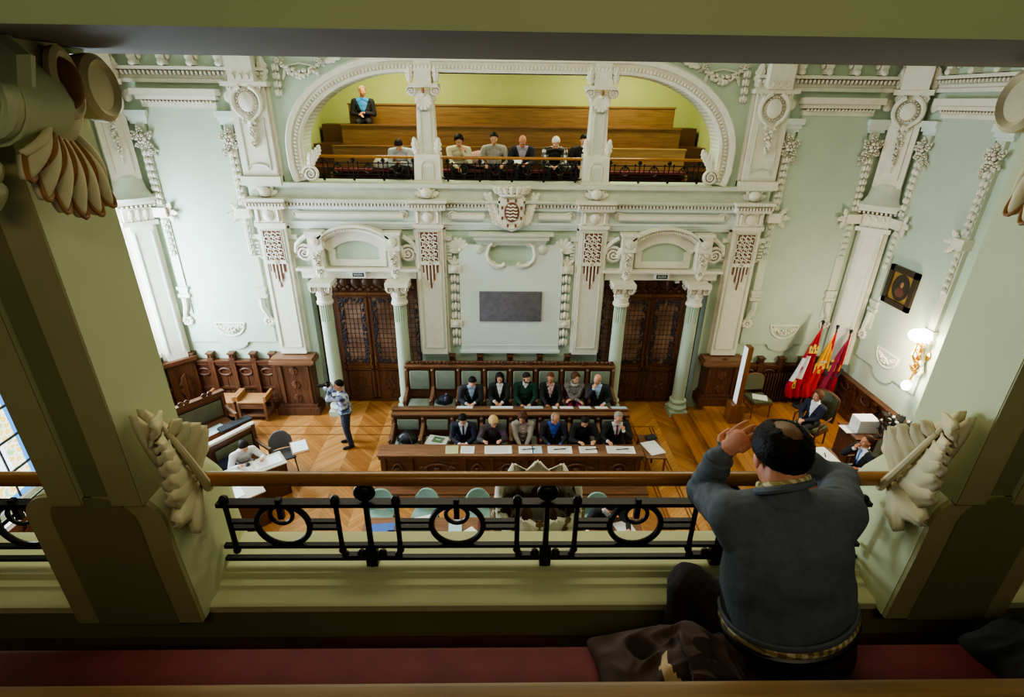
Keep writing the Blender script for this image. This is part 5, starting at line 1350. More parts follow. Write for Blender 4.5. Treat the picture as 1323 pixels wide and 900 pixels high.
# ------------------------------------------------------------------ the near gallery: slab, parapet, sill, beam
wall_obj('floor_near_gallery', M_['galfloor'], lambda b: b.box(-8.4, 8.4, -1.5, 1.68, 4.75, 5.0))
wall_obj('wall_parapet', M_['olived'], lambda b: (b.box(-8.4, 8.4, 1.675, 1.75, 4.75, 5.26), b.box(-8.4, 8.4, 1.75, 2.08, 4.75, 5.2)))
b = MB()
prof = [(1.655, 5.22), (1.655, 5.255), (1.67, 5.265), (1.73, 5.262), (1.745, 5.268), (1.75, 5.276), (1.79, 5.28), (1.80, 5.30), (2.03, 5.30), (2.07, 5.29), (2.09, 5.26), (2.05, 5.2), (1.9, 5.19)]
b.loft([[(x, y, z) for y, z in prof] for x in (-8.4, 8.4)]); struct(b.obj('trim_10', M_['olive'], smooth=40))
b = MB(); b.box(-8.4, 8.4, 2.05, 2.14, 4.6, 5.2); struct(b.obj('wall_balcony_front', M_['panel'], smooth=0))
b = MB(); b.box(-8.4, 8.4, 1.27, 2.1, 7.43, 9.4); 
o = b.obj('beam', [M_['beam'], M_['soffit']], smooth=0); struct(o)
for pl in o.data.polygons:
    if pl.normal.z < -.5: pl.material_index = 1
b = MB(); b.box(-8.4, 8.4, 1.6, 1.675, 5.0, 5.03); struct(b.obj('baseboard_parapet', M_['dwood'], smooth=0))

def near_pier(s, label):
    p = thing('pier', label, 'pier', (s*1.72, 1.75, 5.25), 0, 'piers framing the near balcony bay'); p['kind'] = 'thing'
    x0, x1 = sorted((s*1.56, s*1.9))
    # plain shaft with a sunk middle on the gallery side
    b = MB(); c = (x0+x1)/2
    b.box(x0, x1, 1.60, 1.9, 5.6, 7.44); b.box(x0, x0+.115, 1.58, 1.6, 5.9, 7.44); b.box(x1-.115, x1, 1.58, 1.6, 5.9, 7.44)
    b.obj('shaft', M_['pier'], p, smooth=0)
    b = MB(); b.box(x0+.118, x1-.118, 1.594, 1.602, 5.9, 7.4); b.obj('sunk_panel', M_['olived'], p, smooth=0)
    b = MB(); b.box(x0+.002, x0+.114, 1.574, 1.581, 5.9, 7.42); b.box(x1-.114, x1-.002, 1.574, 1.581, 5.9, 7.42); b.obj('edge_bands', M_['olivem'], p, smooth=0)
    # pedestal with rounded shoulders
    i0, i1 = 1.495, 2.03
    def outline(g, top):
        a0, a1 = i0+g, i1-g
        P = [(a0, 5.24), (a0+.015, 5.6)]
        P += [(a0+.16-.145*cos(radians(t)), top-.13+.13*sin(radians(t))) for t in range(0, 91, 15)]
        P += [(a1-.1+.1*sin(radians(t)), top-.1+.1*cos(radians(t))) for t in range(0, 91, 15)]
        P += [(a1, 5.24)]
        return [(s*x, z) for x, z in P]
    b = MB(); L = outline(0, 5.93)
    rings = [[(x, 1.60+.01, z) for x, z in L], [(x, 1.9, z) for x, z in L], [(x, 1.98, 5.24+(z-5.24)*.93) for x, z in outline(.01, 5.93)], [(x, 2.05, 5.24+(z-5.24)*.78) for x, z in outline(.02, 5.93)], [(x, 2.1, 5.24+(z-5.24)*.55) for x, z in outline(.03, 5.93)], [(x, 2.12, 5.24+(z-5.24)*.2) for x, z in outline(.04, 5.93)]]
    b.loft(rings); b.obj('pedestal', M_['pier'], p, smooth=50)
    b = MB(); b.loft([[(x, 1.59, z) for x, z in outline(.002, 5.928)], [(x, 1.61, z) for x, z in outline(.002, 5.928)]]); b.obj('pedestal_band', M_['olivem'], p, smooth=0)
    b = MB(); b.loft([[(x, 1.583, z) for x, z in outline(.1, 5.928)], [(x, 1.6, z) for x, z in outline(.1, 5.928)]]); b.obj('pedestal_panel', M_['olived'], p, smooth=0)
    # acanthus clasping the rail end
    M = frame((s*1.545, 1.85, 5.79), (0, -s, 0), (0, 0, 1), (-s, 0, 0))
    A = 1 if s > 0 else -1
    SPN = [(A*(.0+.2*t+.03*sin(3*t)), -.03+.46*t, .035+.05*sin(t*2.6)) for t in [k/12 for k in range(13)]]
    b = MB(M)
    def lobe(t, ang, L, w, cv):
        """a curling lobe springing from the spine at t"""
        k = t*12; i = min(11, int(k)); p = V(SPN[i]).lerp(V(SPN[i+1]), k-i); rows = []
        for r in range(13):
            q = r/12; a = ang+cv*q*q; x = p.x+A*sin(ang+cv*q*.5)*L*q; y = p.y+cos(ang+cv*q*.5)*L*q
            hw = w*(sin(pi*(.1+.86*q))**.75)*(1+.12*sin(q*15)); nx, ny = cos(a), -A*sin(a); row = []
            for c in range(-4, 5):
                g = c/4; row.append((x+nx*hw*g, y+ny*hw*g, p.z-.015+.03*sin(pi*q*.8)+.035*q*q+.022*(1-g*g)-.008*abs(cos(g*pi*1.5))))
            rows.append(row)
        b.grid(rows, thick=.014)
    for t, ang, L, w, cv in ((.05, 2.0, .2, .045, .3), (.12, 1.6, .25, .05, -.1), (.22, 1.3, .25, .05, -.25), (.34, 1.15, .23, .048, -.3), (.5, 1.15, .2, .042, -.4), (.64, 1.2, .16, .038, -.5), (.78, 1.3, .12, .032, -.5),
                             (.16, -.1, .22, .04, -.5), (.3, -.3, .2, .036, -.3), (.46, -.3, .17, .032, -.3), (.62, -.2, .13, .028, -.2), (.76, -.2, .1, .026, -.2), (.9, .5, .1, .04, .8)):
        lobe(t, ang, L, w*1.55, cv)
    rows = []
    for i in range(15):
        q = i/14; k = q*12; j = min(11, int(k)); pt = V(SPN[j]).lerp(V(SPN[j+1]), k-j); rows.append([(pt.x+A*g*(.085 if g > 0 else .07)*(sin(pi*(.12+.84*q))**.6), pt.y+.05*abs(g), pt.z-.01-.012*abs(g)) for g in (-1, -.6, -.3, 0, .3, .6, 1)])
    b.grid(rows, thick=.03)
    b.obj('acanthus_leaf', M_['acan'], p, smooth=180)
    b = MB(M); b.tube([(q[0], q[1], q[2]+.028) for q in SPN]+[(A*.235, .43, .09), (A*.245, .405, .085)], [.02-.012*k/14 for k in range(15)], 8); b.obj('leaf_stem', M_['acan'], p)
    # capital: abacus, volutes, shell
    b = MB(); b.box(min(x0, x1)-.02, max(x0, x1)+.02, 1.56, 1.94, 7.415, 7.44); b.obj('abacus', M_['pier'], p, smooth=0)
    b = MB()
    MF = frame((s*1.53, 1.5, 7.29), (1, 0, 0), (0, 0, 1), (0, -1, 0))
    o_spiral(b, MF @ T(0, 0, .0), .12, 2.2, .3, s); b.lathe([(.115, -.16), (.115, .01)], 24, MF)
    o_cscroll(b, MF, [(-s*.1, .04, .0), (-s*.12, .09, .0), (-s*.08, .13, .0), (s*.1, .14, .0), (s*.3, .12, .0)], .04, .045)
    o_leaf(b, MF @ T(s*.1, -.1, .0) @ RZ(pi-s*.3), .2, .07, .2, 3)
    b.obj('volute', M_['pier'], p)
    MS = frame((s*1.535, 1.675, 7.21), (0, -s, 0), (0, 0, 1), (-s, 0, 0))
    b = MB(MS)
    b.lathe([(.075, -.03), (.085, .03), (.085, .06), (.07, .075), (.055, .06)], 24, T(-A*.2, .11, .0), sy=1.15); b.tube([(-A*.06, .2, .03), (A*.1, .2, .03), (A*.22, .16, .03)], .045, 10); b.obj('side_scroll', M_['acan'], p)
    b = MB(MS); rows = []; nl = 6
    for i in range(15):
        t = i/14; row = []
        for j in range(49):
            q = -1+2*j/48; a = q*.66+A*.4
            lob = abs(sin((q*.5+.5)*pi*nl)); r = .03+t*(.2+.05*lob*t)*(1+.12*(1-q*q))
            w = .03+.06*sin(t*2.6)+.02*lob*t+.02*t*t
            row.append((r*sin(a), -r*cos(a)+.06, w))
        rows.append(row)
    b.grid(rows, thick=.02); b.tube([r[0] for r in rows], .012, 6); b.tube([r[-1] for r in rows], .012, 6)
    b.obj('shell', M_['acan'], p, smooth=180)
    b = MB(MS)
    b.tube([(p_[0], p_[1], p_[2]+.004) for p_ in rows[-1]], .0065, 6)
    for k in range(1, nl):
        j = int(48*k/nl); b.tube([(rows[i][j][0], rows[i][j][1], rows[i][j][2]+.002) for i in range(4, 14)], [.004+.0065*sin(pi*(i-4)/9) for i in range(4, 14)], 6)
    b.obj('gilt_edge', G, p)
    b = MB(MS); b.ell((A*.0, .12, .1), (.03, .066, .05), 16, 10); b.obj('gilt_oval', G, p)
    b = MB(MS); b.tube([(A*.0+.042*cos(a), .12+.08*sin(a), .1) for a in [2*pi*i/24 for i in range(24)]], .016, 6, closed=True); b.ell((0, .09, .05), (.09, .14, .05)); b.obj('oval_frame', M_['acan'], p)
near_pier(-1, 'sturdy green gallery pier with shell capital and gilt oval, nearer the stained glass window')
near_pier(1, 'sturdy green gallery pier with acanthus leaf, beside the man in the grey sweater')

# ------------------------------------------------------------------ iron balcony railings
YR = 1.857
def railing(loc, half, label, posts, rings, spindles, yr=0, hs=1.0, ends=True, ringr=.118):
    r = thing('balcony_railing', label, 'railing', loc)
    x, y, z = loc
    def Z(v): return z+v*hs
    b = MB(); b.tube([(x-half, y, Z(.52)), (x+half, y, Z(.52))], .033*max(.8, hs), 14); b.obj('handrail', M_['hand'], r)
    b = MB()
    b.box(x-half+.06, x+half-.06, y-.022*hs, y+.022*hs, Z(.375), Z(.395)); b.box(x-half+.04, x+half-.04, y-.012*hs, y+.012*hs, Z(.125), Z(.143)); b.box(x-half+.02, x+half-.02, y-.012*hs, y+.012*hs, Z(.048), Z(.066))
    b.obj('long_bars', M_['iron'], r, smooth=0)
    for u in posts:
        b = MB(); b.tube([(x+u, y, Z(.0)), (x+u, y, Z(.5))], .014*hs, 8); b.ell((x+u, y, Z(.445)), (.05*hs, .03*hs, .045*hs)); b.box(x+u-.026*hs, x+u+.026*hs, y-.022*hs, y+.022*hs, Z(.02), Z(.12)); b.ell((x+u, y, Z(.012)), (.028*hs, .028*hs, .02*hs))
        b.box(x+u-.13*hs, x+u+.13*hs, y-.014, y+.014, Z(.068), Z(.08))
        for s in (-1, 1): b.ell((x+u+s*.125*hs, y, Z(.078)), .018*hs); b.ell((x+u+s*.05*hs, y, Z(.085)), .02*hs)
        b.obj('post', M_['iron'], r)
    for u in spindles:
        b = MB(); b.tube([(x+u, y, Z(.1)), (x+u, y, Z(.4))], .012*hs, 8); b.ell((x+u, y, Z(.405)), .021*hs); b.ell((x+u, y, Z(.105)), .018*hs); b.obj('spindle', M_['iron'], r)
    for u in rings:
        b = MB(); c = (x+u, y, Z(.258))
        b.tube([(c[0]+ringr*hs*cos(a), y, c[2]+ringr*hs*sin(a)) for a in [2*pi*i/32 for i in range(32)]], .014*hs, 8, closed=True)
        b.tube([(c[0]+.05*hs*cos(a), y, c[2]+(.06+.05*sin(a))*hs) for a in [2*pi*i/20 for i in range(20)]], .01*hs, 7, closed=True)
        b.box(c[0]-.012*hs, c[0]+.012*hs, y-.012, y+.012, Z(.3), Z(.41))
        near = [v for v in spindles if abs(v-u) < .34]
        for v in near:
            a, e = (u+ringr*hs*.9, v) if v > u else (v, u-ringr*hs*.9)
            for zz in (.235, .272): b.box(x+a, x+e, y-.012*hs, y+.012*hs, Z(zz), Z(zz+.014))
        b.obj('ring_panel', M_['iron'], r)
    return r
P3 = (-.815, 0, .815); R3 = (-1.2, -.41, .41, 1.2); S3 = (-1.44, -.95, -.68, -.135, .135, .68, .95, 1.44)
railing((0, YR, 5.28), 1.53, 'black iron balcony railing with wooden handrail the man in the grey sweater leans on', P3, R3, S3)
railing((-3.56, YR, 5.28), 1.53, 'stretch of iron balcony railing in front of the stained glass window', P3, R3, S3)
railing((3.56, YR, 5.28), 1.53, 'stretch of iron balcony railing beyond the pier by the dark coat heap', P3, R3, S3)
# far gallery railings
railing((-3.1, YW+.12, 5.68), 1.14, 'far balcony railing before the man with lowered head', (-1.0, -.35, .3, .95), (-.68, -.02, .62), (-.9, -.45, -.25, .2, .4, .85), hs=.95, ringr=.1)
railing((0, YW+.12, 5.68), 1.53, 'far balcony railing between the two square gallery columns', (-1.4, -.7, 0, .7, 1.4), (-1.05, -.35, .35, 1.05), (-1.3, -.8, -.6, -.1, .1, .6, .8, 1.3), hs=.95, ringr=.1)
railing((3.1, YW+.12, 5.68), 1.14, 'far balcony railing before the empty pale bench', (-.95, -.3, .35, 1.0), (-.62, .02, .68), (-.85, -.4, -.2, .25, .45, .9), hs=.95, ringr=.1)

# crown of the balcony's own crest rising over the sill
t = thing('crown_ornament', 'large cream plaster crown with gilt leaves rising over the balcony sill', 'ornament', (0, 2.3, 5.1))
b = MB(); M0 = T(0, 2.33, 5.12)
b.lathe([(.24, -.4), (.27, -.1), (.26, .0), (.2, .02), (.2, -.2)], 32, M0, sy=.62)
def crown_leaf(b, R, L, w):
    rows = []
    for i in range(19):
        q = i/18; row = []
        hw = w*(.5+.5*q) if q < .45 else w*(.72+.36*abs(sin((q-.45)*pi*4.2)))*sqrt(max(0.02, 1-((q-.45)/.56)**2.4))
        for c in range(-6, 7):
            g = c/6; row.append((hw*g, L*q, .02*sin(pi*q)+.05*q*q-.025*g*g+.006*cos(g*pi*3)))
        rows.append(row)
    b.grid(rows, R, thick=.018)
for k in range(9):
    a = 2*pi*k/9+pi/2; x, y = .25*cos(a), .155*sin(a)
    crown_leaf(b, M0 @ T(x, y, -.04) @ RZ(a+pi/2) @ RX(pi/2-.2), .36 if sin(a) > -.3 else .17, .105)
b.obj('crown_leaves', M_['cream'], t, smooth=180)
b = MB()
for k in range(9):
    a = 2*pi*(k+.5)/9+pi/2; x, y = .262*cos(a), .17*sin(a)
    for da, L in ((-.55, .15), (0, .21), (.55, .15)): o_leaf(b, M0 @ T(x, y, -.06) @ RZ(a+pi/2) @ RX(pi/2-.2) @ RZ(da), L, .05, .2, 2, .3, 12)
    a = 2*pi*k/9+pi/2
    for da, L in ((-.6, .14), (0, .2), (.6, .14)): o_leaf(b, M0 @ T(.225*cos(a), .13*sin(a), .0) @ RZ(a-pi/2) @ RX(pi/2+.2) @ RZ(da), L, .04, .1, 2, .3, 12)
b.obj('gilt_leaves', mat('dull_olive_gilding', (116, 94, 50), .55, .25, 14), t, smooth=80)

# ------------------------------------------------------------------ benches of the near gallery
t = thing('gallery_bench', 'long red upholstered bench with wooden top rail under the man in the grey sweater', 'bench', (0, 1.0, 5.0))
b = MB(); b.bbox(-4.2, 4.2, .84, 1.29, 5.43, 5.5, .02); b.obj('seat', M_['red'], t)
b = MB(); b.box(-4.2, 4.2, .88, 1.26, 5.38, 5.43); b.box(-4.2, 4.2, 1.2, 1.24, 5.0, 5.38); b.obj('seat_frame', M_['dwood'], t, smooth=0)
b = MB(); b.box(-4.2, 4.2, .8, .84, 5.0, 5.88); b.obj('backrest', M_['gwood'], t, smooth=0)
b = MB(); b.bbox(-4.2, 4.2, .775, .895, 5.87, 5.91, .012); b.obj('top_rail', M_['gwood'], t)
# ------------------------------------------------------------------ people
def unit(v): v = V(v); return v.normalized() if v.length > 1e-9 else V((0, 0, 1))
def ik(S, W, l1, l2, hint):
    S, W = V(S), V(W); d = W-S; L = d.length
    if L > (l1+l2)*.995: W = S+d*((l1+l2)*.995/L); d = W-S; L = d.length
    t = d/L; a = (l1*l1-l2*l2+L*L)/(2*L); h = sqrt(max(0, l1*l1-a*a))
    p = V(hint); p = p-t*p.dot(t); p = unit(p) if p.length > 1e-6 else t.orthogonal()
    return S+t*a+p*h, W
def hand(mb, bones, W, d, nrm, side, curl=.5, spread=1.0, k=1.0):
    """palm and five fingers from the wrist W; d points along the hand, nrm out of the palm; side=+1 puts the thumb at +across"""
    d = unit(d); nrm = V(nrm); nrm = unit(nrm-d*nrm.dot(d)); ac = d.cross(nrm)*side
    W = V(W)
    pe = W+d*.085*k
    mb.caps(W+d*.012, pe, .03*k, .036*k, 12, flat=.42, up=nrm); bones.append((W, pe, .03, 'hand'))
    for i, (o, L) in enumerate(((.029, .07), (.010, .08), (-.010, .075), (-.029, .06))):
        b0 = W+d*(.075*k)+ac*(o*k*spread); c = curl*(1+.08*i)
        d1 = d*cos(c*.7)+nrm*sin(c*.7); d2 = d*cos(c*1.7)+nrm*sin(c*1.7); d3 = d*cos(c*2.4)+nrm*sin(c*2.4)
        sp = ac*(o*2.2*(spread-1))
        p1 = b0+(d1+sp)*(L*.5*k); p2 = p1+(d2+sp)*(L*.32*k); p3 = p2+d3*(L*.24*k)
        for a, e, r0, r1 in ((b0, p1, .0098, .009), (p1, p2, .009, .0085), (p2, p3, .0085, .0075)):
            mb.caps(a, e, r0*k, r1*k, 8); bones.append((a, e, .009, 'hand'))
    t0 = W+d*.02*k+ac*.022*k; t1 = t0+(d*.6+ac*.75+nrm*.25).normalized()*.042*k; t2 = t1+(d*.9+ac*.1+nrm*.45).normalized()*.034*k
    mb.caps(t0, t1, .014*k, .0115*k, 9); mb.caps(t1, t2, .0115*k, .009*k, 9); bones.append((t0, t2, .011, 'hand'))
HK = 1.09
def head_mesh(mb, HM, bones, fem, k=1.09):
    e = lambda c, r: mb.ell((c[0]*k, c[1]*k, c[2]*k), tuple(q*k for q in r), 18, 12, HM)
    e((0, .012, .03), (.074, .092, .083)); e((0, -.018, -.03), (.06 if not fem else .056, .069, .084))
    e((0, -.04, -.083), (.036 if not fem else .03, .036, .03)); e((0, -.072, .024), (.048, .018, .012)); e((0, -.078, -.06), (.024, .016, .018))
    for s in (-1, 1): e((s*.034, -.058, -.022), (.024, .022, .022)); e((s*.074, .012, -.008), (.009, .019, .03))
    mb.caps((0, -.084*k, .008*k), (0, -.104*k, -.026*k), .009*k, .013*k, 8, HM); e((.011, -.096, -.03), (.008, .009, .007)); e((-.011, -.096, -.03), (.008, .009, .007))
    bones.append((HM @ V((0, .01, .05)), HM @ V((0, -.02, -.06)), .085, 'head'))
    bones.append((HM @ V((0, -.04, -.09)), HM @ V((0, -.1, -.03)), .03, 'head'))
def remesh(mb, voxel, smooth_it=3):
    me = bpy.data.meshes.new('tmp'); me.from_pydata(mb.v, [], mb.f)
    bm = bmesh.new(); bm.from_mesh(me); bmesh.ops.recalc_face_normals(bm, faces=bm.faces); bm.to_mesh(me); bm.free()
    o = bpy.data.objects.new('tmp', me); COL.objects.link(o)
    r = o.modifiers.new('r', 'REMESH'); r.mode = 'VOXEL'; r.voxel_size = voxel
    s = o.modifiers.new('s', 'SMOOTH'); s.factor = .5; s.iterations = smooth_it
    dg = bpy.context.evaluated_depsgraph_get(); out = bpy.data.meshes.new_from_object(o.evaluated_get(dg))
    bpy.data.objects.remove(o); bpy.data.meshes.remove(me)
    return out
def paint(me, bones, fn):
    n = len(me.polygons); c = np.empty(n*3); me.polygons.foreach_get('center', c); c = c.reshape(n, 3)
    best = np.full(n, 1e9); who = np.zeros(n, int); par = np.zeros(n)
    for i, (a, b, r, tag_) in enumerate(bones):
        a = np.array(a); d = np.array(b)-a; L2 = max(d@d, 1e-9); t = np.clip((c-a)@d/L2, 0, 1); dist = np.linalg.norm(c-a-t[:, None]*d, axis=1)-r
        m = dist < best; best[m] = dist[m]; who[m] = i; par[m] = t[m]
    names = np.array([b[3] for b in bones]); idx = fn(c, names[who], par)
    me.polygons.foreach_set('material_index', idx.astype(np.int32)); me.polygons.foreach_set('use_smooth', [True]*n)
def hair_cap(mb, HM, style, seed=0, k=1.09):
    """shell of hair over the skull whose rim runs brow, temples, ears, nape; az 0 is the brow"""
    st = {'short': (52, 90, 120, .004), 'receding': (40, 86, 120, .003), 'bob': (54, 124, 134, .004), 'long': (50, 122, 150, .004), 'curly': (52, 108, 130, .013), 'wavy': (50, 118, 132, .01), 'crop': (50, 88, 116, .003), 'cap': (58, 80, 96, 0), 'tied': (52, 96, 126, .003)}
    lo = None
    if style in ('fringe', 'balding'):
        f0, s0, b0, nz = (95, 84, 118, 0); lo = (96, 62, 72) if style == 'fringe' else (96, 44, 38)
    else: f0, s0, b0, nz = st[style]
    def rim(az, f, s, b):
        a = abs(az)/pi
        return f+(s-f)*min(1, a/.42)**2.2 if a < .42 else s+(b-s)*min(1, (a-.42)/.3)
    big = {'bob': .012, 'long': .01, 'curly': .012, 'wavy': .011}.get(style, .0)
    NA, NP = 30, 9
    outer = []; inner = []
    for j in range(NA):
        az = -pi+2*pi*j/NA; ph1 = radians(rim(az, f0, s0, b0)); ph0 = radians(rim(az, *lo)) if lo else 0
        ph0 = min(ph0, ph1-.02)
        ro = []; ri = []
        for i in range(NP+1):
            ph = ph0+(ph1-ph0)*i/NP
            if not lo and i == 0: ph = .02
            q = big*(.5+.5*sin(min(ph, pi/2)))+.008
            d = V((sin(ph)*sin(az), -sin(ph)*cos(az), cos(ph)))
            if nz: q += nz*noise.noise(d*7+V((seed, 0, 0)))
            R = V((.078+q, .096+q, .087+q)); p = V((d.x*R.x, d.y*R.y+.013, d.z*R.z+.031))
            if d.z < 0: p.x = d.x*R.x*(1-.1*min(1, -d.z)) + 0; p.z = .031+d.z*R.z*(1.25 if style in ('bob', 'long', 'wavy', 'curly') else 1.1)
            ro.append((p*k)[:]); ri.append(((p-V((d.x*R.x, d.y*R.y, d.z*R.z))*.16)*k)[:])
        outer.append(ro); inner.append(ri)
    rings = [[outer[j][i] for j in range(NA)] for i in range(NP+1)]+[[inner[j][i] for j in range(NA)] for i in range(NP, -1, -1)]
    if lo: rings.append(rings[0]); mb.loft(rings, HM, cap=False)
    else: mb.loft(rings, HM)
    if style == 'long':
        for s in (-1, 1):
            mb.caps((s*.075*k, .01, -.02), (s*.082*k, .0, -.2), .04*k, .025*k, 10, HM, flat=.7); mb.caps((s*.04*k, .06, -.04), (s*.05*k, .07, -.22), .05*k, .03*k, 10, HM)
    if style == 'curly':
        rr = random.Random(seed)
        for i in range(46):
            az = rr.uniform(-pi, pi); a = abs(az)/pi; ph = radians(rr.uniform(0, rim(az, f0, s0, b0)))
            mb.ell((sin(ph)*sin(az)*.092, -sin(ph)*cos(az)*.108+.013, cos(ph)*.1+.03), rr.uniform(.014, .022), 7, 5, HM)
    if style == 'tied': mb.ell((0, .125, .0), (.04, .04, .045), 10, 7, HM)
EYEW = mat('eye_white', (226, 220, 214), .3); EYED = mat('dark_iris', (40, 28, 22), .2); LIP = mat('lip', (168, 92, 84), .5); GLS = mat('spectacle_frame', (40, 34, 32), .3)
HAIR = {'dark': mat('dark_brown_hair', (38, 28, 24), .6, .3, 40, spec=.15, bump=.25, bscale=90), 'black': mat('black_hair', (26, 22, 22), .55, .3, 40, spec=.15, bump=.25, bscale=90), 'brown': mat('brown_hair', (84, 56, 40), .6, .3, 40, spec=.15, bump=.25, bscale=90), 'blond': mat('blond_hair', (206, 174, 124), .6, .25, 40, spec=.15, bump=.25, bscale=90), 'grey': mat('grey_hair', (150, 142, 134), .65, .25, 40, spec=.15, bump=.25, bscale=90), 'white': mat('white_hair', (224, 220, 212), .65, .15, 40, spec=.15, bump=.25, bscale=90), 'red': mat('reddish_hair', (98, 62, 48), .6, .3, 40, spec=.15, bump=.25, bscale=90)}
def face_bits(root, HM, hair, fem, glasses, beard, k=1.09, nod=0):
    for s in (-1, 1):
        b = MB(); b.ell((s*.031*k, -.074*k, .007*k), (.0135*k, .009*k, .0085*k), 10, 7, HM); b.k = 1; b.ell((s*.031*k, -.082*k, .0065*k), (.0062*k, .0035*k, .0065*k), 8, 6, HM); b.obj('eye', [EYEW, EYED], root)
        b = MB(); b.tube([(s*(.012+.009*i)*k, (-.0905+.0022*i*i)*k, (.0235+.002*i-.0008*i*i)*k) for i in range(5)], .0038*k, 6, HM); b.obj('eyebrow', HAIR[hair] if hair in HAIR else HAIR['dark'], root)
    b = MB(); b.ell((0, -.093*k, -.055*k), (.021*k, .006*k, .0045*k), 10, 6, HM); b.ell((0, -.092*k, -.062*k), (.016*k, .006*k, .004*k), 10, 6, HM); b.obj('mouth', LIP, root)
    if glasses:
        b = MB()
        for s in (-1, 1):
            b.tube([(s*.032*k+.022*k*cos(a), -.094*k, .004*k+.017*k*sin(a)) for a in [2*pi*i/16 for i in range(16)]], .0022*k, 5, HM, closed=True); b.tube([(s*.054*k, -.093*k, .008*k), (s*.076*k, -.03*k, .01*k), (s*.078*k, .01*k, .01*k)], .002*k, 5, HM)
        b.tube([(-.01*k, -.098*k, .008*k), (.01*k, -.098*k, .008*k)], .0022*k, 5, HM); b.obj('spectacles', GLS, root)
    if beard:
        b = MB(); b.ell((0, -.034*k, -.072*k), (.054*k, .05*k, .042*k), 14, 9, HM); b.ell((0, -.088*k, -.045*k), (.026*k, .012*k, .006*k), 10, 6, HM)
        for s in (-1, 1): b.ell((s*.056*k, -.012*k, -.045*k), (.012*k, .03*k, .045*k), 10, 7, HM)
        b.obj('beard', HAIR[beard], root)

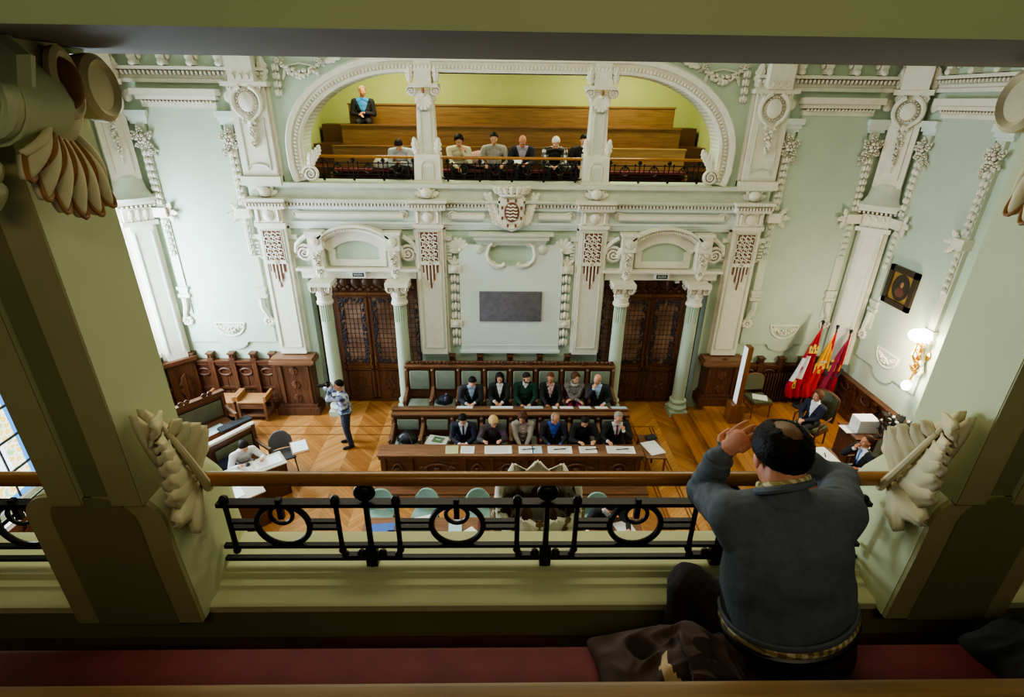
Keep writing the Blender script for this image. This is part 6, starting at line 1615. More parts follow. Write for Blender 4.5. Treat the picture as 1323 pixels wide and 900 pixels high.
def person(label, loc, rz=0, *, seat=.44, stand=False, lean=8, side=0, nod=10, turn=0, L=None, R=None, hl=None, hr=None, eL=None, eR=None, cl=.5, cr=.5, top=None, shirt=None, tie=None, bottom=None, shoe=None, skin='skin',
           hair='short', hc='dark', fem=False, bulk=1.0, glasses=False, beard=None, vw=.085, v0=.14, cuff=True, voxel=.0085, knees=None, group=None, scarf=None, torso=1.0, sh=.208):
    """L and R are the wrists in the person's own frame: x to their left, -y ahead, z up from the root"""
    t = thing('person', label, 'person', loc, rz, group); RM = T(*loc) @ RZ(rz)
    top = top or M_['dgrey']; bottom = bottom or M_['black']; shoe = shoe or M_['black']
    mb = MB(); bones = []
    pz = seat+.1 if not stand else .93
    a = radians(lean); sd = radians(side); up = V((sin(sd), -sin(a), cos(a)*cos(sd))).normalized(); lat = unit(V((1, 0, 0))-up*up.x); fw = lat.cross(up)*-1
    if fw.y > 0: fw = -fw
    pel = V((0, 0, pz)); k = bulk*1.13; TS = torso*(.95 if fem else 1.0)
    P = lambda s, x=0, f=0: pel+up*(s*TS)+lat*x+fw*f
    bend = V((0, -sin(a+.14), cos(a+.14)))
    nb = P(.36)+unit(bend+V((up.x, 0, 0)))*.145*TS
    def oe(c, r): mb.add(*ellv(r), M=frame(c, lat, fw, up) if lat.cross(fw).dot(up) > 0 else frame(c, lat, -fw, up))
    hipw = .165 if not fem else .17
    oe(P(.0), (hipw*k, .125*k, .125)); oe(P(.14, 0, .015*k), ((.152 if not fem else .13)*k, .118*k, .15)); oe(P(.32, 0, .005), ((.168 if not fem else .148)*k, .115*k, .17)); oe(P(.26, 0, .02), ((.165 if not fem else .145)*k, .115*k, .12))
    if fem:
        for s in (-1, 1): oe(P(.29, s*.065, .085), (.06, .055, .06))
    bones.append((P(.0), P(.12), .12*k, 'torso')); bones.append((P(.12), P(.36), .13*k, 'torso'))
    swid = (sh if not fem else sh-.025)*(.9+.1*k); scn = nb-up*.075
    for s in (-1, 1):
        S = scn+lat*(s*swid)+fw*.01
        mb.caps(nb-up*.03, S, .06*k, .066*k, 12); mb.caps(P(.3, s*.08), S, .1*k, .06*k, 12); bones.append((nb-up*.03, S, .06, 'torso'))
    hn = radians(nod); tn = radians(turn)
    HR = RZ(tn) @ RX(hn); hup = (HR @ V((0, 0, 1)))
    hc_ = nb+unit(up*.5+hup)*.075+hup*.085-(HR @ V((0, -1, 0)))*-.012
    HM = T(*hc_) @ HR
    mb.caps(nb-up*.03, HM @ V((0, .02, -.05)), .056 if not fem else .048, .05 if not fem else .043, 12); bones.append((nb+hup*.02, HM @ V((0, .02, -.05)), .05, 'neck'))
    head_mesh(mb, HM, bones, fem)
    L = V(L) if L is not None else P(.0)+V((.13, -.3, .1)); R = V(R) if R is not None else P(.0)+V((-.13, -.3, .1))
    for s, W, hd, eh, c in ((1, L, hl, eL, cl), (-1, R, hr, eR, cr)):
        S = scn+lat*(s*swid)+fw*.01
        E, W = ik(S, W, .285 if not fem else .265, .255 if not fem else .235, eh or (s*.6, .35, -.8))
        mb.caps(S, E, .068*k if not fem else .062*k, .06, 12); mb.caps(E, W, .058, .038, 12); bones.append((S, E, .05, 'uarm')); bones.append((E, W, .036, 'farm'))
        dv, nv = hd if hd else (W-E, (0, 0, -1))
        hand(mb, bones, W, dv, nv, -s, c, 1.0, 1.06 if not fem else .98)
    if stand:
        for s in (-1, 1):
            hp = V((s*.09, 0, pz-.04)); kn = V((s*.11, -.03, .5)); an = V((s*.13, .03, .09)); to = V((s*.15, -.14, .035))
            mb.caps(hp, kn, .105, .078, 12); mb.caps(kn, an, .076, .062, 12); mb.caps(an-V((0, -.03, .05)), to, .042, .035, 10, flat=1.0)
            bones += [(hp, kn, .075, 'leg'), (kn, an, .05, 'leg'), (an-V((0, -.03, .05)), to, .04, 'foot')]
    else:
        fl = 0
        for s in (-1, 1):
            kx, ky = (knees or {}).get(s, (.13, -.42))
            hp = pel+V((s*.09, -.0, -.02)); kn = V((s*kx, ky, seat+.07)); an = V((s*(kx-.01), ky+.02, .1)); to = V((s*(kx+.02), ky-.14, .035))
            mb.caps(hp, kn, .09*k, .062, 12); mb.caps(kn, an, .06, .043, 12); mb.caps(an+V((0, .03, -.05)), to, .042, .034, 10)
            bones += [(hp, kn, .075, 'leg'), (kn, an, .05, 'leg'), (an+V((0, .03, -.05)), to, .04, 'foot')]
    me = remesh(mb, voxel)
    def fn(c, nm, par):
        i = np.where((nm == 'head') | (nm == 'neck') | (nm == 'hand'), 0, np.where(nm == 'leg', 2, np.where(nm == 'foot', 3, 1)))
        d = c-np.array(pel); tt = d@np.array(up); ll = d@np.array(lat); ff = d@np.array(fw)
        tor = (nm == 'torso')
        i = np.where(tor & (tt < .02) & (not fem or True), np.where(tt < -.0, 2, i), i)
        if shirt is not None:
            w = vw*np.clip((tt-v0)/(.46-v0), 0, 1.3); m = tor & (ff > .03) & (np.abs(ll) < w); i = np.where(m, 4, i)
            if tie is not None: i = np.where(m & (np.abs(ll) < .022+.01*np.clip((.36-tt)/.25, 0, 1)), 5, i)
            if cuff: i = np.where((nm == 'farm') & (par > .93), 4, i)
        i = np.where((nm == 'neck') & (par < .28), 4 if shirt is not None else 1, i)
        return i
    paint(me, bones, fn)
    for m in (M_[skin], top, bottom, shoe, shirt or top, tie or shirt or top): me.materials.append(m)
    o = bpy.data.objects.new('body', me); COL.objects.link(o); o.parent = t
    # the parts below are modelled in the person's own frame
    sub = MB(RM)
    face_bits_local(t, RM @ HM, hc, fem, glasses, beard)
    if hair != 'none':
        b = MB(); hair_cap(b, RM @ HM, hair, len(label)); b.obj('cap' if hair == 'cap' else 'hair', HAIR[hc], t, smooth=70)
    if shirt is not None:
        b = MB(RM); n0 = nb+hup*.015; R2 = frame(n0, lat, fw, unit(up+hup)); b.tube([(.058*cos(q)*(1 if not fem else .88), .062*sin(q), .0-.018*sin(q)) for q in [2*pi*j/20 for j in range(20)]], .013, 7, R2, closed=True); b.obj('collar', shirt, t)
    if scarf is not None:
        b = MB(RM); R2 = frame(nb+hup*.0, lat, fw, unit(up+hup)); b.tube([(.08*cos(q), .085*sin(q), -.02*sin(q)) for q in [2*pi*j/20 for j in range(20)]], .03, 8, R2, closed=True); b.obj('scarf', scarf, t)
    return t, RM, HM
def ellv(r, nu=16, nv=10):
    b = MB(); b.ell((0, 0, 0), r, nu, nv); return b.v, b.f
def face_bits_local(t, HMw, hc, fem, glasses, beard): face_bits(t, HMw, hc, fem, glasses, beard)
NAVY = mat('navy_suit_cloth', (32, 36, 56), .8, .12, 20); DSUIT = mat('dark_suit_cloth', (40, 41, 48), .8, .12, 20); BLK = mat('black_jacket_cloth', (28, 27, 32), .8, .12, 20); GRN = mat('dark_green_wool', (24, 60, 50), .9, .12, 20)
WSH = mat('white_shirt_cloth', (226, 228, 236), .8, .04, 10); BSH = mat('light_blue_shirt_cloth', (176, 200, 232), .8, .04, 10); RBSH = mat('strong_blue_shirt_cloth', (62, 92, 190), .8, .06, 10)
MAG = mat('magenta_tie_cloth', (160, 24, 84), .6, .06, 10); DTIE = mat('dark_tie_cloth', (34, 36, 60), .6, .06, 10); BTIE = mat('blue_tie_cloth', (70, 110, 200), .6, .06, 10)
BEI = mat('beige_grey_knit', (158, 148, 142), .9, .08, 20); FLO = pattern_mat('floral_blouse', 'dapple', [(80, 50, 56), (214, 190, 186), (180, 100, 100), (236, 226, 220)], 34)
PATT = pattern_mat('grey_patterned_knit', 'dapple', [(70, 66, 68), (150, 142, 140), (96, 88, 90)], 26); PURP = pattern_mat('green_purple_jacket', 'dapple', [(60, 62, 58), (70, 66, 66), (104, 66, 104)], 6)
PLAID = pattern_mat('blue_white_plaid', 'dapple', [(58, 66, 98), (150, 164, 196), (206, 214, 228)], 9); JEAN = mat('dark_denim', (46, 54, 70), .85, .12, 20)
STRP = pattern_mat('grey_striped_shirt', 'stripe', [(200, 196, 186), (110, 108, 104)], 14); CHK = pattern_mat('black_white_check', 'check', [(226, 222, 210), (110, 108, 104), (36, 36, 38)], 18)
PALE = mat('pale_linen_shirt', (206, 198, 170), .85, .06, 10); GSH = mat('pale_grey_shirt', (186, 190, 196), .85, .06, 10); WKN = mat('white_knit', (222, 220, 222), .9, .05, 20)
YR1 = 11.12; ZR = .2; d_ = lambda x, y, z: (x, y, z)
# rear pew, six people (their own frame: -y towards the desk)
person('man in dark suit and light blue shirt looking down, third seat of the rear pew', (-.94, YR1, ZR), .1, lean=18, nod=32, turn=20, L=(.06, -.42, .66), R=(-.13, -.42, .66), top=DSUIT, shirt=BSH, hair='short', hc='black')
person('woman with dark shoulder-length hair, black jacket and white blouse in the rear row', (-.25, YR1, ZR), 0, lean=6, nod=10, L=(.06, -.38, .66), R=(-.12, -.36, .68), top=BLK, shirt=WSH, hair='long', hc='black', fem=True, vw=.075)
person('bearded man in dark green sweater looking aside in the rear row', (.36, YR1, ZR), 0, lean=6, nod=18, turn=28, L=(.12, -.34, .6), R=(-.1, -.36, .6), top=GRN, shirt=WSH, hair='short', hc='dark', beard='dark', v0=.4, vw=.05, cuff=False)
person('woman with short reddish hair, black jacket and floral blouse in the rear row', (0.96, YR1, ZR), 0, lean=4, nod=10, turn=-10, L=(.18, -.34, .62), R=(-.1, -.36, .6), top=BLK, shirt=FLO, hair='crop', hc='red', fem=True, bulk=1.08, vw=.09, cuff=False, skin='skin2')
person('woman with curly brown hair, grey patterned sweater and crossed arms in the rear row', (1.54, YR1, ZR), 0, lean=4, nod=8, turn=22, L=(-.1, -.26, .68), R=(.1, -.3, .66), top=PATT, hair='curly', hc='brown', fem=True, bottom=mat('magenta_skirt', (140, 30, 90), .8), scarf=mat('pale_scarf', (190, 180, 170), .9))
person('bald man in dark jacket with hand on chin, end of the rear row', (2.16, YR1, ZR), -.25, lean=14, side=-4, nod=14, turn=-28, L=(.16, -.36, .64), R=(-.12, -.32, .98), hr=((.25, .1, 1), (.2, .6, 0)), eR=(-.6, -.2, -1), cr=.9, top=DSUIT, shirt=BSH, hair='none', hc='grey')
# front pew
YF = 9.72
person('man in navy suit and dark tie looking at his phone in the front row', (-1.02, YF, 0), 0, seat=.49, lean=16, nod=32, turn=0, L=(.07, -.42, .7), R=(-.07, -.42, .7), hl=((-.5, -.8, .1), (0, .3, 1)), hr=((.5, -.8, .1), (0, .3, 1)), cl=.9, cr=.9, top=NAVY, shirt=WSH, tie=DTIE, hair='short', hc='black')
b = MB(T(-1.02, YF-.52, .74) @ RX(.5)); b.bbox(-.036, .036, -.07, .07, -.005, .005, .004); tag(b.obj('mobile_phone', M_['black']), 'black phone in the hands of the man in navy suit', 'phone')
person('blonde woman with bob hair in dark purple jacket reading papers in the front row', (-.4, YF, 0), .05, seat=.49, lean=22, nod=26, turn=10, L=(.16, -.5, .84), R=(-.2, -.5, .84), top=PURP, hair='bob', hc='blond', fem=True, bulk=1.05)
person('woman with brown hair in beige grey cardigan looking at her lap in the front row', (.26, YF, 0), 0, seat=.49, lean=8, nod=28, turn=-14, L=(.05, -.4, .64), R=(-.06, -.4, .64), top=BEI, shirt=FLO, hair='long', hc='brown', fem=True, vw=.07, cuff=False)
person('man with thin grey hair and strong blue shirt looking down in the front row', (.92, YF, 0), 0, seat=.49, lean=12, nod=36, turn=8, L=(.14, -.4, .68), R=(-.12, -.4, .68), top=DSUIT, shirt=RBSH, hair='balding', hc='grey', vw=.11, bulk=1.08, skin='skin2')
person('man with dark hair all in black leaning over his papers in the front row', (1.56, YF, 0), 0, seat=.49, lean=20, nod=34, turn=0, L=(.2, -.5, .83), R=(-.14, -.52, .83), top=BLK, hair='short', hc='dark', bulk=1.06)
person('grey-haired man with magenta tie, hand over mouth, end of the front row', (2.28, YF, 0), 0, seat=.49, lean=14, nod=16, turn=4, L=(.1, -.36, 1.0), hl=((-.4, .25, 1), (-.3, .7, 0)), eL=(.7, -.3, -1), cl=.9, R=(-.24, -.5, .83), top=BLK, shirt=WSH, tie=MAG, hair='receding', hc='grey', glasses=True, bulk=1.1, vw=.1)
# the photographer
t, RM, HM = person('photographer standing on the parquet in blue plaid shirt, camera at his eye', (-3.74, 10.26, 0), radians(-66), stand=True, lean=2, nod=4, L=(.05, -.24, 1.6), R=(-.1, -.2, 1.58), eL=(.5, -.3, -1), eR=(-.7, -.1, -.8), hl=((-.3, -.5, .6), (-.6, .3, 0)), hr=((.3, -.6, .5), (.6, .3, 0)), cl=.9, cr=.9, top=PLAID, bottom=JEAN, hair='short', hc='black', cuff=False, sh=.19, bulk=1.08)
c0 = T(-3.74, 10.26, 0) @ RZ(radians(-66)) @ T(-.01, -.27, 1.66)
t = thing('camera', 'black photo camera with long lens held by the standing photographer', 'camera', (-3.74, 10.26, 1.6))
b = MB(c0); b.bbox(-.07, .07, -.04, .04, -.05, .05, .01); b.bbox(-.03, .03, -.04, .03, .05, .08, .008); b.obj('camera_body', M_['black'], t)
b = MB(c0); b.lathe([(.034, .03), (.04, .06), (.036, .14), (.045, .16), (.045, .22), (.03, .21)], 18, RX(pi/2)); b.obj('lens', M_['black'], t)
b = MB(c0); b.tube([(-.07, .02, .03), (-.12, .08, -.1), (-.1, .14, -.2), (0, .2, -.1)], .008, 6); b.obj('strap', M_['dgrey'], t)
# woman writing at the angled desk
p_ = R_W = T(-4.47, 8.6, 0) @ RZ(AD) @ V((-.62, .86, 0))
person('woman in white sweater with tied brown hair writing at the angled desk', p_[:], AD+.05, lean=26, nod=34, turn=10, L=(.24, -.56, .83), R=(-.2, -.5, .82), top=WKN, bottom=M_['maroon'], hair='tied', hc='dark', fem=True)
b = MB(T(-5.75, 8.75, .44)); b.ell((0, 0, .12), (.26, .2, .16)); tag(b.obj('coat', NAVY), 'dark navy coat on the pew seat beside the writing woman', 'coat')
# on the platform
person('auburn-haired woman in dark suit and white blouse seated by the flags', (6.79, 10.0, .3), radians(-62), lean=-2, nod=4, turn=-14, seat=.46, L=(.02, -.3, .66), R=(-.08, -.32, .66), top=NAVY, shirt=WSH, hair='wavy', hc='red', fem=True, bottom=BLK, vw=.09, knees={1: (.1, -.46), -1: (.05, -.42)}, cuff=False)
person('man in black suit and blue tie, hand at chin, behind the presidency desk', (6.86, 8.25, .3), radians(-88), lean=8, nod=2, turn=-6, seat=.46, L=(.3, -.34, .8), R=(-.06, -.26, 1.02), hr=((.2, .2, 1), (.2, .7, 0)), eR=(-.7, -.3, -1), cr=1.0, top=BLK, shirt=WSH, tie=BTIE, hair='receding', hc='brown', vw=.1, skin='skin2')
# press table
person('person in dark jacket bending over the press table below the balcony railing', (1.6, 7.28, 0), .1, lean=28, nod=40, turn=0, seat=.46, L=(.28, -.6, .8), R=(-.22, -.44, .8), top=mat('dark_blue_jacket', (36, 38, 46), .8), shirt=WSH, hair='short', hc='dark', v0=.36, cuff=False)
# far gallery, leaning on the rail
YG, ZG = 12.98, GF
gk = dict(seat=.43, bottom=BLK)
person('man in pale grey shirt leaning forward with lowered head at the far balcony rail', (-2.5, YG, ZG), 0, lean=40, nod=58, L=(.04, -.55, .62), R=(-.08, -.52, .6), top=GSH, hair='short', hc='dark', cr=.8, **gk)
person('man with dark curly hair in pale shirt, chin on hand, at the far rail', (-1.2, YG, ZG), 0, lean=30, nod=30, turn=14, L=(.1, -.36, .84), eL=(.6, -.3, -1), hl=((-.3, .2, 1), (-.2, .7, 0)), R=(-.02, -.54, .54), top=PALE, hair='curly', hc='black', **gk)
person('man in grey striped shirt with dark hair, hands on knees, at the far balcony rail', (-.4, YG, ZG), 0, lean=22, nod=24, L=(.22, -.4, .6), R=(-.22, -.4, .6), top=STRP, hair='short', hc='black', **gk)
person('bald man in dark jacket and lilac shirt holding papers at the far balcony rail', (.24, YG, ZG), 0, lean=26, nod=42, L=(.1, -.46, .62), R=(-.18, -.44, .64), top=DSUIT, shirt=mat('lilac_shirt_cloth', (176, 164, 190), .8), hair='none', hc='grey', skin='skin2', vw=.11, bulk=1.05, **gk)
b = MB(T(.1, YG-.54, ZG+.7) @ RX(.6) @ RZ(-.2)); b.box(-.12, .12, -.09, .09, 0, .006); tag(b.obj('document', M_['white']), 'white papers in the hands of the bald man in the far gallery', 'papers')
person('white-haired man in black vest and checked shirt leaning at the far balcony rail', (.98, YG, ZG), 0, lean=30, nod=44, L=(.06, -.5, .58), R=(-.1, -.5, .58), top=CHK, shirt=M_['black'], vw=.2, v0=-.2, hair='short', hc='white', cuff=False, bulk=1.05, **gk)
person('visitor in black jacket and blue shirt alone on the far gallery top tier', (-3.72, 14.72, GF+.88), .12, lean=4, nod=4, turn=30, L=(.05, -.2, .7), R=(-.1, -.22, .66), top=BLK, shirt=mat('bright_blue_shirt', (50, 130, 190), .8), hair='crop', hc='blond', vw=.14, v0=.12, skin='skin2', cuff=False, **gk)
person('dark-clothed visitor mostly hidden behind the far gallery column', (1.62, YG+.02, ZG), 0, lean=24, nod=30, top=BLK, hair='short', hc='black', L=(.16, -.4, .6), R=(-.16, -.4, .6), **gk)
# coats and clutter on the far bench
lumpy('coat', mat('pink_jacket', (190, 150, 140), .9), 'pink jacket hung over the far bench behind the two men', 'coat', (-.78, 13.04, GF+.5), (.26, .12, .2), 4)
lumpy('coat', CHK, 'checked coat bundled on the far bench beside the white-haired man', 'coat', (1.3, 12.84, GF+.46), (.2, .16, .13), 6)
lumpy('shoulder_bag', mat('grey_white_bag', (170, 166, 160), .8), 'pale bag on the far bench beside the man with lowered head', 'bag', (-3.0, 12.92, GF+.46), (.2, .14, .14), 8)

# ------------------------------------------------------------------ the man on the near bench
def near_man():
    W = lambda px, py, Y: atY(px, py, Y)
    head = W(1008, 591, 1.42); nb = W(1014, 642, 1.335); pel = W(1016, 815, 1.3)
    SL_, SR = W(946, 664, 1.36), W(1083, 660, 1.36)
    EL, ER = W(908, 636, 1.64), W(1084, 618, 1.62)
    WL, WR = W(930, 590, 1.57), W(990, 575, 1.63)
    root = thing('person', 'man in dark grey sweater on the near bench, hands clasped beside his balding head', 'person', (pel.x, 1.3, 5.0))
    mb = MB(); bones = []
    up = unit(nb-pel); lat = V((1, 0, 0)); lat = unit(lat-up*lat.dot(up)); fw = unit(up.cross(lat)*1)
    if fw.y < 0: fw = -fw
    FM = lambda c: frame(c, lat, fw, up)
    P = lambda q, x=0, f=0: pel+(nb-pel)*q+lat*x+fw*f
    # trunk as one lofted shape, seat to collar
    rings = []
    for q, rx, ry, f in ((-.2, .1, .09, .03), (-.17, .2, .17, .02), (-.08, .222, .185, .0), (.02, .226, .182, 0), (.14, .228, .178, .005), (.28, .224, .17, .01), (.42, .218, .16, .01), (.56, .212, .15, .0), (.68, .205, .14, -.005), (.78, .192, .126, -.01), (.86, .165, .108, -.005), (.93, .12, .09, .0), (.98, .08, .07, .0)):
        c = P(q, 0, f); rings.append([(c+lat*(rx*(abs(cos(t))**.85)*(1 if cos(t) > 0 else -1))+fw*(ry*(abs(sin(t))**.85)*(1 if sin(t) > 0 else -1)))[:] for t in [2*pi*j/40 for j in range(40)]])
    mb.loft(rings)
    bones += [(P(.0), P(.7), .15, 'torso'), (P(.7, -.08), P(.7, .08), .14, 'torso')]
    for S in (SL_, SR):
        mb.caps(nb-up*.05, S, .066, .078, 16); mb.caps(P(.6, (.07 if S is SR else -.07)), S, .115, .08, 16); bones.append((nb-up*.06, S, .07, 'torso'))
    hn = radians(32); HRm = RZ(pi-.12) @ RX(hn); HM = T(*head) @ HRm
    k = 1.08
    mb.caps(nb-up*.02, HM @ V((0, .03, -.05)), .07, .066, 16); bones.append((nb+V((0, .02, .02)), HM @ V((0, .03, -.04)), .062, 'neck'))
    head_mesh(mb, HM, bones, False, k)
    for S, E, Wp in ((SL_, EL, WL), (SR, ER, WR)):
        mb.caps(S, E, .076, .064, 16); mb.caps(E, Wp, .062, .043, 16); bones += [(S, E, .066, 'arm'), (E, Wp, .05, 'farm')]
        mb.ell(tuple(E), (.062, .062, .062), 14, 10)
    # hands folded together beside the forehead, fingers crossing
    hd = unit(W(962, 560, 1.56)-WL)
    hand(mb, bones, WL, hd, (.5, .35, -.5), 1, .3, 1.25, 1.08)
    hd2 = unit(W(948, 553, 1.63)-WR)
    hand(mb, bones, WR, hd2, (-.1, -.8, -.2), 1, .45, 1.25, 1.08)
    for s, kn in ((-1, W(890, 752, 1.47)), (1, W(1066, 765, 1.5))):
        hp = pel+V((s*.1, .02, -.03)); kn = V((kn.x, kn.y, 5.6)); an = V((kn.x+.01*s, 1.42, 5.1)); to = V((kn.x+.02*s, 1.56, 5.04))
        mb.caps(hp, kn, .115, .08, 16); mb.caps(kn, an, .076, .055, 14); mb.caps(an+V((0, -.03, -.045)), to, .045, .035, 12)
        bones += [(hp, kn, .105, 'leg'), (kn, an, .07, 'leg'), (an, to, .045, 'foot')]
    me = remesh(mb, .0048, 5)
    # folds of the knitted cloth
    n = len(me.vertices); co = np.empty(n*3); me.vertices.foreach_get('co', co); co = co.reshape(n, 3); nr = np.empty(n*3); me.vertices.foreach_get('normal', nr); nr = nr.reshape(n, 3)
    cl = [(np.array(x), np.array(y), r, t_) for x, y, r, t_ in bones]
    def near(tags):
        best = np.full(n, 1e9)
        for x, y, r, t_ in cl:
            if t_ not in tags: continue
            d = y-x; tt = np.clip((co-x)@d/max(d@d, 1e-9), 0, 1); best = np.minimum(best, np.linalg.norm(co-x-tt[:, None]*d, axis=1)-r)
        return best
    skin_d, arm_d, tor_d, leg_d = near(('head', 'neck', 'hand')), near(('arm', 'farm')), near(('torso',)), near(('leg',))
    for i in range(n):
        d = min(arm_d[i], tor_d[i], leg_d[i])
        if skin_d[i] < d+.004: continue
        c = V(co[i]); f = noise.noise(c*9)*.009
        if arm_d[i] < tor_d[i]: f += noise.noise(V((c.x*14, c.y*16, c.z*34)))*.009
        else: f += noise.noise(V((c.x*16+c.z*6, c.y*7, c.z*9-c.x*5)))*.009
        if leg_d[i] < tor_d[i] and leg_d[i] < arm_d[i]: f += noise.noise(V((c.x*24, c.y*24, c.z*12)))*.005
        co[i] += nr[i]*f
    me.vertices.foreach_set('co', co.ravel()); me.update()
    SW = mat('dark_slate_sweater', (92, 98, 106), .95, .1, 30, bump=.1, bscale=60); TR = mat('black_trousers', (40, 34, 34), .9, .1, 20, bump=.1, bscale=16); SCALP = mat('thin_haired_scalp', (120, 84, 56), .5, .25, 30)
    me.transform(rootM(root).inverted())
    d0 = (HM.to_3x3() @ V((0, sin(radians(34)), cos(radians(34))))).normalized(); hc0 = HM @ (V((0, .013, .03))*k)
    def fn(c, nm, par):
        c = c+np.array(root.location)
        i = np.where((nm == 'head') | (nm == 'neck') | (nm == 'hand'), 0, np.where((nm == 'leg'), 2, np.where(nm == 'foot', 3, 1)))
        tt = (c-np.array(pel))@np.array(up)
        i = np.where((nm == 'torso') & (tt < .125), 2, i)
        axn = np.array(unit(head-nb)); i = np.where((nm == 'neck') & ((c-np.array(nb))@axn < .034), 1, i)
        dv = c-np.array(hc0); dv = dv/np.linalg.norm(dv, axis=1)[:, None]
        return np.where((nm == 'head') & (dv@np.array(d0) > cos(radians(50))), 4, i)
    paint(me, [(x-V(root.location), y-V(root.location), r, t_) for x, y, r, t_ in bones], fn)
    for m in (M_['skin2'], SW, TR, M_['black'], SCALP): me.materials.append(m)
    o = bpy.data.objects.new('body', me); COL.objects.link(o); o.parent = root
    # hair: dark ring round a thinning crown
    b = MB(); near_hair(b, HM, k); b.obj('hair', HAIR['black'], root, smooth=80)
    face_bits(root, HM, 'dark', False, False, None, k)
    CH = pattern_mat('cream_checked_shirt', 'check', [(214, 206, 170), (168, 150, 96), (110, 96, 60)], 60)
    ax = unit(head-nb); n0 = nb+ax*.05; fx = unit(ax.cross(lat)); R2 = frame(n0, lat, fx, ax)
    b = MB(R2); b.tube([(.077*cos(t), .077*sin(t), .008*sin(t)) for t in [2*pi*j/32 for j in range(32)]], .009, 8, closed=True, flat=1.3); b.obj('shirt_collar', CH, root)
    b = MB(R2); b.tube([(.085*cos(t), .085*sin(t), -.016+.008*sin(t)) for t in [2*pi*j/32 for j in range(32)]], .012, 8, closed=True); b.obj('sweater_neckband', SW, root)
    b = MB(FM(P(.225))); b.tube([(.227*cos(t), .18*sin(t), .0) for t in [2*pi*j/48 for j in range(48)]], .008, 8, closed=True, flat=1.8); b.obj('sweater_hem', SW, root)
    b = MB(FM(P(.185))); b.tube([(.229*cos(t), .18*sin(t), .0) for t in [2*pi*j/48 for j in range(48)]], .009, 8, closed=True, flat=2.0); b.obj('shirt_hem', CH, root)
    b = MB(FM(P(.12))); b.tube([(.231*cos(t), .182*sin(t), .0) for t in [2*pi*j/48 for j in range(48)]], .011, 8, closed=True, flat=1.8); b.obj('belt', M_['black'], root)
    for E, Wp in ((EL, WL), (ER, WR)):
        d = unit(Wp-E); R3 = frame(Wp-d*.012, unit(d.orthogonal()), d.cross(unit(d.orthogonal())), d)
        b = MB(R3); b.tube([(.042*cos(t), .042*sin(t), 0) for t in [2*pi*j/24 for j in range(24)]], .009, 8, closed=True); b.obj('cuff', SW, root)
def near_hair(mb, HM, k):
    """hair round a bald patch: polar about the patch, which lies back of the crown"""
    NA, NP = 60, 12; TL = radians(34)
    outer, inner = [], []
    for j in range(NA):
        az = -pi+2*pi*j/NA; a = abs(az)/pi
        ph1 = radians(80 if a < .2 else 80+(98-80)*min(1, (a-.2)/.3) if a < .5 else 98+(100-98)*(a-.5)*2)
        ph0 = radians(31+5*sin(2*az+1)+7*noise.noise(V((az*2.2, 0, 3)))+(4 if a < .3 else 0))
        ro, ri = [], []
        for i in range(NP+1):
            ph = ph0+(ph1-ph0)*i/NP; d = V((sin(ph)*sin(az), -sin(ph)*cos(az), cos(ph)))
            d = V((d.x, d.y*cos(TL)+d.z*sin(TL), d.z*cos(TL)-d.y*sin(TL)))
            q = .002+.009*min(1, i/4)+.004*noise.noise(d*18)+.002*noise.noise(V((d.x*50, d.y*20, d.z*20)))
            R = V((.075+q, .093+q, .084+q)); p = V((d.x*R.x, d.y*R.y+.013, d.z*R.z*(1.12 if d.z < 0 else 1)+.03))
            ro.append((p*k)[:]); ri.append(((p-V((d.x*R.x, d.y*R.y, d.z*R.z))*.14)*k)[:])
        outer.append(ro); inner.append(ri)
    rings = [[outer[j][i] for j in range(NA)] for i in range(NP+1)]+[[inner[j][i] for j in range(NA)] for i in range(NP, -1, -1)]
    rings.append(rings[0]); mb.loft(rings, HM, cap=False)
near_man()

# brown jacket beside him, dark coat at the bench end
def draped(name, label, cat, x0, x1, y0, y1, z0, hgt, m, seed, lining=None):
    t = thing(name, label, cat, ((x0+x1)/2, (y0+y1)/2, z0)); rows = []; nx, ny = 92, 68
    for i in range(ny+1):
        v = i/ny; row = []
        for j in range(nx+1):
            u = j/nx; x = x0+(x1-x0)*u; y = y0+(y1-y0)*v
            e = (max(0, sin(pi*min(1, max(0, u)))) ** .55)*(max(0, sin(pi*(.12+.82*v)))**.5)
            n = noise.noise(V((x*5.5+seed, y*7, 1)))*.5+.5; r = abs(noise.noise(V((x*10+y*7, y*9-x*5, seed))))
            z = z0+.006+e*hgt*(.35+.8*n)+.05*e*(1-r*3)
            row.append((x+.04*noise.noise(V((y*9, seed, x*4))), y+.03*noise.noise(V((x*8, seed, 2))), max(z0+.004, z)))
        rows.append(row)
    b = MB(); b.grid(rows, thick=.012); b.obj('cloth', m, t, smooth=80)
    if lining:
        me = t.children[0].data; me.materials.append(lining)
        for pl in me.polygons:
            if pl.index < nx*ny:
                i, j = divmod(pl.index, nx); c = nx*.4+3*sin(i*.12)
                if 4 <= i <= 44 and abs(j-c) < 3.4-.04*i: pl.material_index = 1
        b = MB(); P = []
        for i in range(6, 48, 2): q = V(rows[i][int(nx*.5)]); P.append((q+V((0, 0, .018)))[:])
        b.tube(P, [.03*sin(pi*(k+1)/22)+.012 for k in range(21)], 10, flat=.55); b.obj('jacket_collar', m, t)
    return t
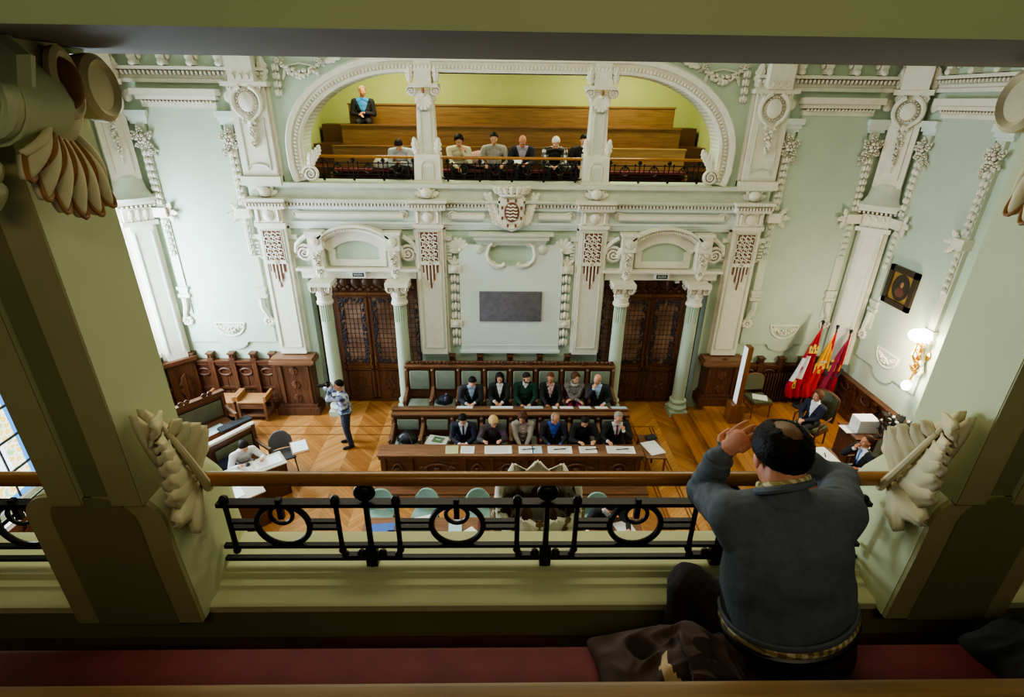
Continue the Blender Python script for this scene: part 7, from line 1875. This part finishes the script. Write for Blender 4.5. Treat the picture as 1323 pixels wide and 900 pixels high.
draped('jacket', 'brown jacket with cream lining dropped on the red bench beside the man in grey sweater', 'jacket', .13, .66, .86, 1.3, 5.5, .2, mat('brown_jacket_cloth', (70, 54, 46), .9, .15, 16, bump=.15, bscale=20), 3, mat('cream_lining', (196, 170, 128), .85))
draped('coat', 'black coat heaped at the far end of the red bench near the pier', 'coat', 1.5, 2.15, .88, 1.3, 5.5, .4, BLK, 8)
# ------------------------------------------------------------------ light
def area(name, loc, rot, sx, sy, power, col, spread=None):
    l = bpy.data.lights.new(name, 'AREA'); l.shape = 'RECTANGLE'; l.size = sx; l.size_y = sy; l.energy = power; l.color = col
    if spread: l.spread = spread
    o = bpy.data.objects.new(name, l); COL.objects.link(o); o.location = loc; o.rotation_euler = rot
    return o
for i, (y0, y1, z0, z1) in enumerate(WINS):
    area('daylight', (-XW-.12, (y0+y1)/2, (z0+z1)/2), (0, -pi/2, 0), z1-z0-.3, y1-y0-.3, (330, 80, 40)[i], (.74, .88, 1))
area('unseen_top_light', (0, 7, WT-.06), (0, 0, 0), 7, 4, 170, (1, .93, .68))  # unseen overhead source for the warm light from above
area('gallery_ceiling_lamp', (-2.6, 13.6, 8.7), (0, 0, 0), 2.0, .3, 75, (1, .95, .62))
area('gallery_ceiling_lamp', (2.6, 13.6, 8.7), (0, 0, 0), 2.0, .3, 75, (1, .95, .62))
area('near_gallery_fill', (0, -1.2, 8.9), (radians(25), 0, 0), 2.4, .4, 14, (1, .9, .62))  # unseen fill added behind the camera to brighten the near gallery
w = bpy.data.worlds.new('world'); SC.world = w; w.use_nodes = True
bg = w.node_tree.nodes['Background']; bg.inputs['Color'].default_value = (.8, .85, .7, 1); bg.inputs['Strength'].default_value = .06
SC.view_settings.view_transform = 'AgX'
SC.view_settings.look = 'AgX - Medium High Contrast'
SC.view_settings.exposure = .92
SC.cycles.max_bounces = 6; SC.cycles.diffuse_bounces = 4; SC.cycles.glossy_bounces = 3; SC.cycles.transmission_bounces = 4
SC.cycles.use_denoising = True
SC.cycles.sample_clamp_indirect = 6
